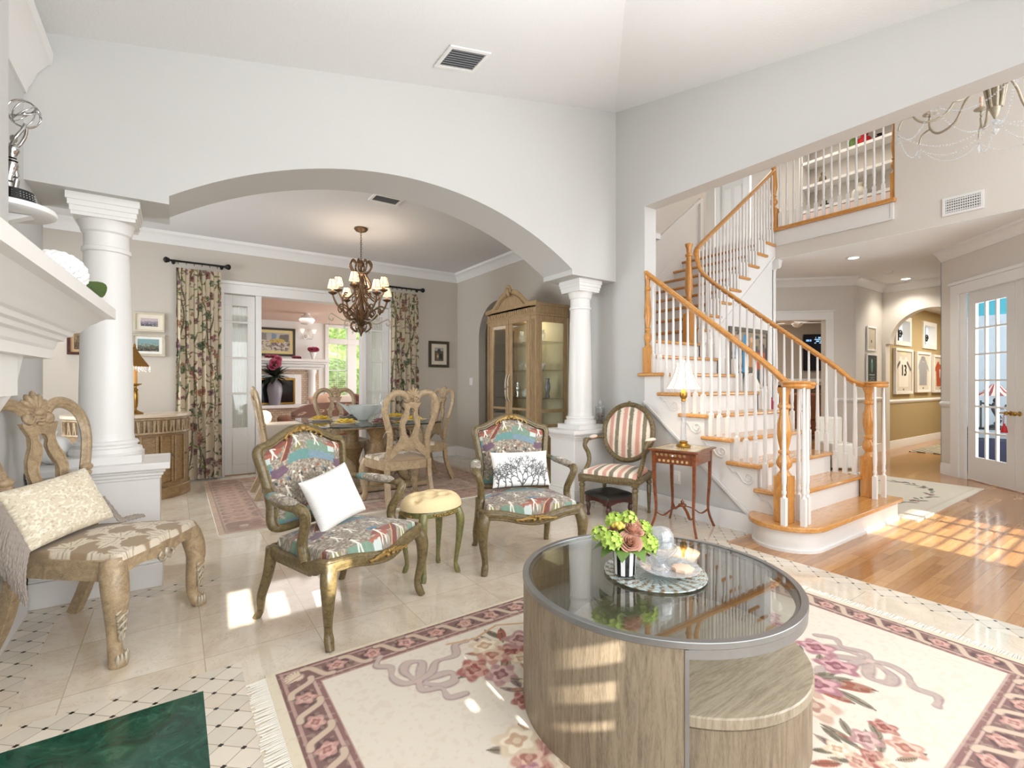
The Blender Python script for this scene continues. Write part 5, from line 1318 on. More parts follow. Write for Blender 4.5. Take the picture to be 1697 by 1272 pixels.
curtain(-.0, .47, 'floral curtain left of the sunroom doors', 1)
curtain(2.72, 3.17, 'floral curtain right of the sunroom doors', 2)
# dining rug and living rug
def rug_border(c, x0, x1, y0, y1, bw, horizontal_gap=None):
    c.poly([(x0, y0), (x1, y0), (x1, y1), (x0, y1)], '#7f5f5b')
    c.poly([(x0+.012, y0+.012), (x1-.012, y0+.012), (x1-.012, y1-.012), (x0+.012, y1-.012)], '#b3938a')
    c.poly([(x0+.026, y0+.026), (x1-.026, y0+.026), (x1-.026, y1-.026), (x0+.026, y1-.026)], '#826560')
    c.poly([(x0+bw-.034, y0+bw-.034), (x1-bw+.034, y0+bw-.034), (x1-bw+.034, y1-bw+.034), (x0+bw-.034, y1-bw+.034)], '#c0a398')
    c.poly([(x0+bw-.022, y0+bw-.022), (x1-bw+.022, y0+bw-.022), (x1-bw+.022, y1-bw+.022), (x0+bw-.022, y1-bw+.022)], '#8d6a66')
    c.poly([(x0+bw-.008, y0+bw-.008), (x1-bw+.008, y0+bw-.008), (x1-bw+.008, y1-bw+.008), (x0+bw-.008, y1-bw+.008)], '#b79a90')
    c.poly([(x0+bw, y0+bw), (x1-bw, y0+bw), (x1-bw, y1-bw), (x0+bw, y1-bw)], '#ddd3c4')
    mid = (.026+bw-.034)/2; hwid = (bw-.06)/2
    def run(p, q):
        L = math.hypot(q[0]-p[0], q[1]-p[1]); n = max(1, round(L/.155)); dx, dy = (q[0]-p[0])/L, (q[1]-p[1])/L
        pts = []
        for i in range(n*10+1):
            s_ = L*i/(n*10); o_ = hwid*.92*math.sin(PI*i/10*1.0+PI/2); pts.append((p[0]+dx*s_-dy*o_, p[1]+dy*s_+dx*o_))
        for k in range(n):
            s_ = L*(k+.5)/n; c.ell(p[0]+dx*s_, p[1]+dy*s_, .058, hwid*.85, math.atan2(dy, dx), '#66504e'); c.rose(p[0]+dx*s_, p[1]+dy*s_, hwid*.92, ['#bd9288', '#d0a79b', '#a0716a'], k)
        for k in range(n+1):
            s_ = L*k/n; S_ = cr([(-.05, hwid), (-.022, hwid*.85), (0, 0), (.022, -hwid*.85), (.05, -hwid)], 5); q = [(p[0]+dx*(s_+a)-dy*b, p[1]+dy*(s_+a)+dx*b) for a, b in S_]; c.line(q, .0185, '#6d5552'); c.line(q, .0155, '#cbb5a1')
    for p, q in (((x0+bw, y1-mid), (x1-bw, y1-mid)), ((x0+bw, y0+mid), (x1-bw, y0+mid)), ((x0+mid, y0+bw), (x0+mid, y1-bw)), ((x1-mid, y0+bw), (x1-mid, y1-bw))): run(p, q)
    for cx_ in (x0+mid, x1-mid):
        for cy_ in (y0+mid, y1-mid):
            for k in range(7):
                a = math.atan2(cy_-(y0+y1)/2, cx_-(x0+x1)/2)+(k-3)*.36; c.leafy(cx_-.03*math.cos(a), cy_-.03*math.sin(a), .085, a, '#d8c5ae', '#9a7a70')
def bow(c, cx, cy, th, s, col='#c2b0a8', dk='#a08a88'):
    def T(u, v): return (cx+s*(u*math.cos(th)-v*math.sin(th)), cy+s*(u*math.sin(th)+v*math.cos(th)))
    def rib(pts, w):
        p = cr(pts, 8); q = [T(*a) for a in p]; n = len(q)
        c.line(q, [s*w*2.3*(.55+.45*abs(math.sin(i*.17))) for i in range(n)], dk); c.line([(a+.002, b+.003) for a, b in q], [s*w*1.7*(.5+.5*abs(math.sin(i*.17+.25))) for i in range(n)], col)
    for sg in (-1, 1):
        rib([(0, 0), (.16, .1*sg), (.3, .22*sg), (.2, .34*sg), (.05, .26*sg), (0, .06*sg), (0, 0)], .034)
    rib([(0, 0), (.2, -.02), (.4, .06), (.62, -.05), (.8, .08), (.95, .02)], .03); rib([(0, 0), (-.12, .12), (-.1, .3), (.04, .46), (-.02, .62), (.14, .72)], .028)
    rib([(0, 0), (-.1, -.14), (.02, -.3), (-.06, -.46), (.08, -.58)], .026); c.ell(*T(0, 0), s*.05, s*.04, th, '#c9b2a8')
def posy(c, cx, cy, s, seed, pals):
    rnd = random.Random(seed)
    for k in range(22):
        a = rnd.uniform(-PI, PI); r_ = s*rnd.uniform(.25, .95); c.leafy(cx+r_*.5*math.cos(a)*1.5, cy+r_*.5*math.sin(a), s*rnd.uniform(.3, .5), a+rnd.uniform(-.5, .5), rnd.choice(['#8b8372', '#a08a74', '#a15f4e', '#77705f', '#8e7a78', '#b98a74']), '#6a5a50')
    for k in range(9):
        a = k*2.4; r_ = s*.22*math.sqrt(k); c.rose(cx+r_*1.7*math.cos(a), cy+r_*.8*math.sin(a), s*rnd.uniform(.2, .32), pals[k % len(pals)], k)
PINK = [['#a56a60', '#c4978a', '#8f544e'], ['#c29484', '#dcbcaa', '#a87464'], ['#d9c6ac', '#ebdfca', '#c5a488'], ['#b08a88', '#cfb0aa', '#8f6264']]
MAU = [['#9c6a70', '#c49a9c', '#7f4f58'], ['#c8a896', '#e0ccb9', '#aa8676'], ['#a87880', '#cfa4a6', '#8d5a62']]
RX0, RX1, RY0, RY1 = .335, 2.955, .31, 2.175
def rugcol(U, V):
    X = RX0-.035+(RX1-RX0+.07)*U; Y = RY0-.02+(RY1-RY0+.04)*V
    c = Cv(X, Y, '#ddd1ba'); rug_border(c, RX0, RX1, RY0, RY1, .15)
    bow(c, .80, 1.80, .45, .36); posy(c, 1.22, 1.76, .27, 3, PINK); bow(c, 2.45, .82, PI*.9, .40, '#b5a39c'); posy(c, 2.08, .95, .3, 5, MAU); posy(c, 2.15, 1.6, .26, 8, MAU)
    bow(c, 2.55, 1.35, PI*.62, .32, '#bfa8a0'); posy(c, 1.0, 1.2, .27, 11, PINK); bow(c, .85, .8, -.4, .36); posy(c, 1.4, .55, .2, 12, PINK)
    posy(c, 2.32, 1.25, .19, 21, MAU); posy(c, 1.82, .6, .2, 22, PINK); posy(c, 1.2, 1.48, .17, 23, PINK); posy(c, .75, 1.15, .15, 24, MAU)
    c.line([(1.02, 1.98), (1.15, 1.95), (1.3, 2.0), (1.42, 1.94), (1.55, 1.96)], .008, '#c9a27c'); c.ell(1.5, 1.2, .55, .4, .2, '#e6d9c6', .5)
    c.put(vnoise(X, Y, 60, 3) > .7, '#cbb9a4', .25); return c.c
rg = thing('area_rug', 'cream living room rug with a mauve ribbon and rose border under the coffee table', 'rug', (0, 0, 0))
sheet('pile', 640, 450, lambda U, V: (RX0-.035+(RX1-RX0+.07)*U, RY0-.02+(RY1-RY0+.04)*V, .010+U*0), rugcol, 'rugpile', rg)
MB().box(RX0-.035, RY0-.02, .0005, RX1+.035, RY1+.02, .0095).build('backing', 'linen', rg, 0)
def fringe(x, sg, y0, y1, par, n, L=.07, lab=None):
    m = MB(); rnd = random.Random(4)
    for k in range(n):
        y = y0+(y1-y0)*(k+.5)/n; q = rnd.uniform(-.008, .008); m.tube([(x, y, .008), (x+sg*L*.5, y+q*.5, .006), (x+sg*L*rnd.uniform(.8, 1.05), y+q, .003)], .0028, 5)
    o = m.build('fringe', 'linen', par, 60); o['kind'] = 'stuff'; return o
fringe(RX0-.035, -1, RY0, RY1, rg, 230); fringe(RX1+.035, 1, RY0, RY1, rg, 230)
DX0, DX1, DY0, DY1 = .28, 3.3, 4.43, 6.98
def drug(U, V):
    X = DX0+(DX1-DX0)*U; Y = DY0+(DY1-DY0)*V; c = Cv(X, Y, '#cdb39d')
    rug_border(c, DX0+.04, DX1-.04, DY0+.04, DY1-.04, .34); 
    c.poly([(DX0+.42, DY0+.42), (DX1-.42, DY0+.42), (DX1-.42, DY1-.42), (DX0+.42, DY1-.42)], '#cdb8ab')
    for k in range(14): posy(c, DX0+.55+(k % 5)*.48, DY0+.6+(k//5)*.6, .24, k, [['#9a7a78', '#b89a94', '#86686a'], ['#b39484', '#cdb4a4', '#93705f']])
    n = vnoise(X, Y, 26, 3); c.put((n > .58), '#a8928a', .5); c.c = c.c*.55+np.array(rgb('#bfa893'), np.float32)*.45; return c.c
dr_ = thing('dining_rug', 'faded mauve patterned rug under the dining table', 'rug', (0, 0, 0))
sheet('pile', 380, 320, lambda U, V: (DX0+(DX1-DX0)*U, DY0+(DY1-DY0)*V, .010+U*0), drug, 'rugpile', dr_)
MB().box(DX0, DY0, .0005, DX1, DY1, .0095).build('backing', 'linen', dr_, 0)
FX0, FX1, FY0, FY1 = 5.32, 7.55, 1.43, 2.75
def frug(U, V):
    X = (U-.5)*(FX1-FX0); Y = (V-.5)*(FY1-FY0); c = Cv(X, Y, '#d8cfbd'); c.poly([(-1.06, -.6), (1.06, -.6), (1.06, .6), (-1.06, .6)], '#cfc4b0'); c.poly([(-1.04, -.58), (1.04, -.58), (1.04, .58), (-1.04, .58)], '#d6ccba')
    rnd = random.Random(6)
    for k in range(60):
        a = k*2*PI/60; x, y = .78*math.cos(a), .42*math.sin(a)
        c.leafy(x, y, rnd.uniform(.08, .14), a+PI/2+rnd.uniform(-.9, .9), rnd.choice(['#6c6a5c', '#87806c', '#76695c', '#5b5a50']))
        if k % 6 == 0: c.rose(x, y, .045, ['#8a5a58', '#a8807a', '#6f4448'], a)
    return c.c
fr_ = thing('hall_rug', 'cream hall rug with a wreath of grey leaves beside the first step', 'rug', (0, 0, 0))
sheet('pile', 230, 150, lambda U, V: (FX0+(FX1-FX0)*U, FY0+(FY1-FY0)*V, .010+U*0), frug, 'rugpile', fr_)
MB().box(FX0, FY0, .0005, FX1, FY1, .0095).build('backing', 'linen', fr_, 0)

# dining table
dt = thing('dining_table', 'dining table with a clear glass top on two carved scroll pedestals', 'dining table', (1.88, 5.85, 0))
tp_ = [(-.68, -.72), (-.5, -.86), (.5, -.86), (.68, -.72), (.68, .72), (.5, .86), (-.5, .86), (-.68, .72)]
MB().prism(tp_, .748, .764, 'xy').build('glass_top', M['tableglass'], dt, 0)
m = MB(); e_ = [(x, y, .756) for x, y in tp_]; m.tube(e_, .0085, 6, closed=True); m.build('glass_edge', pm('dark_glass_edge', '#22302c', .1), dt, 60)
def pedestal(y0):
    for sg in (-1, 1):
        m = MB(); p = cr([(sg*.42, y0, .745), (sg*.50, y0, .66), (sg*.52, y0, .54), (sg*.47, y0, .42), (sg*.36, y0, .32), (sg*.30, y0, .24), (sg*.36, y0, .14), (sg*.46, y0, .1)], 7)
        m.tube(p, [(.075, .045)]*len(p), 10, up=(0, 1, 0)); m.tube([(x+sg*.035, y-.0, z) for x, y, z in p], [(.012, .05)]*len(p), 8, up=(0, 1, 0))
        for k in range(3, len(p)-8, 2): m.ball((p[k][0]+sg*.05, y0-.04, p[k][2]), .013, 6, 5)
        m.tube(spiral((sg*.40, y0, .72), .055, .012, PI/2, -sg*1.4, 20), .03, 8, up=(0, 1, 0)); m.ball((sg*.44, y0, .12), (.08, .075, .07))
        m.build('scroll_leg', 'wash', dt, 60)
    MB().box(-.42, y0-.11, .7, .42, y0+.11, .747).build('pedestal_cap', 'wash', dt, 30, .01)
    m = MB(); m.lathe([(.13, .06), (.1, .12), (.08, .2), (.11, .3), (.14, .38), (.08, .46), (.07, .6), (.12, .7)], 20, (0, y0, 0))
    m.build('pedestal_core', 'washd', dt, 50)
    m = MB(); m.prism([(-.55, y0-.18), (.55, y0-.18), (.6, y0), (.55, y0+.18), (-.55, y0+.18), (-.6, y0)], .02, .07, 'xy'); m.build('pedestal_foot', 'wash', dt, 30, .012)
pedestal(-.46); pedestal(.46)
def setting(x, y, a, napkin, nl):
    i = len([o for o in COL.objects if o.name.startswith('dinner_plate')])
    where = ('at the near left corner', 'at the far left', 'at the near right', 'at the far right', 'at the near end', 'at the far end')[i]
    p = tag(MB().lathe([(0, 0), (.09, 0), (.10, .006), (.145, .018), (.15, .02), (.145, .021), (.1, .009), (0, .004)], 40, (x, y, .7655)).build('dinner_plate', 'ceram' if i not in (4,) else 'silverleaf', None, 50), 'white dinner plate '+where+' of the glass dining table', 'plate', 'dinner plates on the dining table')
    m = MB(); rnd = random.Random(i)
    for k in range(3): m.grid(lambda u, v: (x+(u-.5)*.2*(1-.25*k)*math.cos(a)-(v-.5)*.13*math.sin(a), y+(u-.5)*.2*(1-.25*k)*math.sin(a)+(v-.5)*.13*math.cos(a), .786+.013*k+.006*math.sin(u*9+k)*math.cos(v*7+k)), 16, 12)
    nn = m.build('napkin', napkin, None, 60); q = nn.modifiers.new('s', 'SOLIDIFY'); q.thickness = .008
    tag(nn, f'folded {nl} napkin on the plate {where} of the dining table', 'napkin', 'napkins on the dining table')
setting(1.52, 5.33, .3, 'yellow', 'yellow'); setting(1.42, 6.0, .2, 'yellow', 'yellow'); setting(2.32, 5.35, -.2, 'yellow', 'yellow'); setting(2.33, 5.95, .1, 'yellow', 'yellow'); setting(1.88, 5.2, 0, 'maroon', 'dark red'); setting(1.9, 6.45, 0, 'maroon', 'dark red')
bw = thing('centerpiece_bowl', 'grey-green melon shaped bowl with fins at the middle of the dining table', 'bowl', (1.86, 5.8, .765)); bw.scale = (1.1, 1.1, 1.3)
MB().lathe([(.05, 0), (.06, .01), (.11, .05), (.145, .1), (.16, .14), (.152, .14), (.13, .1), (.09, .05), (0, .02)], 40, lobes=10, amp=.03).build('bowl', pm('celadon_glaze', '#c2c8c4', .25), bw, 50)
M['fin'] = pm('celadon_fin', '#b9c0bc', .3)
for sg in (-1, 1): MB().prism([(sg*.08, .05), (sg*.15, .06), (sg*.27, .17), (sg*.16, .13), (sg*.1, .1)], -.01, .01, 'xz').build('handle', 'fin', bw, 40)
cn = thing('crystal_candlestick', 'slim crystal candlestick beside the melon bowl on the dining table', 'candlestick', (2.06, 5.72, .765))
MB().lathe([(.04, 0), (.042, .01), (.012, .03), (.02, .06), (.01, .09), (.02, .12), (.01, .15), (.022, .19), (.01, .22), (.018, .25), (.0, .27)], 16).build('stem', 'crystal', cn, 50)

# chandelier of the dining room
ch = thing('chandelier', 'bronze scroll chandelier with eight lit cream shades and crystal drops over the dining table', 'chandelier', (1.81, 5.73, 0))
MB().lathe([(0, 3.05), (.075, 3.05), (.08, 3.035), (.06, 3.012), (.02, 3.0), (0, 2.99)], 28).build('canopy', 'bronzem', ch, 50)
m = MB(); z = 2.995; k = 0
while z > 2.68:
    a = (PI/2)*(k % 2); m.tube([(.008*math.cos(2*PI*i/10)*math.cos(a), .008*math.cos(2*PI*i/10)*math.sin(a), z-.017+.019*math.sin(2*PI*i/10)) for i in range(10)], .0028, 5, closed=True, up=(math.sin(a), math.cos(a), .01)); z -= .028; k += 1
m.build('chain', 'bronzem', ch, 60)
MB().lathe([(0, 2.68), (.02, 2.67), (.03, 2.64), (.03, 2.6), (.012, 2.58), (.018, 2.54), (.075, 2.51), (.07, 2.49), (.02, 2.47), (.018, 2.2), (.03, 2.17), (.02, 2.12), (.035, 2.05), (.07, 2.0), (.08, 1.96), (.05, 1.92), (.02, 1.88), (.035, 1.85), (.02, 1.81), (.008, 1.77), (0, 1.76)], 24).build('stem', 'bronzem', ch, 50)
for k in range(8):
    a = k*PI/4+.2
    def P(r, z): return (r*math.cos(a), r*math.sin(a), z)
    up_ = k % 2; R_a = .35 if up_ == 0 else .27; za = 2.21 if up_ == 0 else 2.29
    m = MB(); m.tube(cr([P(.04, 1.99), P(.12, 1.96), P(.2, 2.03), P(R_a-.05, za-.1), P(R_a, za)], 6), .0115, 8)
    m.tube(cr([P(.02, 2.3), P(.05, 2.2), P(.12, 2.1), P(.17, 2.05), P(.15, 2.0), P(.11, 2.03), P(.125, 2.06)], 6), .0095, 8)
    m.tube(cr([P(.03, 2.5), P(.035, 2.4), P(.07, 2.3), P(.14, 2.22), P(.2, 2.2), P(.21, 2.25), P(.17, 2.26)], 6), .0085, 8)
    m.tube(cr([P(.06, 2.0), P(.13, 2.06), P(.22, 2.12), P(.27, 2.1), P(.25, 2.05), P(.22, 2.07)], 6), .0085, 8)
    m.lathe([(0, 0), (.01, .0), (.045, .02), (.05, .03), (.02, .035), (.014, .05), (0, .05)], 14, P(R_a, za)); arm = m.build('arm', 'bronzem', ch, 60)
    if k % 2 == 0:
        m = MB(); m.tube(cr([P(.08, 1.95), P(.2, 1.93), P(.3, 1.97), P(.37, 2.0), P(.40, 1.95), P(.36, 1.92), P(.34, 1.95)], 6), .007, 8); m.build('scroll', 'silverleaf', ch, 60)
    m = MB(); m.tube(cr([P(.03, 2.5), P(.09, 2.53), P(.13, 2.6), P(.1, 2.66), P(.06, 2.63)], 6), .011, 8)
    m.tube(cr([P(.05, 2.5), P(.1, 2.42), P(.12, 2.36), P(.08, 2.33), P(.07, 2.37)], 6), .010, 8); m.tube(cr([P(.03, 1.9), P(.1, 1.93), P(.12, 1.87), P(.06, 1.82), P(.05, 1.86)], 6), .009, 8); m.build('leaf_scroll', 'bronzem', ch, 60)
    c_ = P(R_a, za+.05)
    MB().lathe([(.011, 0), (.011, .04), (0, .04)], 10, c_).build('candle_tube', 'candle', arm, 50)
    MB().lathe([(.06, .03), (.036, .13), (.034, .13), (.058, .03)], 20, c_).build('lamp_shade', 'shade2', arm, 50)
    m = MB()
    for j in range(6): b = j*PI/3; m.tube([(c_[0]+.061*math.cos(b), c_[1]+.061*math.sin(b), c_[2]+.03), (c_[0]+.037*math.cos(b), c_[1]+.037*math.sin(b), c_[2]+.13)], .0022, 5)
    for rr, zz in ((.061, .03), (.037, .13)): m.tube([(c_[0]+rr*math.cos(2*PI*i/20), c_[1]+rr*math.sin(2*PI*i/20), c_[2]+zz) for i in range(20)], .0025, 5, closed=True)
    m.build('shade_trim', 'bronzem', arm, 60)
    MB().lathe([(0, 0), (.011, -.018), (.006, -.045), (0, -.052)], 8, P(.40 if k % 2 == 0 else .2, 1.93 if k % 2 == 0 else 1.91)).build('crystal_drop', 'crystal', ch, 30)
    MB().lathe([(0, 0), (.009, -.014), (.005, -.035), (0, -.04)], 8, P(.1, 1.83)).build('crystal_drop', 'crystal', ch, 30)
for k in range(4):
    a = k*PI/2+.2; lamp('chandelier_bulb', 'POINT', (1.81+.36*math.cos(a), 5.73+.35*math.sin(a), 2.31), 5, (1, .84, .66), shadow_soft_size=.04)
lamp('chandelier_uplight', 'POINT', (1.81, 5.73, 2.42), 6, (1, .88, .74), shadow_soft_size=.08)

# china cabinet
cc = thing('china_cabinet', 'tall limed wood china cabinet with glass doors and a carved arched crest', 'china cabinet', (3.67, 4.95, 0))
X0, X1, Y0, Y1 = -.25, .25, -.53, .53
m = MB(); m.box(X0, Y0, 0, X1, Y1, .62).box(X0-.02, Y0-.02, .62, X1, Y1+.02, .65).box(X0-.02, Y0-.02, 0, X1, Y1+.02, .1); m.build('lower_case', 'cab', cc, 0, .006)
m = MB(); m.box(X1-.02, Y0, .65, X1, Y1, 2.0).build('back_panel', pm('cabinet_back', '#c9bd98', .6), cc, 0)
for y in (Y0, Y1-.1):
    m = MB(); m.box(X0, y, .65, X0+.05, y+.1, 2.0)
    for k in range(5): m.tube([(X0-.002, y+.02+.015*k, .72), (X0-.002, y+.02+.015*k, 1.96)], .004, 5)
    m.build('fluted_post', 'cab', cc, 30, .003)
for y in (Y0, Y1-.02):
    m = MB(); m.box(X0+.05, y, .65, X0+.09, y+.02, 2.0).box(X1-.07, y, .65, X1-.02, y+.02, 2.0).box(X0+.09, y, .65, X1-.07, y+.02, .72).box(X0+.09, y, 1.93, X1-.07, y+.02, 2.0).box(X0+.09, y, .86, X1-.07, y+.02, .9)
    m.build('side_frame', 'cab', cc, 30, .003)
MB().box(X0-.01, Y0-.01, 2.0, X1, Y1+.01, 2.03).box(X0, Y0, 2.03, X1, Y1, 2.14).box(X0-.02, Y0-.015, 2.12, X1, Y1+.015, 2.155).build('cornice', 'cab', cc, 0, .006)
m = MB()
for k in range(22): m.tube([(X0-.003, Y0+.06+k*.045, 2.045), (X0-.003, Y0+.085+k*.045, 2.10)], .008, 6)
m.build('fluted_frieze', 'cab', cc, 50)
cp = cr([(Y0-.02, 2.14), (-.4, 2.15), (-.33, 2.19), (-.2, 2.29), (-.08, 2.335), (0, 2.34), (.08, 2.335), (.2, 2.29), (.33, 2.19), (.4, 2.15), (Y1+.02, 2.14)], 5)
m = MB(); m.prism([(Y0-.02, 2.1)]+cp+[(Y1+.02, 2.1)], X0-.0, X0+.04, 'yz'); m.tube([(X0-.01, y, z) for y, z in cp], [(.03, .014)]*len(cp), 6, up=(1, 0, 0)); m.tube([(X0-.006, y*.93, z-.045) for y, z in cp[8:-8]], .009, 6, up=(1, 0, 0)); cre = m.build('crest', 'cab', cc, 50)
m = MB()
for k in range(9): a = -PI*.1+k*PI*1.2/8; m.ball((X0-.03, .055*math.cos(a), 2.36+.05*math.sin(a)), (.014, .02, .02), 8, 6)
m.ball((X0-.03, 0, 2.34), (.02, .035, .05)); m.tube([(X0-.04, .04*math.sin(t), 2.30+.05*math.cos(t)) for t in np.linspace(-2, 2, 12)], .012, 6, up=(1, 0, 0)); m.build('cartouche', 'cab', cre, 60)
for sg in (-1, 1):
    y0, y1 = (-.43, -.005) if sg < 0 else (.005, .43)
    m = MB(); holes(m, 'x', X0-.02, X0, y0, y1, .66, 2.0, [(y0+.065, y1-.065, .74, 1.94)]); m.box(X0-.015, y0+.065, .88, X0, y1-.065, .91); d_ = m.build('door', 'cab', cc, 0, .004)
    MB().box(X0-.012, y0+.06, .74, X0-.008, y1-.06, 1.94).build('pane', 'clear', d_, 0)
    MB().tube(cr([(X0-.02, sg*.025, 1.32), (X0-.045, sg*.025, 1.26), (X0-.05, sg*.03, 1.15), (X0-.045, sg*.025, 1.04), (X0-.02, sg*.025, .98)], 5), .009, 8).build('handle', 'silverleaf', d_, 60)
for y in (Y0+.008, Y1-.012): MB().box(X0+.08, y, .72, X1-.07, y+.004, 1.93).build('side_pane', 'clear', cc, 0)
for z in (1.02, 1.36, 1.70): MB().box(X0+.03, Y0+.03, z, X1-.03, Y1-.03, z+.008).build('glass_shelf', 'clear', cc, 0)
lamp('cabinet_light', 'POINT', (3.66, 4.95, 1.96), 2.5, (1, .9, .72), shadow_soft_size=.03)
def teapot(x, y, z, mt, s, label):
    o = thing('teapot', label, 'teapot', (x, y, z)); MB().lathe([(.03*s, 0), (.05*s, .02*s), (.055*s, .05*s), (.04*s, .08*s), (.015*s, .09*s), (.012*s, .1*s), (0, .105*s)], 20).build('body', mt, o, 60)
    MB().tube(cr([(0, -.05*s, .04*s), (0, -.075*s, .055*s), (0, -.085*s, .085*s)], 4), .008*s, 8).build('spout', mt, o, 60); MB().tube(cr([(0, .045*s, .07*s), (0, .08*s, .075*s), (0, .085*s, .04*s), (0, .05*s, .025*s)], 4), .005*s, 8).build('handle', mt, o, 60)
teapot(3.6, 4.66, 1.029, 'chrome', 1.2, 'silver teapot on the lowest glass shelf at the near side of the china cabinet')
teapot(3.62, 4.88, 1.029, 'ceram', 1.1, 'white teapot on the lowest glass shelf at the middle of the china cabinet')
teapot(3.64, 4.62, 1.369, 'ceram', 1.0, 'white teapot on the middle glass shelf of the china cabinet')
for i, (x, y, z, mt, h) in enumerate(((3.62, 5.05, 1.029, 'chrome', .2), (3.74, 4.6, 1.029, 'grey', .24), (3.6, 5.2, 1.369, 'ceram', .1), (3.62, 4.98, 1.369, 'crystal', .12), (3.62, 4.85, 1.369, 'ceram', .1), (3.66, 4.6, 1.709, 'crystal', .15), (3.64, 5.0, 1.709, 'crystal', .16), (3.76, 4.75, 1.369, 'ceram', .09))):
    lb = ('silver coffee pot beyond the white teapot', 'grey pitcher behind the silver teapot', 'white cup at the far end of the middle shelf', 'glass goblet at the middle of the middle shelf', 'white cup on the near part of the middle shelf', 'cut glass vase at the near side of the top shelf', 'cut glass vase at the middle of the top shelf', 'white creamer at the back of the middle shelf')[i]
    tag(MB().lathe([(.025, 0), (.03, .01), (.018, h*.2), (.035, h*.5), (.03, h*.75), (.02, h*.85), (.026, h), (.02, h), (.014, h*.85), (0, h*.6)], 16, (x, y, z)).build(('vase', 'pitcher', 'cup', 'goblet', 'cup', 'vase', 'vase', 'creamer')[i], mt, None, 60), lb+' in the china cabinet', 'crockery')

# carved sideboard with marble top
sb = thing('sideboard', 'carved serpentine sideboard with cream marble top behind the left column', 'sideboard', (-.40, 6.42, 0))
def serp(e): return [(.52+e, .35), (.52+e, .12), (.47+e, -.02), (.38+e*.7, -.14-e), (.26, -.22-e), (.1, -.25-e), (-.1, -.25-e), (-.26, -.22-e), (-.38-e*.7, -.14-e), (-.47-e, -.02), (-.52-e, .12), (-.52-e, .35)]
MB().prism(serp(.03), .85, .885, 'xy').build('marble_top', 'marblew', sb, 20, .006)
MB().prism(serp(0), .12, .85, 'xy').build('case', 'washd', sb, 25)
MB().prism(serp(.02), .0, .12, 'xy').build('plinth', 'washd', sb, 25, .01)
m = MB(); pts = serp(.012)
pp_ = []
for i in range(1, 10):
    a, b = pts[i], pts[i+1]; n_ = 4
    for k in range(n_): pp_.append((a[0]+(b[0]-a[0])*k/n_, a[1]+(b[1]-a[1])*k/n_))
for k, (x, y) in enumerate(pp_):
    m.tube([(x, y, .70), (x+(.012 if k % 2 else -.012), y-.003, .82)], .011, 6); m.tube([(x, y, .82), (x, y-.003, .72)], .007, 5)
m.tube([(x, y, .69) for x, y in pp_], .012, 6); m.tube([(x, y, .835) for x, y in pp_], .01, 6); m.build('carved_frieze', 'wash', sb, 60)
for (xa, ya), (xb, yb2) in (((.27, -.232), (.38, -.155)), ((.385, -.145), (.48, -.015)), ((-.09, -.262), (.09, -.262)), ((.1, -.262), (.26, -.232)), ((-.26, -.232), (-.1, -.262))):
    m = MB(); d = Vector((xb-xa, yb2-ya, 0)); n_ = Vector((d.y, -d.x, 0)).normalized()*.012; a3 = Vector((xa, ya, 0))+d*.08; b3 = Vector((xb, yb2, 0))-d*.08
    fr3 = [(a3, .17), (b3, .17), (b3, .66), (a3, .66)]; m.tube([(p.x+n_.x, p.y+n_.y, z) for p, z in fr3], [(.014, .01)]*4, 6, closed=True, up=tuple(n_))
    m.add([(a3.x, a3.y, .18), (b3.x, b3.y, .18), (b3.x, b3.y, .65), (a3.x, a3.y, .65)], [(0, 1, 2, 3)]); d_ = m.build('door', 'washd', sb, 40)
    mid_ = (a3+b3)/2; MB().ball((b3.x-d.x*.02+n_.x*2.6, b3.y-d.y*.02+n_.y*2.6, .45), .014, 10, 8).build('knob', 'bronze', d_, 60)
bl_ = thing('brass_lamp', 'brass candlestick lamp with a gold pyramid shade and crystal fringe on the sideboard', 'lamp', (-.35, 6.42, .886))
MB().lathe([(0, 0), (.075, 0), (.078, .01), (.04, .03), (.02, .045), (.018, .06), (.028, .08), (.034, .2), (.026, .24), (.034, .25), (.02, .27), (.02, .29), (.06, .31), (.062, .318), (.02, .318), (0, .318)], 28).build('base', 'brass', bl_, 50)
MB().lathe([(.024, .318), (.024, .47), (0, .47)], 16).build('candle_tube', pm('amber_candle', '#e0a95c', .5), bl_, 50)
m = MB(); m.prism([(-.13, .51), (.13, .51), (.03, .70), (.012, .74), (-.012, .74), (-.03, .70)], -.001, .001, 'xz') if 0 else None
def pyr(u, v):
    a = u*2*PI+PI/4; r_ = .15*(1-v)**1.25+.012; sq = 1/max(abs(math.cos(a-PI/4+PI/4)), abs(math.sin(a-PI/4+PI/4)))*.78
    return (r_*sq*math.cos(a), r_*sq*math.sin(a), .50+.21*v)
m = MB(); m.grid(pyr, 48, 10, True); m.lathe([(.012, .705), (.014, .72), (.004, .735), (0, .74)], 10); m.build('lamp_shade', pm('hammered_gold', '#8a6230', .35, .7, .2, 40, .4, 60), bl_, 60)
m = MB()
for k in range(40): x, y, z = pyr(k/40, 0); m.tube([(x, y, z), (x, y, z-.035)], .0018, 4); m.ball((x, y, z-.045-.006*(k % 2)), (.006, .006, .009), 6, 5)
m.build('crystal_fringe', 'crystal', bl_, 60)
lamp('brass_lamp_bulb', 'POINT', (-.35, 6.42, 1.37), 2.2, (1, .75, .45), shadow_soft_size=.03)
lamp('niche_spot', 'SPOT', (-.98, 7.08, 2.35), 12, (1, .78, .6), (math.radians(8), 0, 0), spot_size=.5, spot_blend=.5, shadow_soft_size=.02)
o = thing('gilt_ornament', 'small gilt leafy ornament beside the brass lamp on the sideboard', 'ornament', (-.43, 6.36, .886)); m = MB(); rnd = random.Random(3)
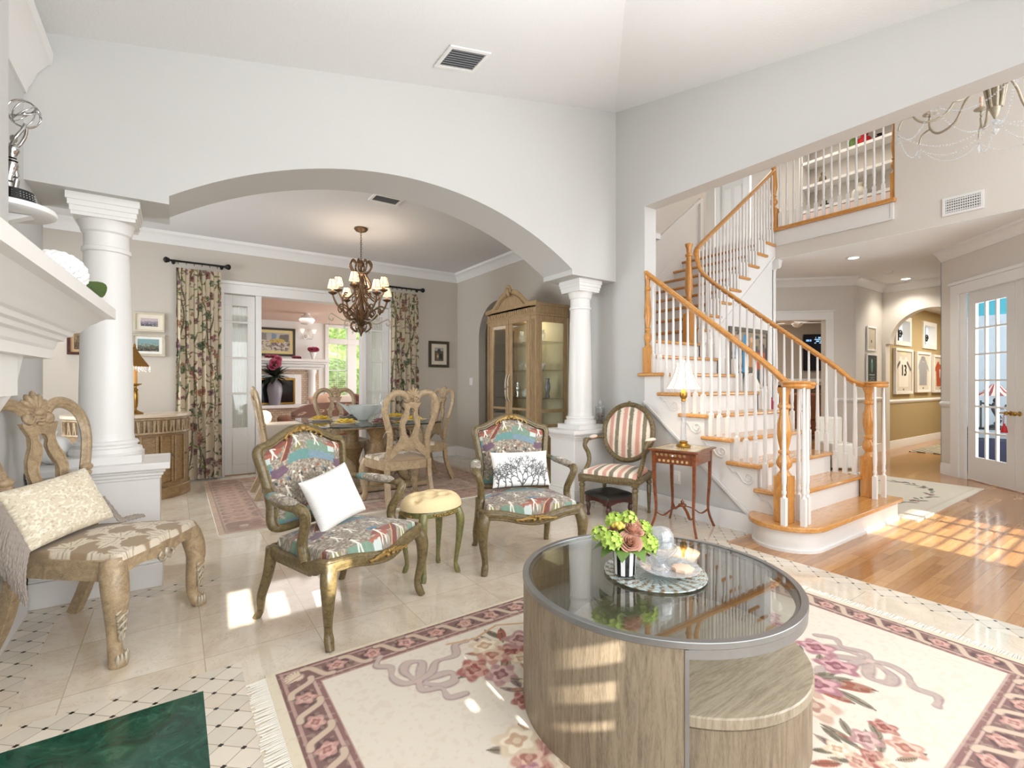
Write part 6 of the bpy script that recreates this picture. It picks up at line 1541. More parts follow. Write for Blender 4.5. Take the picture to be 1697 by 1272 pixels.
for k in range(14): a = k*.9; m.grid(lambda u, v: ((.01+.06*v)*math.cos(a)-(u-.5)*.03*math.sin(a), (.01+.06*v)*math.sin(a), .02+.11*v*(1-.35*(k % 3))), 4, 5)
m.lathe([(.03, 0), (.02, .02), (.02, .04), (0, .04)], 12); m.build('leaves', pm('dark_gilt', '#6e4f2a', .4, .6), o, 60)
# fittings
M['ventback'] = pm('vent_shadow_grey', '#6a6c6e', .7)
M['slatg'] = pm('grey_slat', '#a9abad', .5)
def grille(name, label, M4, w, h, nx, louv, mat_='white', dark='ventback'):
    o = bpy.data.objects.new(name, None); COL.objects.link(o); o.matrix_world = M4; o['label'] = label; o['category'] = 'air vent'
    m = MB(); f_ = .028; m.box(-w/2, -h/2, -.012, w/2, -h/2+f_, 0).box(-w/2, h/2-f_, -.012, w/2, h/2, 0).box(-w/2, -h/2+f_, -.012, -w/2+f_, h/2-f_, 0).box(w/2-f_, -h/2+f_, -.012, w/2, h/2-f_, 0).build('frame', mat_, o, 0, .002)
    MB().box(-w/2+f_, -h/2+f_, -.002, w/2-f_, h/2-f_, 0).build('backing', dark, o, 0)
    n_ = louv
    for k in range(n_):
        y = -h/2+f_+(h-2*f_)*(k+.5)/n_; mm = MB(); mm.x = Matrix.Translation((0, y, -.007)) @ Matrix.Rotation(.6, 4, 'X'); mm.box(-w/2+f_, -(h-2*f_)/n_*.36, -.001, w/2-f_, (h-2*f_)/n_*.36, .001).build('slat', 'slatg' if nx == 0 else 'white', o, 0)
    for k in range(nx): x = -w/2+f_+(w-2*f_)*(k+.5)/nx; MB().box(x-.003, -h/2+f_, -.011, x+.003, h/2-f_, -.003).build('bar', 'white', o, 0)
    return o
tilt = Matrix.Rotation(-math.atan(.225), 4, 'Y')
grille('ceiling_vent', 'white louvred air vent in the sloping living room ceiling', Matrix.Translation((1.725, 3.11, 4.05-.225*(3.79-1.725)-.004)) @ tilt, .34, .27, 0, 8)
grille('ceiling_vent', 'white air vent in the dining room ceiling beyond the arch', Matrix.Translation((1.73, 4.68, 3.048)), .3, .2, 0, 7)
grille('wall_vent', 'white wall vent on the foyer wall right of the balcony', Matrix.Translation((6.998, 1.495, 3.155)) @ Matrix.Rotation(PI/2, 4, 'Z') @ Matrix.Rotation(-PI/2, 4, 'X') @ Matrix.Rotation(PI, 4, 'X') @ Matrix.Rotation(0, 4, 'Z'), .34, .2, 15, 5)
def plate(name, label, loc, rz, w=.075, h=.118, cat='switch'):
    o = thing(name, label, cat, loc, rz); MB().box(-w/2, -.006, -h/2, w/2, 0, h/2).build('plate', 'white', o, 0, .002)
    for k in range(2 if cat == 'switch' else 2): MB().box(-.024+.028*k-.0, -.012, -.03, -.004+.028*k, -.006, .03).build('rocker' if cat == 'switch' else 'socket', 'white', o, 0, .001)
plate('light_switch', 'white double light switch on the dining wall left of the passage arch', (3.928, 6.78, 1.24), -PI/2, .1, .118)
plate('wall_outlet', 'white wall outlet above the baseboard beside the staircase side table', (3.798, 2.78, .34), -PI/2, cat='outlet')
def bloom(par, c, r, mat, n=6, rings=3, cup=.7, name='bloom'): return rose_mesh(MB(), c, r, (1.1, .1)).build(name, mat, par, 70)
# ================================================================ STUDY DOORS
def F2p(x, y=0): v = F2 @ Vector((x, y, 0)); return (v.x, v.y)
rz2 = math.radians(-135)
def french(name, lab, x0, x1, ks):
    o = thing(name, lab, 'door', (*F2p((x0+x1)/2, .03), 0), rz2); w_ = x1-x0; h_ = 2.34
    gx0, gx1, gz0, gz1 = -w_/2+.115, w_/2-.105, .29, 2.2
    px_ = [(gx0+(gx1-gx0)*i/3+.011, gx0+(gx1-gx0)*(i+1)/3-.011) for i in range(3)]; pz_ = [(gz0+(gz1-gz0)*j/6+.011, gz0+(gz1-gz0)*(j+1)/6-.011) for j in range(6)]
    m = MB(); holes(m, 'y', -.0, .03, -w_/2, w_/2, .012, h_, [(a, b, c, d) for a, b in px_ for c, d in pz_]); m.build('door_leaf', 'doorw', o, 0)
    MB().box(gx0, .013, gz0, gx1, .017, gz1).build('pane', 'doorglass', o, 0)
    hx = ks*(w_/2-.055)
    m = MB(); m.lathe([(.026, 0), (.028, .004), (.012, .01), (.01, .03), (.022, .042), (.024, .055), (.015, .065), (0, .067)], 16)
    warp(m, lambda x, y, z: (hx+x, -z, .87+y)); m.tube([(hx, -.045, .87), (hx-ks*.05, -.05, .872), (hx-ks*.09, -.048, .868)], .008, 8); m.build('handle', 'brass', o, 60)
    return o
french('french_door', 'white glazed french door with a red tassel on its handle at the right edge', .425, 1.125, 1)
french('french_door', 'white glazed french door cut by the right edge of the view', 1.13, 1.83, -1)
ta = thing('tassel', 'red tassel hanging from the french door handle', 'tassel', (*F2p(1.06, -.03), .87), rz2)
MB().tube([(0, 0, 0), (-.012, -.005, -.06), (-.006, -.005, -.12)], .0025, 6).tube([(0, 0, 0), (.008, -.005, -.06), (-.004, -.005, -.12)], .0025, 6).build('cord', 'red', ta, 60)
MB().lathe([(0, -.115), (.012, -.12), (.01, -.135), (.02, -.15), (.032, -.215), (.03, -.22), (0, -.22)], 14).build('skirt', 'red', ta, 60)
TX, TY, TR = 9.12, 1.62, math.radians(-75)
sk = thing('draped_table', 'table under a dark navy cloth behind the french door', 'table', (TX, TY-.15, 0), TR)
MB().box(-.6, -.2, .01, .5, .2, .45).build('tablecloth', pm('navy_cloth', '#23253c', .9), sk, 0, .01)
tr_ = thing('stand', 'low black scroll footed stand on the navy table behind the french door', 'stand', (TX, TY, .452), TR)
MB().box(-.3, -.12, .13, .3, .12, .16).build('top', 'blackg', tr_, 0, .006)
for a in (-1, 1): MB().tube(cr([(a*.27, 0, .13), (a*.29, 0, .08), (a*.25, 0, .04), (a*.28, 0, 0)], 5), .02, 8, up=(0, 1, 0)).build('leg', 'blackg', tr_, 60)
ml = thing('figurine_lamp', 'dark figurine table lamp with a striped red pagoda shade behind the french door', 'lamp', (TX, TY, .613), TR); ml.scale = (.82, .82, .86)
m = MB(); m.lathe([(.09, 0), (.09, .02), (.05, .04), (0, .05)], 14); m.tube(cr([(.0, 0, .04), (.05, 0, .12), (.02, 0, .2), (-.02, 0, .3), (0, 0, .38)], 5), .034, 10); m.ball((.01, 0, .42), (.04, .036, .045)); m.tube(cr([(0, 0, .33), (.09, -.02, .3), (.13, -.03, .36)], 4), .015, 8)
m.tube(cr([(-.02, 0, .33), (-.09, 0, .36), (-.16, 0, .38)], 4), .015, 8); m.build('figurine', pm('dark_bronze', '#2a2a30', .4, .3), ml, 60)
MB().tube([(-.17, 0, 0), (-.17, 0, .42)], .012, 8).build('pole', 'black', ml, 50)
m = MB()
for k in range(24):
    m.m = k % 2; a0, a1 = 2*PI*k/24, 2*PI*(k+1)/24
    for (r0, z0), (r1, z1) in (((.30, .50), (.16, .56)), ((.16, .56), (.05, .68))): m.add([(r0*math.cos(a0), r0*math.sin(a0), z0), (r0*math.cos(a1), r0*math.sin(a1), z0), (r1*math.cos(a1), r1*math.sin(a1), z1), (r1*math.cos(a0), r1*math.sin(a0), z1)], [(0, 1, 2, 3)])
m.build('lamp_shade', [pm('shade_red', '#7c3a42', .8), pm('shade_cream', '#c7a69a', .8)], ml, 0)

# ================================================================ HALL AND GALLERY
def dark_poster(U, V):
    c = Cv(U, V, '#16201f'); c.ell(.5, .62, .12, .28, 0, '#4f8a84'); c.ell(.5, .8, .06, .08, 0, '#9cc7be'); c.put((V < .3) & (V > .27) & (np.abs(U-.5) < .3), '#b9c9c4'); c.put((V < .2) & (hashn(np.floor(U*30), np.floor(V*40)) > .5) & (np.abs(U-.5) < .32), '#7c8a86'); return c.c
framed('framed_picture', 'white framed pale sketch on the hall wall, above the dark poster', 'picture', (9.85, 3.295, 1.98), 0, .38, .42, 'white', .03, '#c9bda3', .03, lambda U, V: (lambda c: ([c.ell(.5, .35, .12, .1, 0, '#4a3c2c')], c.c)[1])(Cv(U, V, '#b9ab90')))
framed('framed_poster', 'white framed dark green poster on the hall wall, below the pale sketch', 'picture', (9.87, 3.295, 1.46), 0, .46, .52, 'white', .03, '#1c2423', .0, dark_poster)
def jersey(base, col, kind):
    def f(U, V):
        c = Cv(U, V, base)
        c.poly([(.2, .12), (.8, .12), (.82, .6), (.98, .5), (.95, .62), (.72, .86), (.28, .86), (.05, .62), (.02, .5), (.18, .6)], col)
        c.ell(.5, .84, .12, .06, 0, base)
        if kind == 1: c.line([(.04, .55), (.25, .72)], .05, '#4f4a48'); c.line([(.96, .55), (.75, .72)], .05, '#4f4a48'); c.ell(.5, .95, .2, .03, 0, '#e8d6a0')
        if kind == 2: c.ell(.5, .88, .2, .08, 0, '#8d8a8c')
        c.ell(.5, .05, .06, .025, 0, '#5f5448'); return c.c
    return f
def number(txt, par, x, y, z, size, mat_):
    cu = bpy.data.curves.new('number', 'FONT'); cu.body = txt; cu.size = size; cu.align_x = 'CENTER'; cu.extrude = .002
    o = bpy.data.objects.new('number', cu); COL.objects.link(o); dg = bpy.context.evaluated_depsgraph_get(); me = bpy.data.meshes.new_from_object(o.evaluated_get(dg)); bpy.data.objects.remove(o)
    q = bpy.data.objects.new('number', me); me.materials.clear(); me.materials.append(M[mat_] if isinstance(mat_, str) else mat_); COL.objects.link(q); q.parent = par; q.location = (x, y, z); q.rotation_euler = (PI/2, 0, 0); return q
j1 = framed('framed_jersey', 'framed white sports jersey with number 13 nearest the arch in the gallery', 'framed jersey', (11.36, 3.295, 1.44), 0, .92, .86, 'white', .05, '#d8cfc0', .0, jersey('#cfc6b8', '#e3ded4', 1), dep=.05)
number('13', j1, 0, -.034, -.08, .3, 'black')
framed('framed_jersey', 'framed grey sports jersey between the white and the orange jerseys in the gallery', 'framed jersey', (12.48, 3.295, 1.44), 0, .84, .82, 'white', .05, '#d8cfc0', .0, jersey('#d3cabc', '#99989c', 2), dep=.05)
j3 = framed('framed_jersey', 'framed orange sports jersey at the far end of the row in the gallery', 'framed jersey', (13.6, 3.295, 1.42), 0, .98, .80, 'white', .05, '#d8cfc0', .0, jersey('#cfc3b0', '#b0532f', 3), dep=.05)
number('11', j3, 0, -.034, -.1, .28, 'ceram')
for i, (a, b) in enumerate(((11.05, 11.75), (12.6, 13.3), (14.2, 14.9))):
    m = MB(); holes(m, 'y', 3.27, 3.42, a-.07, b+.07, 1.93, 2.49, [(a+.012, b-.012, 2.012, 2.408)]); f_ = struct(m.build('window_%d' % (i+1), 'white', None, 0, .004))
    m = MB(); m.tube([((a+b)/2, 3.36, 2.0), ((a+b)/2, 3.36, 2.42)], .01, 6)
    for s2 in (-1, 1): m.tube(spiral(((a+b)/2+s2*.1, 3.36, 2.16), .09, .02, 0, 1.5, 20), .011, 6, up=(0, 1, 0))
    m.build('iron_scroll', 'black', f_, 60); MB().box(a, 3.395, 2.0, b, 3.4, 2.42).build('pane', emitm('glowing_glass', '#dfe8f0', .45, '#9aa4ac'), f_, 0)  # pane glows by itself in place of daylight behind it
tag(MB().box(10.7, 1.6, .0005, 15, 3.0, .010).build('striped_rug', 'zebra', None, 0), 'dark and cream striped rug on the gallery floor beyond the arch', 'rug')
def downlight(x, y, z, lab):
    o = thing('recessed_light', lab, 'ceiling light', (x, y, z)); m = MB(); m.lathe([(.06, -.004), (.065, -.012), (.095, -.008), (.1, 0), (.06, 0)], 28); m.build('trim_ring', 'white', o, 50); MB().lathe([(0, -.004), (.06, -.004)], 24).build('lens', 'canlight', o, 0)
downlight(7.77, 2.8, 2.968, 'recessed ceiling light just under the balcony'); downlight(10.05, 2.86, 2.968, 'recessed ceiling light near the arch to the gallery'); downlight(13.0, 2.6, 2.718, 'recessed ceiling light in the gallery ceiling beyond the arch')
lamp('hall_downlight', 'SPOT', (7.77, 2.8, 2.93), 26, (1, .93, .82), (0, 0, 0), spot_size=2.2, spot_blend=.8, shadow_soft_size=.05)
lamp('hall_downlight', 'SPOT', (10.05, 2.86, 2.93), 26, (1, .93, .82), (0, 0, 0), spot_size=2.2, spot_blend=.8, shadow_soft_size=.05)
tag(MB().lathe([(0, -.03), (.05, -.03), (.06, -.02), (.065, 0), (0, 0)], 24, (9.17, 2.83, 2.969)).build('smoke_detector', 'white', None, 50), 'white round smoke detector between the two recessed hall lights', 'smoke detector')
# family room seen through the diagonal doorway (frame F1)
def F1p(x, y=0): v = F1 @ Vector((x, y, 0)); return (v.x, v.y)
rz1 = -PI/4
tv = thing('television', 'wall television showing a pale figure on a dark screen in the family room', 'television', (*F1p(1.95, 4.54), 2.0), rz1)
MB().box(-.98, 0, -.46, .98, .05, .46).build('casing', 'blackg', tv, 0, .005)
s_ = NT('lit_screen'); a_ = s_.n('VertexColor', layer_name='Col'); M['screen'] = s_.fin('#050505', .2, 0, Emission_Color=a_.outputs[0], Emission_Strength=1.0)
def scr(U, V):
    c = Cv(U, V, '#06070e'); c.ell(.42, .45, .16, .3, .5, '#a9a6d8'); c.ell(.34, .68, .1, .1, 0, '#c9c6ea'); c.ell(.5, .3, .12, .25, -.4, '#8f8cc6'); c.line(cr([(.36, .95), (.5, .85), (.56, .6)], 6), .012, '#8fa0d0')
    for k, l in enumerate((.08, .13, .2, .17)): c.put((np.abs(V-.92+.05*k) < .014) & (U > .12) & (U < .12+l) & (hashn(np.floor(U*90), k+U*0) > .25), '#9fc4e6')
    c.put((np.abs(V-.84) < .03) & (U > .02) & (U < .09) & (hashn(np.floor(U*120), U*0) > .3), '#7fa8d6'); return c.c
sheet('screen', 160, 90, lambda U, V: ((U-.5)*1.92, U*0-.002, (V-.5)*.88), scr, M['screen'], tv)
fm = thing('family_fireplace', 'stone fireplace with a white mantel below the television in the family room', 'fireplace', (*F1p(1.2, 4.6), 0), rz1)
MB().box(-1.5, -.3, 0, 1.5, 0, 1.25).build('surround', _brick('brown_stone', '#8a6f58', '#6d5544', '#4d3f34', 4), fm, 0)
MB().box(-1.6, -.42, 1.25, 1.6, 0, 1.33).box(-1.55, -.36, 1.17, 1.55, 0, 1.25).build('mantel_shelf', 'white', fm, 0, .01)
MB().box(-.1, -.32, .2, 1.3, -.29, .95).build('firebox', 'blackg', fm, 0)
ac = thing('club_chair', 'brown leather club chair in front of the family room fireplace', 'armchair', (*F1p(.35, 3.0), 0), rz1)
MB().box(-.4, -.4, .1, .4, .4, .45).build('seat', 'tan', ac, 30, .06); MB().box(-.4, -.42, .4, .4, -.28, 1.0).build('backrest', 'tan', ac, 30, .05)
for s2 in (-1, 1): MB().box(s2*.42-.08, -.4, .1, s2*.42+.08, .4, .65).build('armrest', 'tan', ac, 30, .05)
fan = thing('ceiling_fan', 'white ceiling fan in the family room', 'ceiling fan', (*F1p(.1, 2.6), 2.5), rz1)
MB().lathe([(0, .46), (.02, .46), (.02, .1), (.1, .08), (.11, 0), (.06, -.06), (0, -.08)], 20).build('motor', 'white', fan, 50)
for k in range(5): m = MB(); m.x = Matrix.Rotation(k*2*PI/5, 4, 'Z') @ Matrix.Rotation(.15, 4, 'X'); m.box(.12, -.07, .02, .68, .07, .03); m.build('blade', 'white', fan, 0, .004)
fw = thing('bright_picture', 'glowing window with dark tree shapes on the family room wall left of the television', 'window', (*F1p(-.25, 4.58), 2.0), rz1)
sheet('view', 60, 60, lambda U, V: ((U-.5)*.8, U*0, (V-.5)*.8), lambda U, V: (lambda c: ([c.line([(.2, .1), (.5, .6), (.45, .95)], .03, '#3a3c38'), c.ell(.7, .6, .18, .2, 0, '#5d6156')], c.c)[1])(Cv(U, V, '#dfe6ea')), 'print', fw)
sc_ = thing('slipcovered_chair', 'cream slipcovered chair behind the balusters near the hall doorway', 'chair', (7.8, 3.02, 0), -.6); sc_.scale = (.72, .72, .76)
m = MB(); m.box(-.25, -.25, .02, .25, .25, .48); m.build('seat_skirt', 'linen', sc_, 30, .03); m = MB(); m.box(-.25, .18, .4, .25, .28, .95); m.build('backrest', 'linen', sc_, 30, .04)

# ================================================================ UPSTAIRS
up = thing('display_shelves', 'built-in shelves holding small curios behind the upstairs balcony', 'shelves', (9.4, 3.35, 3.37))
m = MB()
for z in (.84, 1.27, 1.69): m.box(-.28, -.95, z, 0, .75, z+.05)
m.box(-.28, .72, 0, 0, .78, 2.3).build('shelf_boards', 'white', up, 0, .004)
MB().box(-.3, -.95, 0, 0, .72, .82).build('cupboard', pm('pinkish_white', '#e6cfc4', .6), up, 0, .004)
for i, (dy, z, mt, h, r) in enumerate(((.45, 1.32, 'bronze', .2, .06), (.42, .89, 'leafd', .12, .07), (-.02, 1.74, 'leaf', .26, .07), (-.17, 1.74, 'red', .2, .1), (-.38, 1.74, 'black', .1, .07), (-.1, .89, 'linen', .26, .11), (-.3, .89, 'bronzem', .08, .06), (-.62, 1.74, 'bronzem', .24, .06))):
    nm = ('curio', 'toy_figure', 'potted_plant', 'red_vase', 'small_statue', 'cream_box', 'curio', 'bronze_sculpture')[i]
    lb = ('bronze curio on the middle upstairs shelf at its left end', 'dark toy figure on the lower upstairs shelf at its left end', 'green leafy plant on the top upstairs shelf', 'dark red ornament beside the plant on the top upstairs shelf', 'small black statue right of the red ornament upstairs', 'cream box standing on the lower upstairs shelf', 'small bronze curio right of the cream box upstairs', 'looped bronze sculpture at the right end of the top upstairs shelf')[i]
    tag(MB().lathe([(r*.7, 0), (r, h*.15), (r*.9, h*.5), (r*.4, h*.7), (r*.6, h*.9), (r*.2, h), (0, h)], 10, (9.25, 3.35+dy, 3.371+z+.05 if 0 else 3.371+z)).build(nm, mt, None, 50), lb, 'ornament')
o = struct(MB().box(9.36, 5.2, 3.37, 9.42, 5.3, 5.5).box(9.36, 5.8, 3.37, 9.42, 5.9, 5.5).box(9.36, 5.3, 5.4, 9.42, 5.8, 5.5).build('door_frame_upstairs', 'white', None, 0))
o = struct(MB().box(9.42, 5.3, 3.38, 9.46, 5.8, 5.4).build('door_3', 'doorw', None, 0)); m = MB()
for z0, z1 in ((3.55, 4.3), (4.45, 5.25)):
    for y0, y1 in ((5.36, 5.52), (5.58, 5.74)): m.box(9.412, y0, z0, 9.42, y1, z1)
m.build('door_panel', 'white', o, 0, .004)
# foyer chandelier
fc = thing('crystal_chandelier', 'silver foyer chandelier with curved arms and swags of crystal beads at the upper right', 'chandelier', (5.75, 1.02, 0))
zb = 3.44
m = MB(); m.lathe([(0, zb+.02), (.012, zb+.03), (.035, zb+.1), (.05, zb+.35), (.03, zb+.6), (.05, zb+.75), (.02, zb+.9), (.012, zb+2.5), (.08, 5.88), (.08, 5.9), (0, 5.9)], 12); m.build('stem', 'silverleaf', fc, 50)
m = MB(); m.ball((0, 0, zb), (.02, .02, .03), 8, 6); m.lathe([(0, zb-.12), (.03, zb-.07), (0, zb-.02)], 8); m.build('crystal_drop', 'crystal', fc, 30)
for k in range(8):
    a = k*PI/4+.35
    def P(r, z): return (r*math.cos(a), r*math.sin(a), z)
    am = MB(); am.tube(cr([P(.04, zb+.12), P(.1, zb+.4), P(.22, zb+.33), P(.32, zb+.17), P(.46, zb+.14), P(.54, zb+.22), P(.55, zb+.34)], 6), .011, 8)
    am.tube(cr([P(.54, zb+.22), P(.62, zb+.2), P(.65, zb+.12)], 5), .008, 8); am.lathe([(0, 0), (.05, .02), (.055, .03), (0, .03)], 12, P(.55, zb+.34)); q = am.build('arm', 'silverleaf', fc, 60)
    MB().lathe([(.013, 0), (.013, .12), (0, .13)], 8, P(.55, zb+.36)).build('candle_tube', 'candle', q, 50)
    MB().lathe([(0, -.13), (.012, -.1), (.006, -.03), (0, 0)], 6, P(.65, zb+.11)).build('crystal_drop', 'crystal', fc, 30)
    b = a+PI/4; p0_, p1_ = Vector(P(.65, zb+.08)), Vector((.65*math.cos(b), .65*math.sin(b), zb+.08)); m = MB()
    for i in range(34): t = i/33; c_ = p0_.lerp(p1_, t); m.ball((c_.x, c_.y, c_.z-.14*(1-(2*t-1)**2)), .0075, 6, 5)
    p1_ = Vector((0, 0, zb+.02))
    for i in range(30): t = i/29; c_ = p0_.lerp(p1_, t); m.ball((c_.x, c_.y, c_.z-.16*(1-(2*t-1)**2)), .0075, 6, 5)
    q = m.build('bead_swag', 'crystal', fc, 60); q['kind'] = 'stuff'

# ================================================================ SUN ROOM
def zY(y): return y
sf = thing('sunroom_fireplace', 'white columned fireplace with brick tile face in the sunroom', 'fireplace', (1.55, 11.0, 0))
MB().box(-.5, -.12, .78, .98, 0, 1.5).build('tile_face', 'bricktile', sf, 0)
MB().box(-1.2, -.62, 0, 1.3, 0, .72).build('hearth_base', 'bricktile', sf, 0); MB().box(-1.22, -.66, .72, 1.32, 0, .78).build('hearth_slab', 'white', sf, 0, .01)
MB().box(-.9, -.2, 1.5, 1.0, 0, 1.56).box(-.95, -.26, 1.56, 1.06, 0, 1.62).box(-1.0, -.32, 1.62, 1.12, 0, 1.66).box(-1.05, -.36, 1.66, 1.16, 0, 1.72).build('mantel_shelf', 'white', sf, 0, .01)
MB().lathe([(.1, .78), (.1, .83), (.08, .85), (.07, 1.4), (.09, 1.44), (.09, 1.5), (0, 1.5)], 24, (.84, -.12, 0)).build('column', 'white', sf, 50)
m = MB(); holes(m, 'y', -.16, -.12, -.35, .62, .78, 1.4, [(-.2, .48, .78, 1.3)]); m.build('surround', 'white', sf, 0, .005)
MB().box(-.2, -.15, .8, .46, -.12, 1.28).build('firebox', 'blackg', sf, 0)
m = MB(); holes(m, 'y', -.17, -.15, -.22, .5, .79, 1.32, [(-.19, .47, .82, 1.28)]); m.build('screen_frame', 'brass', sf, 0)
sv = thing('vase_of_flowers', 'grey vase of dark foliage with a pink bloom in front of the sunroom fireplace', 'vase', (1.62, 10.55, .781))
MB().lathe([(0, 0), (.09, 0), (.1, .03), (.14, .3), (.12, .42), (.05, .5), (.06, .54), (0, .5)], 28).build('vase', 'vase', sv, 60)
m = MB(); rnd = random.Random(12)
for k in range(70):
    a = rnd.uniform(0, 2*PI); e = rnd.uniform(-.25, 1.2); L = rnd.uniform(.25, .45)
    def lf(u, v): r_ = L*v; w_ = .045*math.sin(PI*v)*(u-.5)*2; return (r_*math.cos(e)*math.cos(a)-w_*math.sin(a), r_*math.cos(e)*math.sin(a)+w_*math.cos(a), .56+r_*math.sin(e)-.1*v*v)
    m.grid(lf, 3, 5)
q = m.build('foliage', 'leafd', sv, 60)
for c, r in (((0, -.1, .84), .1), ((.05, -.05, .92), .07), ((-.06, -.12, .76), .07)): bloom(sv, c, r, 'pink', 7, 3, .6)
framed('framed_painting', 'village street painting in a dark green frame over the sunroom mantel', 'painting', (1.70, 10.995, 2.07), 0, .76, .58, pm('dark_green_frame', '#3a382a', .5), .045, '#e3d49a', .06, lambda U, V: (lambda c: ([c.put(V > .6, '#b9b8b8'), c.poly([(.0, .6), (.2, .6), (.2, .95), (0, 1)], '#8e8a84'), c.poly([(.35, .6), (.5, .6), (.55, .9), (.38, 1)], '#7f95a8'), c.poly([(.6, .55), (.95, .5), (.95, .95), (.65, .9)], '#77716a'), c.ell(.55, .55, .3, .14, .1, '#c9ad55'), c.put((vnoise(U, V, 14, 2) > .6) & (V < .45) & (U > .35), '#6a5a76'), c.put((vnoise(U, V, 22, 5) > .62) & (V < .6), '#93897a')], c.c)[1])(Cv(U, V, '#cfc6b4')))
for i, (x, c1, h) in enumerate(((1.62, 'pink', .1), (2.08, 'pink', .1))):
    o = thing('flower_posy', ('dark pink posy lying on the sunroom mantel under the painting', 'small pink posy on the sunroom mantel right of the painting')[i], 'flowers', (x, 10.82, 1.722))
    for k in range(4): bloom(o, (.05*(k-1.5)*(1.2-.5*i), .02*(k % 2), .03), .05-.012*i, c1, 6, 2, .6)
    m = MB()
    for k in range(6): a = k*1.05; m.grid(lambda u, v: (.12*v*math.cos(a)-(u-.5)*.03*math.sin(a), .06*v*math.sin(a)+(u-.5)*.03, .01+.03*v), 3, 4)
    m.build('leaves', 'leafd', o, 60)
o = thing('flower_vase', 'small white vase of pink flowers at the right end of the sunroom mantel', 'vase', (2.40, 10.82, 1.722)); MB().lathe([(0, 0), (.04, 0), (.03, .03), (.06, .1), (.07, .15), (.05, .15), (0, .1)], 16).build('vase', 'ceram', o, 60)
for k in range(9): a = k*2.4; bloom(o, (.03*math.sqrt(k)*math.cos(a), .03*math.sqrt(k)*math.sin(a), .2+.01*(k % 3)), .05, 'pink' if k % 3 else 'blush', 6, 2, .6)
o = thing('wall_sconce', 'white twin candle wall sconce on the sunroom wall', 'sconce', (2.32, 10.99, 2.26)); MB().ball((0, -.02, -.06), (.04, .02, .06)).tube(cr([(0, -.03, -.08), (-.08, -.08, -.1), (-.12, -.08, .02)], 5), .01, 8).tube(cr([(0, -.03, -.08), (.08, -.08, -.1), (.12, -.08, .02)], 5), .01, 8).build('bracket', 'ceram', o, 60)
for s2 in (-1, 1): MB().lathe([(.02, 0), (.05, .08), (.045, .08), (0, .01)], 14, (s2*.12, -.08, .02)).build('lamp_shade', 'shade', o, 60)
m = MB(); holes(m, 'y', 10.96, 11.12, 2.68, 4.6, .7, 2.5, [(2.76, 3.16, .85, 2.08), (3.36, 3.8, .85, 2.08), (2.76, 3.16, 2.2, 2.44), (3.36, 3.8, 2.2, 2.44), (4.0, 4.5, .85, 2.44)])
wf = struct(m.build('window_4', 'white', None, 0, .006)); m = MB()
for z in np.arange(.9, 2.06, .045): m.box(2.77, 11.0, z, 3.15, 11.02, z+.006)
m.tube([(2.96, 11.03, .85), (2.96, 11.03, 2.44)], .008, 4).tube([(2.76, 11.03, 1.5), (3.16, 11.03, 1.5)], .012, 4); m.build('blind_slats', 'white', wf, 0)
MB().box(2.7, 11.06, .8, 4.55, 11.065, 2.46).build('pane', 'clear', wf, 0)
gd = tag(MB().grid(lambda u, v: (-1+9*u, 13+.4*math.sin(u*23)+.3*math.sin(v*17+u*9), -.2+4*v), 60, 30).build('garden_hedge', 'garden', None, 60), 'self-lit green garden hedge outside the sunroom window', 'hedge'); gd['kind'] = 'stuff'
def sofa_col(U, V):
    c = Cv(U, V, '#8f6f63'); rnd = random.Random(3)
    for k in range(40): c.rose(rnd.random(), rnd.random(), .05, [['#c9b09c', '#e0cdbb', '#6d4c48'], ['#5f4a44', '#a98878', '#3f3030']][k % 2], k)
    return c.c
so = thing('patterned_sofa', 'brown floral patterned sofa in the sunroom behind the dining table', 'sofa', (2.45, 9.3, 0), 0)
MB().box(-.8, -.4, 0, .8, .45, .42).build('seat', 'tan', so, 30, .05)
sheet('backrest', 100, 60, lambda U, V: ((U-.5)*1.6, -.42+.08*np.sin(U*PI), .25+V*.62*(1-.25*(2*U-1)**4)), sofa_col, 'cloth', so, .12)
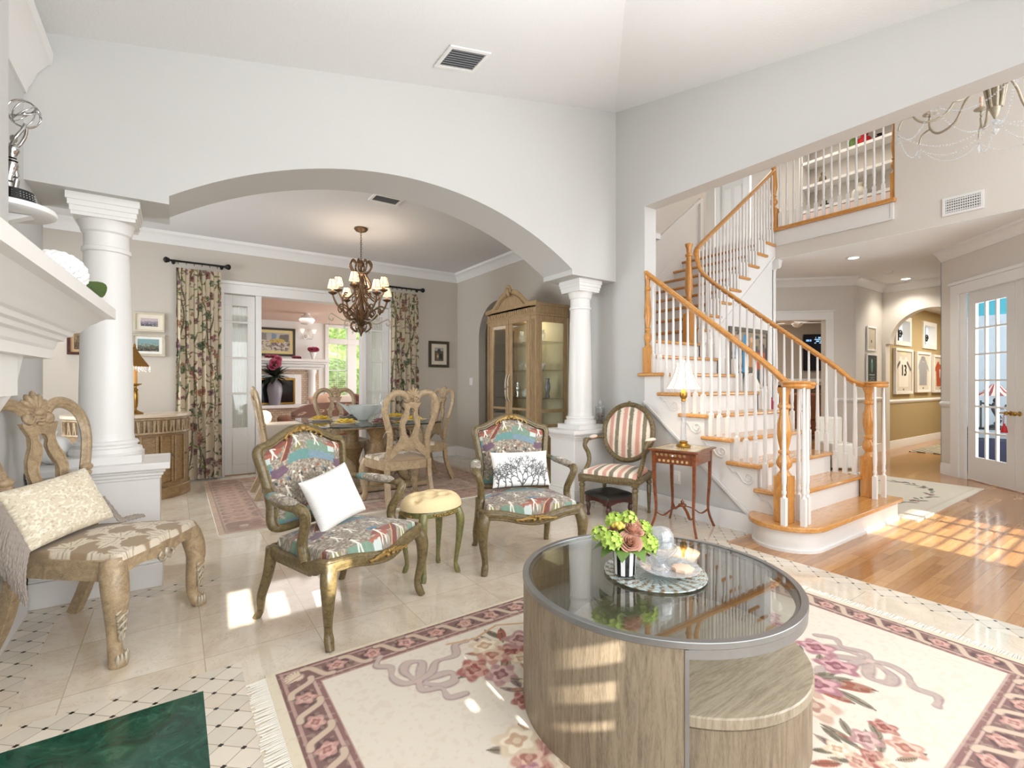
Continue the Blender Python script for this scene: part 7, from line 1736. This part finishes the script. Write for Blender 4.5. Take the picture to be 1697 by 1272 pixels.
for s2 in (-1, 1): MB().box(s2*.82-.1, -.42, .08, s2*.82+.1, .45, .62).build('armrest', 'tan', so, 30, .05)
for i, (x, cc_, r) in enumerate(((2.15, 'blush', .13), (2.55, 'linen', .15), (2.85, 'maroon', .13))):
    pillow('cushion', ('peach cushion at the left end', 'cream cushion in the middle', 'dark red cushion at the right end')[i]+' of the patterned sofa', 'cushion', (x, 9.12, .84), (-.2, .2*(i-1), 0), .19, .17, .06, lambda U, V, k=('#d9b49c', '#ece3d6', '#6d3b38')[i]: np.tile(np.array(rgb(k), np.float32), (U.size, 1)), n=20)
ot = thing('ottoman_table', 'low white cloth covered table in the sunroom with a pile of dark boxes beneath', 'table', (1.25, 8.15, 0))
MB().box(-.38, -.3, .0, .38, .3, .60).build('cloth', 'linen', ot, 0, .02)
tag(MB().lathe([(0, 0), (.06, 0), (.11, .04), (.125, .1), (.1, .17), (.05, .2), (0, .205)], 24, (1.08, 8.1, .601)).build('glowing_globe', emitm('lit_globe', '#ffe6c8', .7, '#f6e9d8'), None, 60), 'round glowing shell lamp on the white sunroom table', 'lamp')
for i in range(2): tag(MB().box(-.2, -.14, 0, .2, .14, .13).build('patterned_box', pm('maroon_box', '#4a1f22', .4, 0, .3, 40), None, 0, .008), ('lower of the two dark red patterned boxes by the sunroom doorway', 'upper of the two dark red patterned boxes by the sunroom doorway')[i], 'box', None).location.__init__ if 0 else None
for i in range(2):
    b_ = MB().box(1.22, 7.62, .02+.14*i, 1.6, 7.8, .155+.14*i); b_ = tag(b_.build('patterned_box', pm('maroon_box', '#4a1f22', .4, 0, .3, 40), None, 0, .008), ('lower', 'upper')[i]+' of the two dark red patterned boxes by the sunroom doorway', 'box')
o = thing('globe_pendant', 'translucent white globe pendant under the peach sunroom ceiling', 'ceiling light', (2.02, 9.6, 2.52)); MB().lathe([(0, 0), (.05, 0), (.05, -.03), (.1, -.06), (.14, -.13), (.1, -.2), (0, -.22)], 20).build('globe', 'ceram', o, 60)
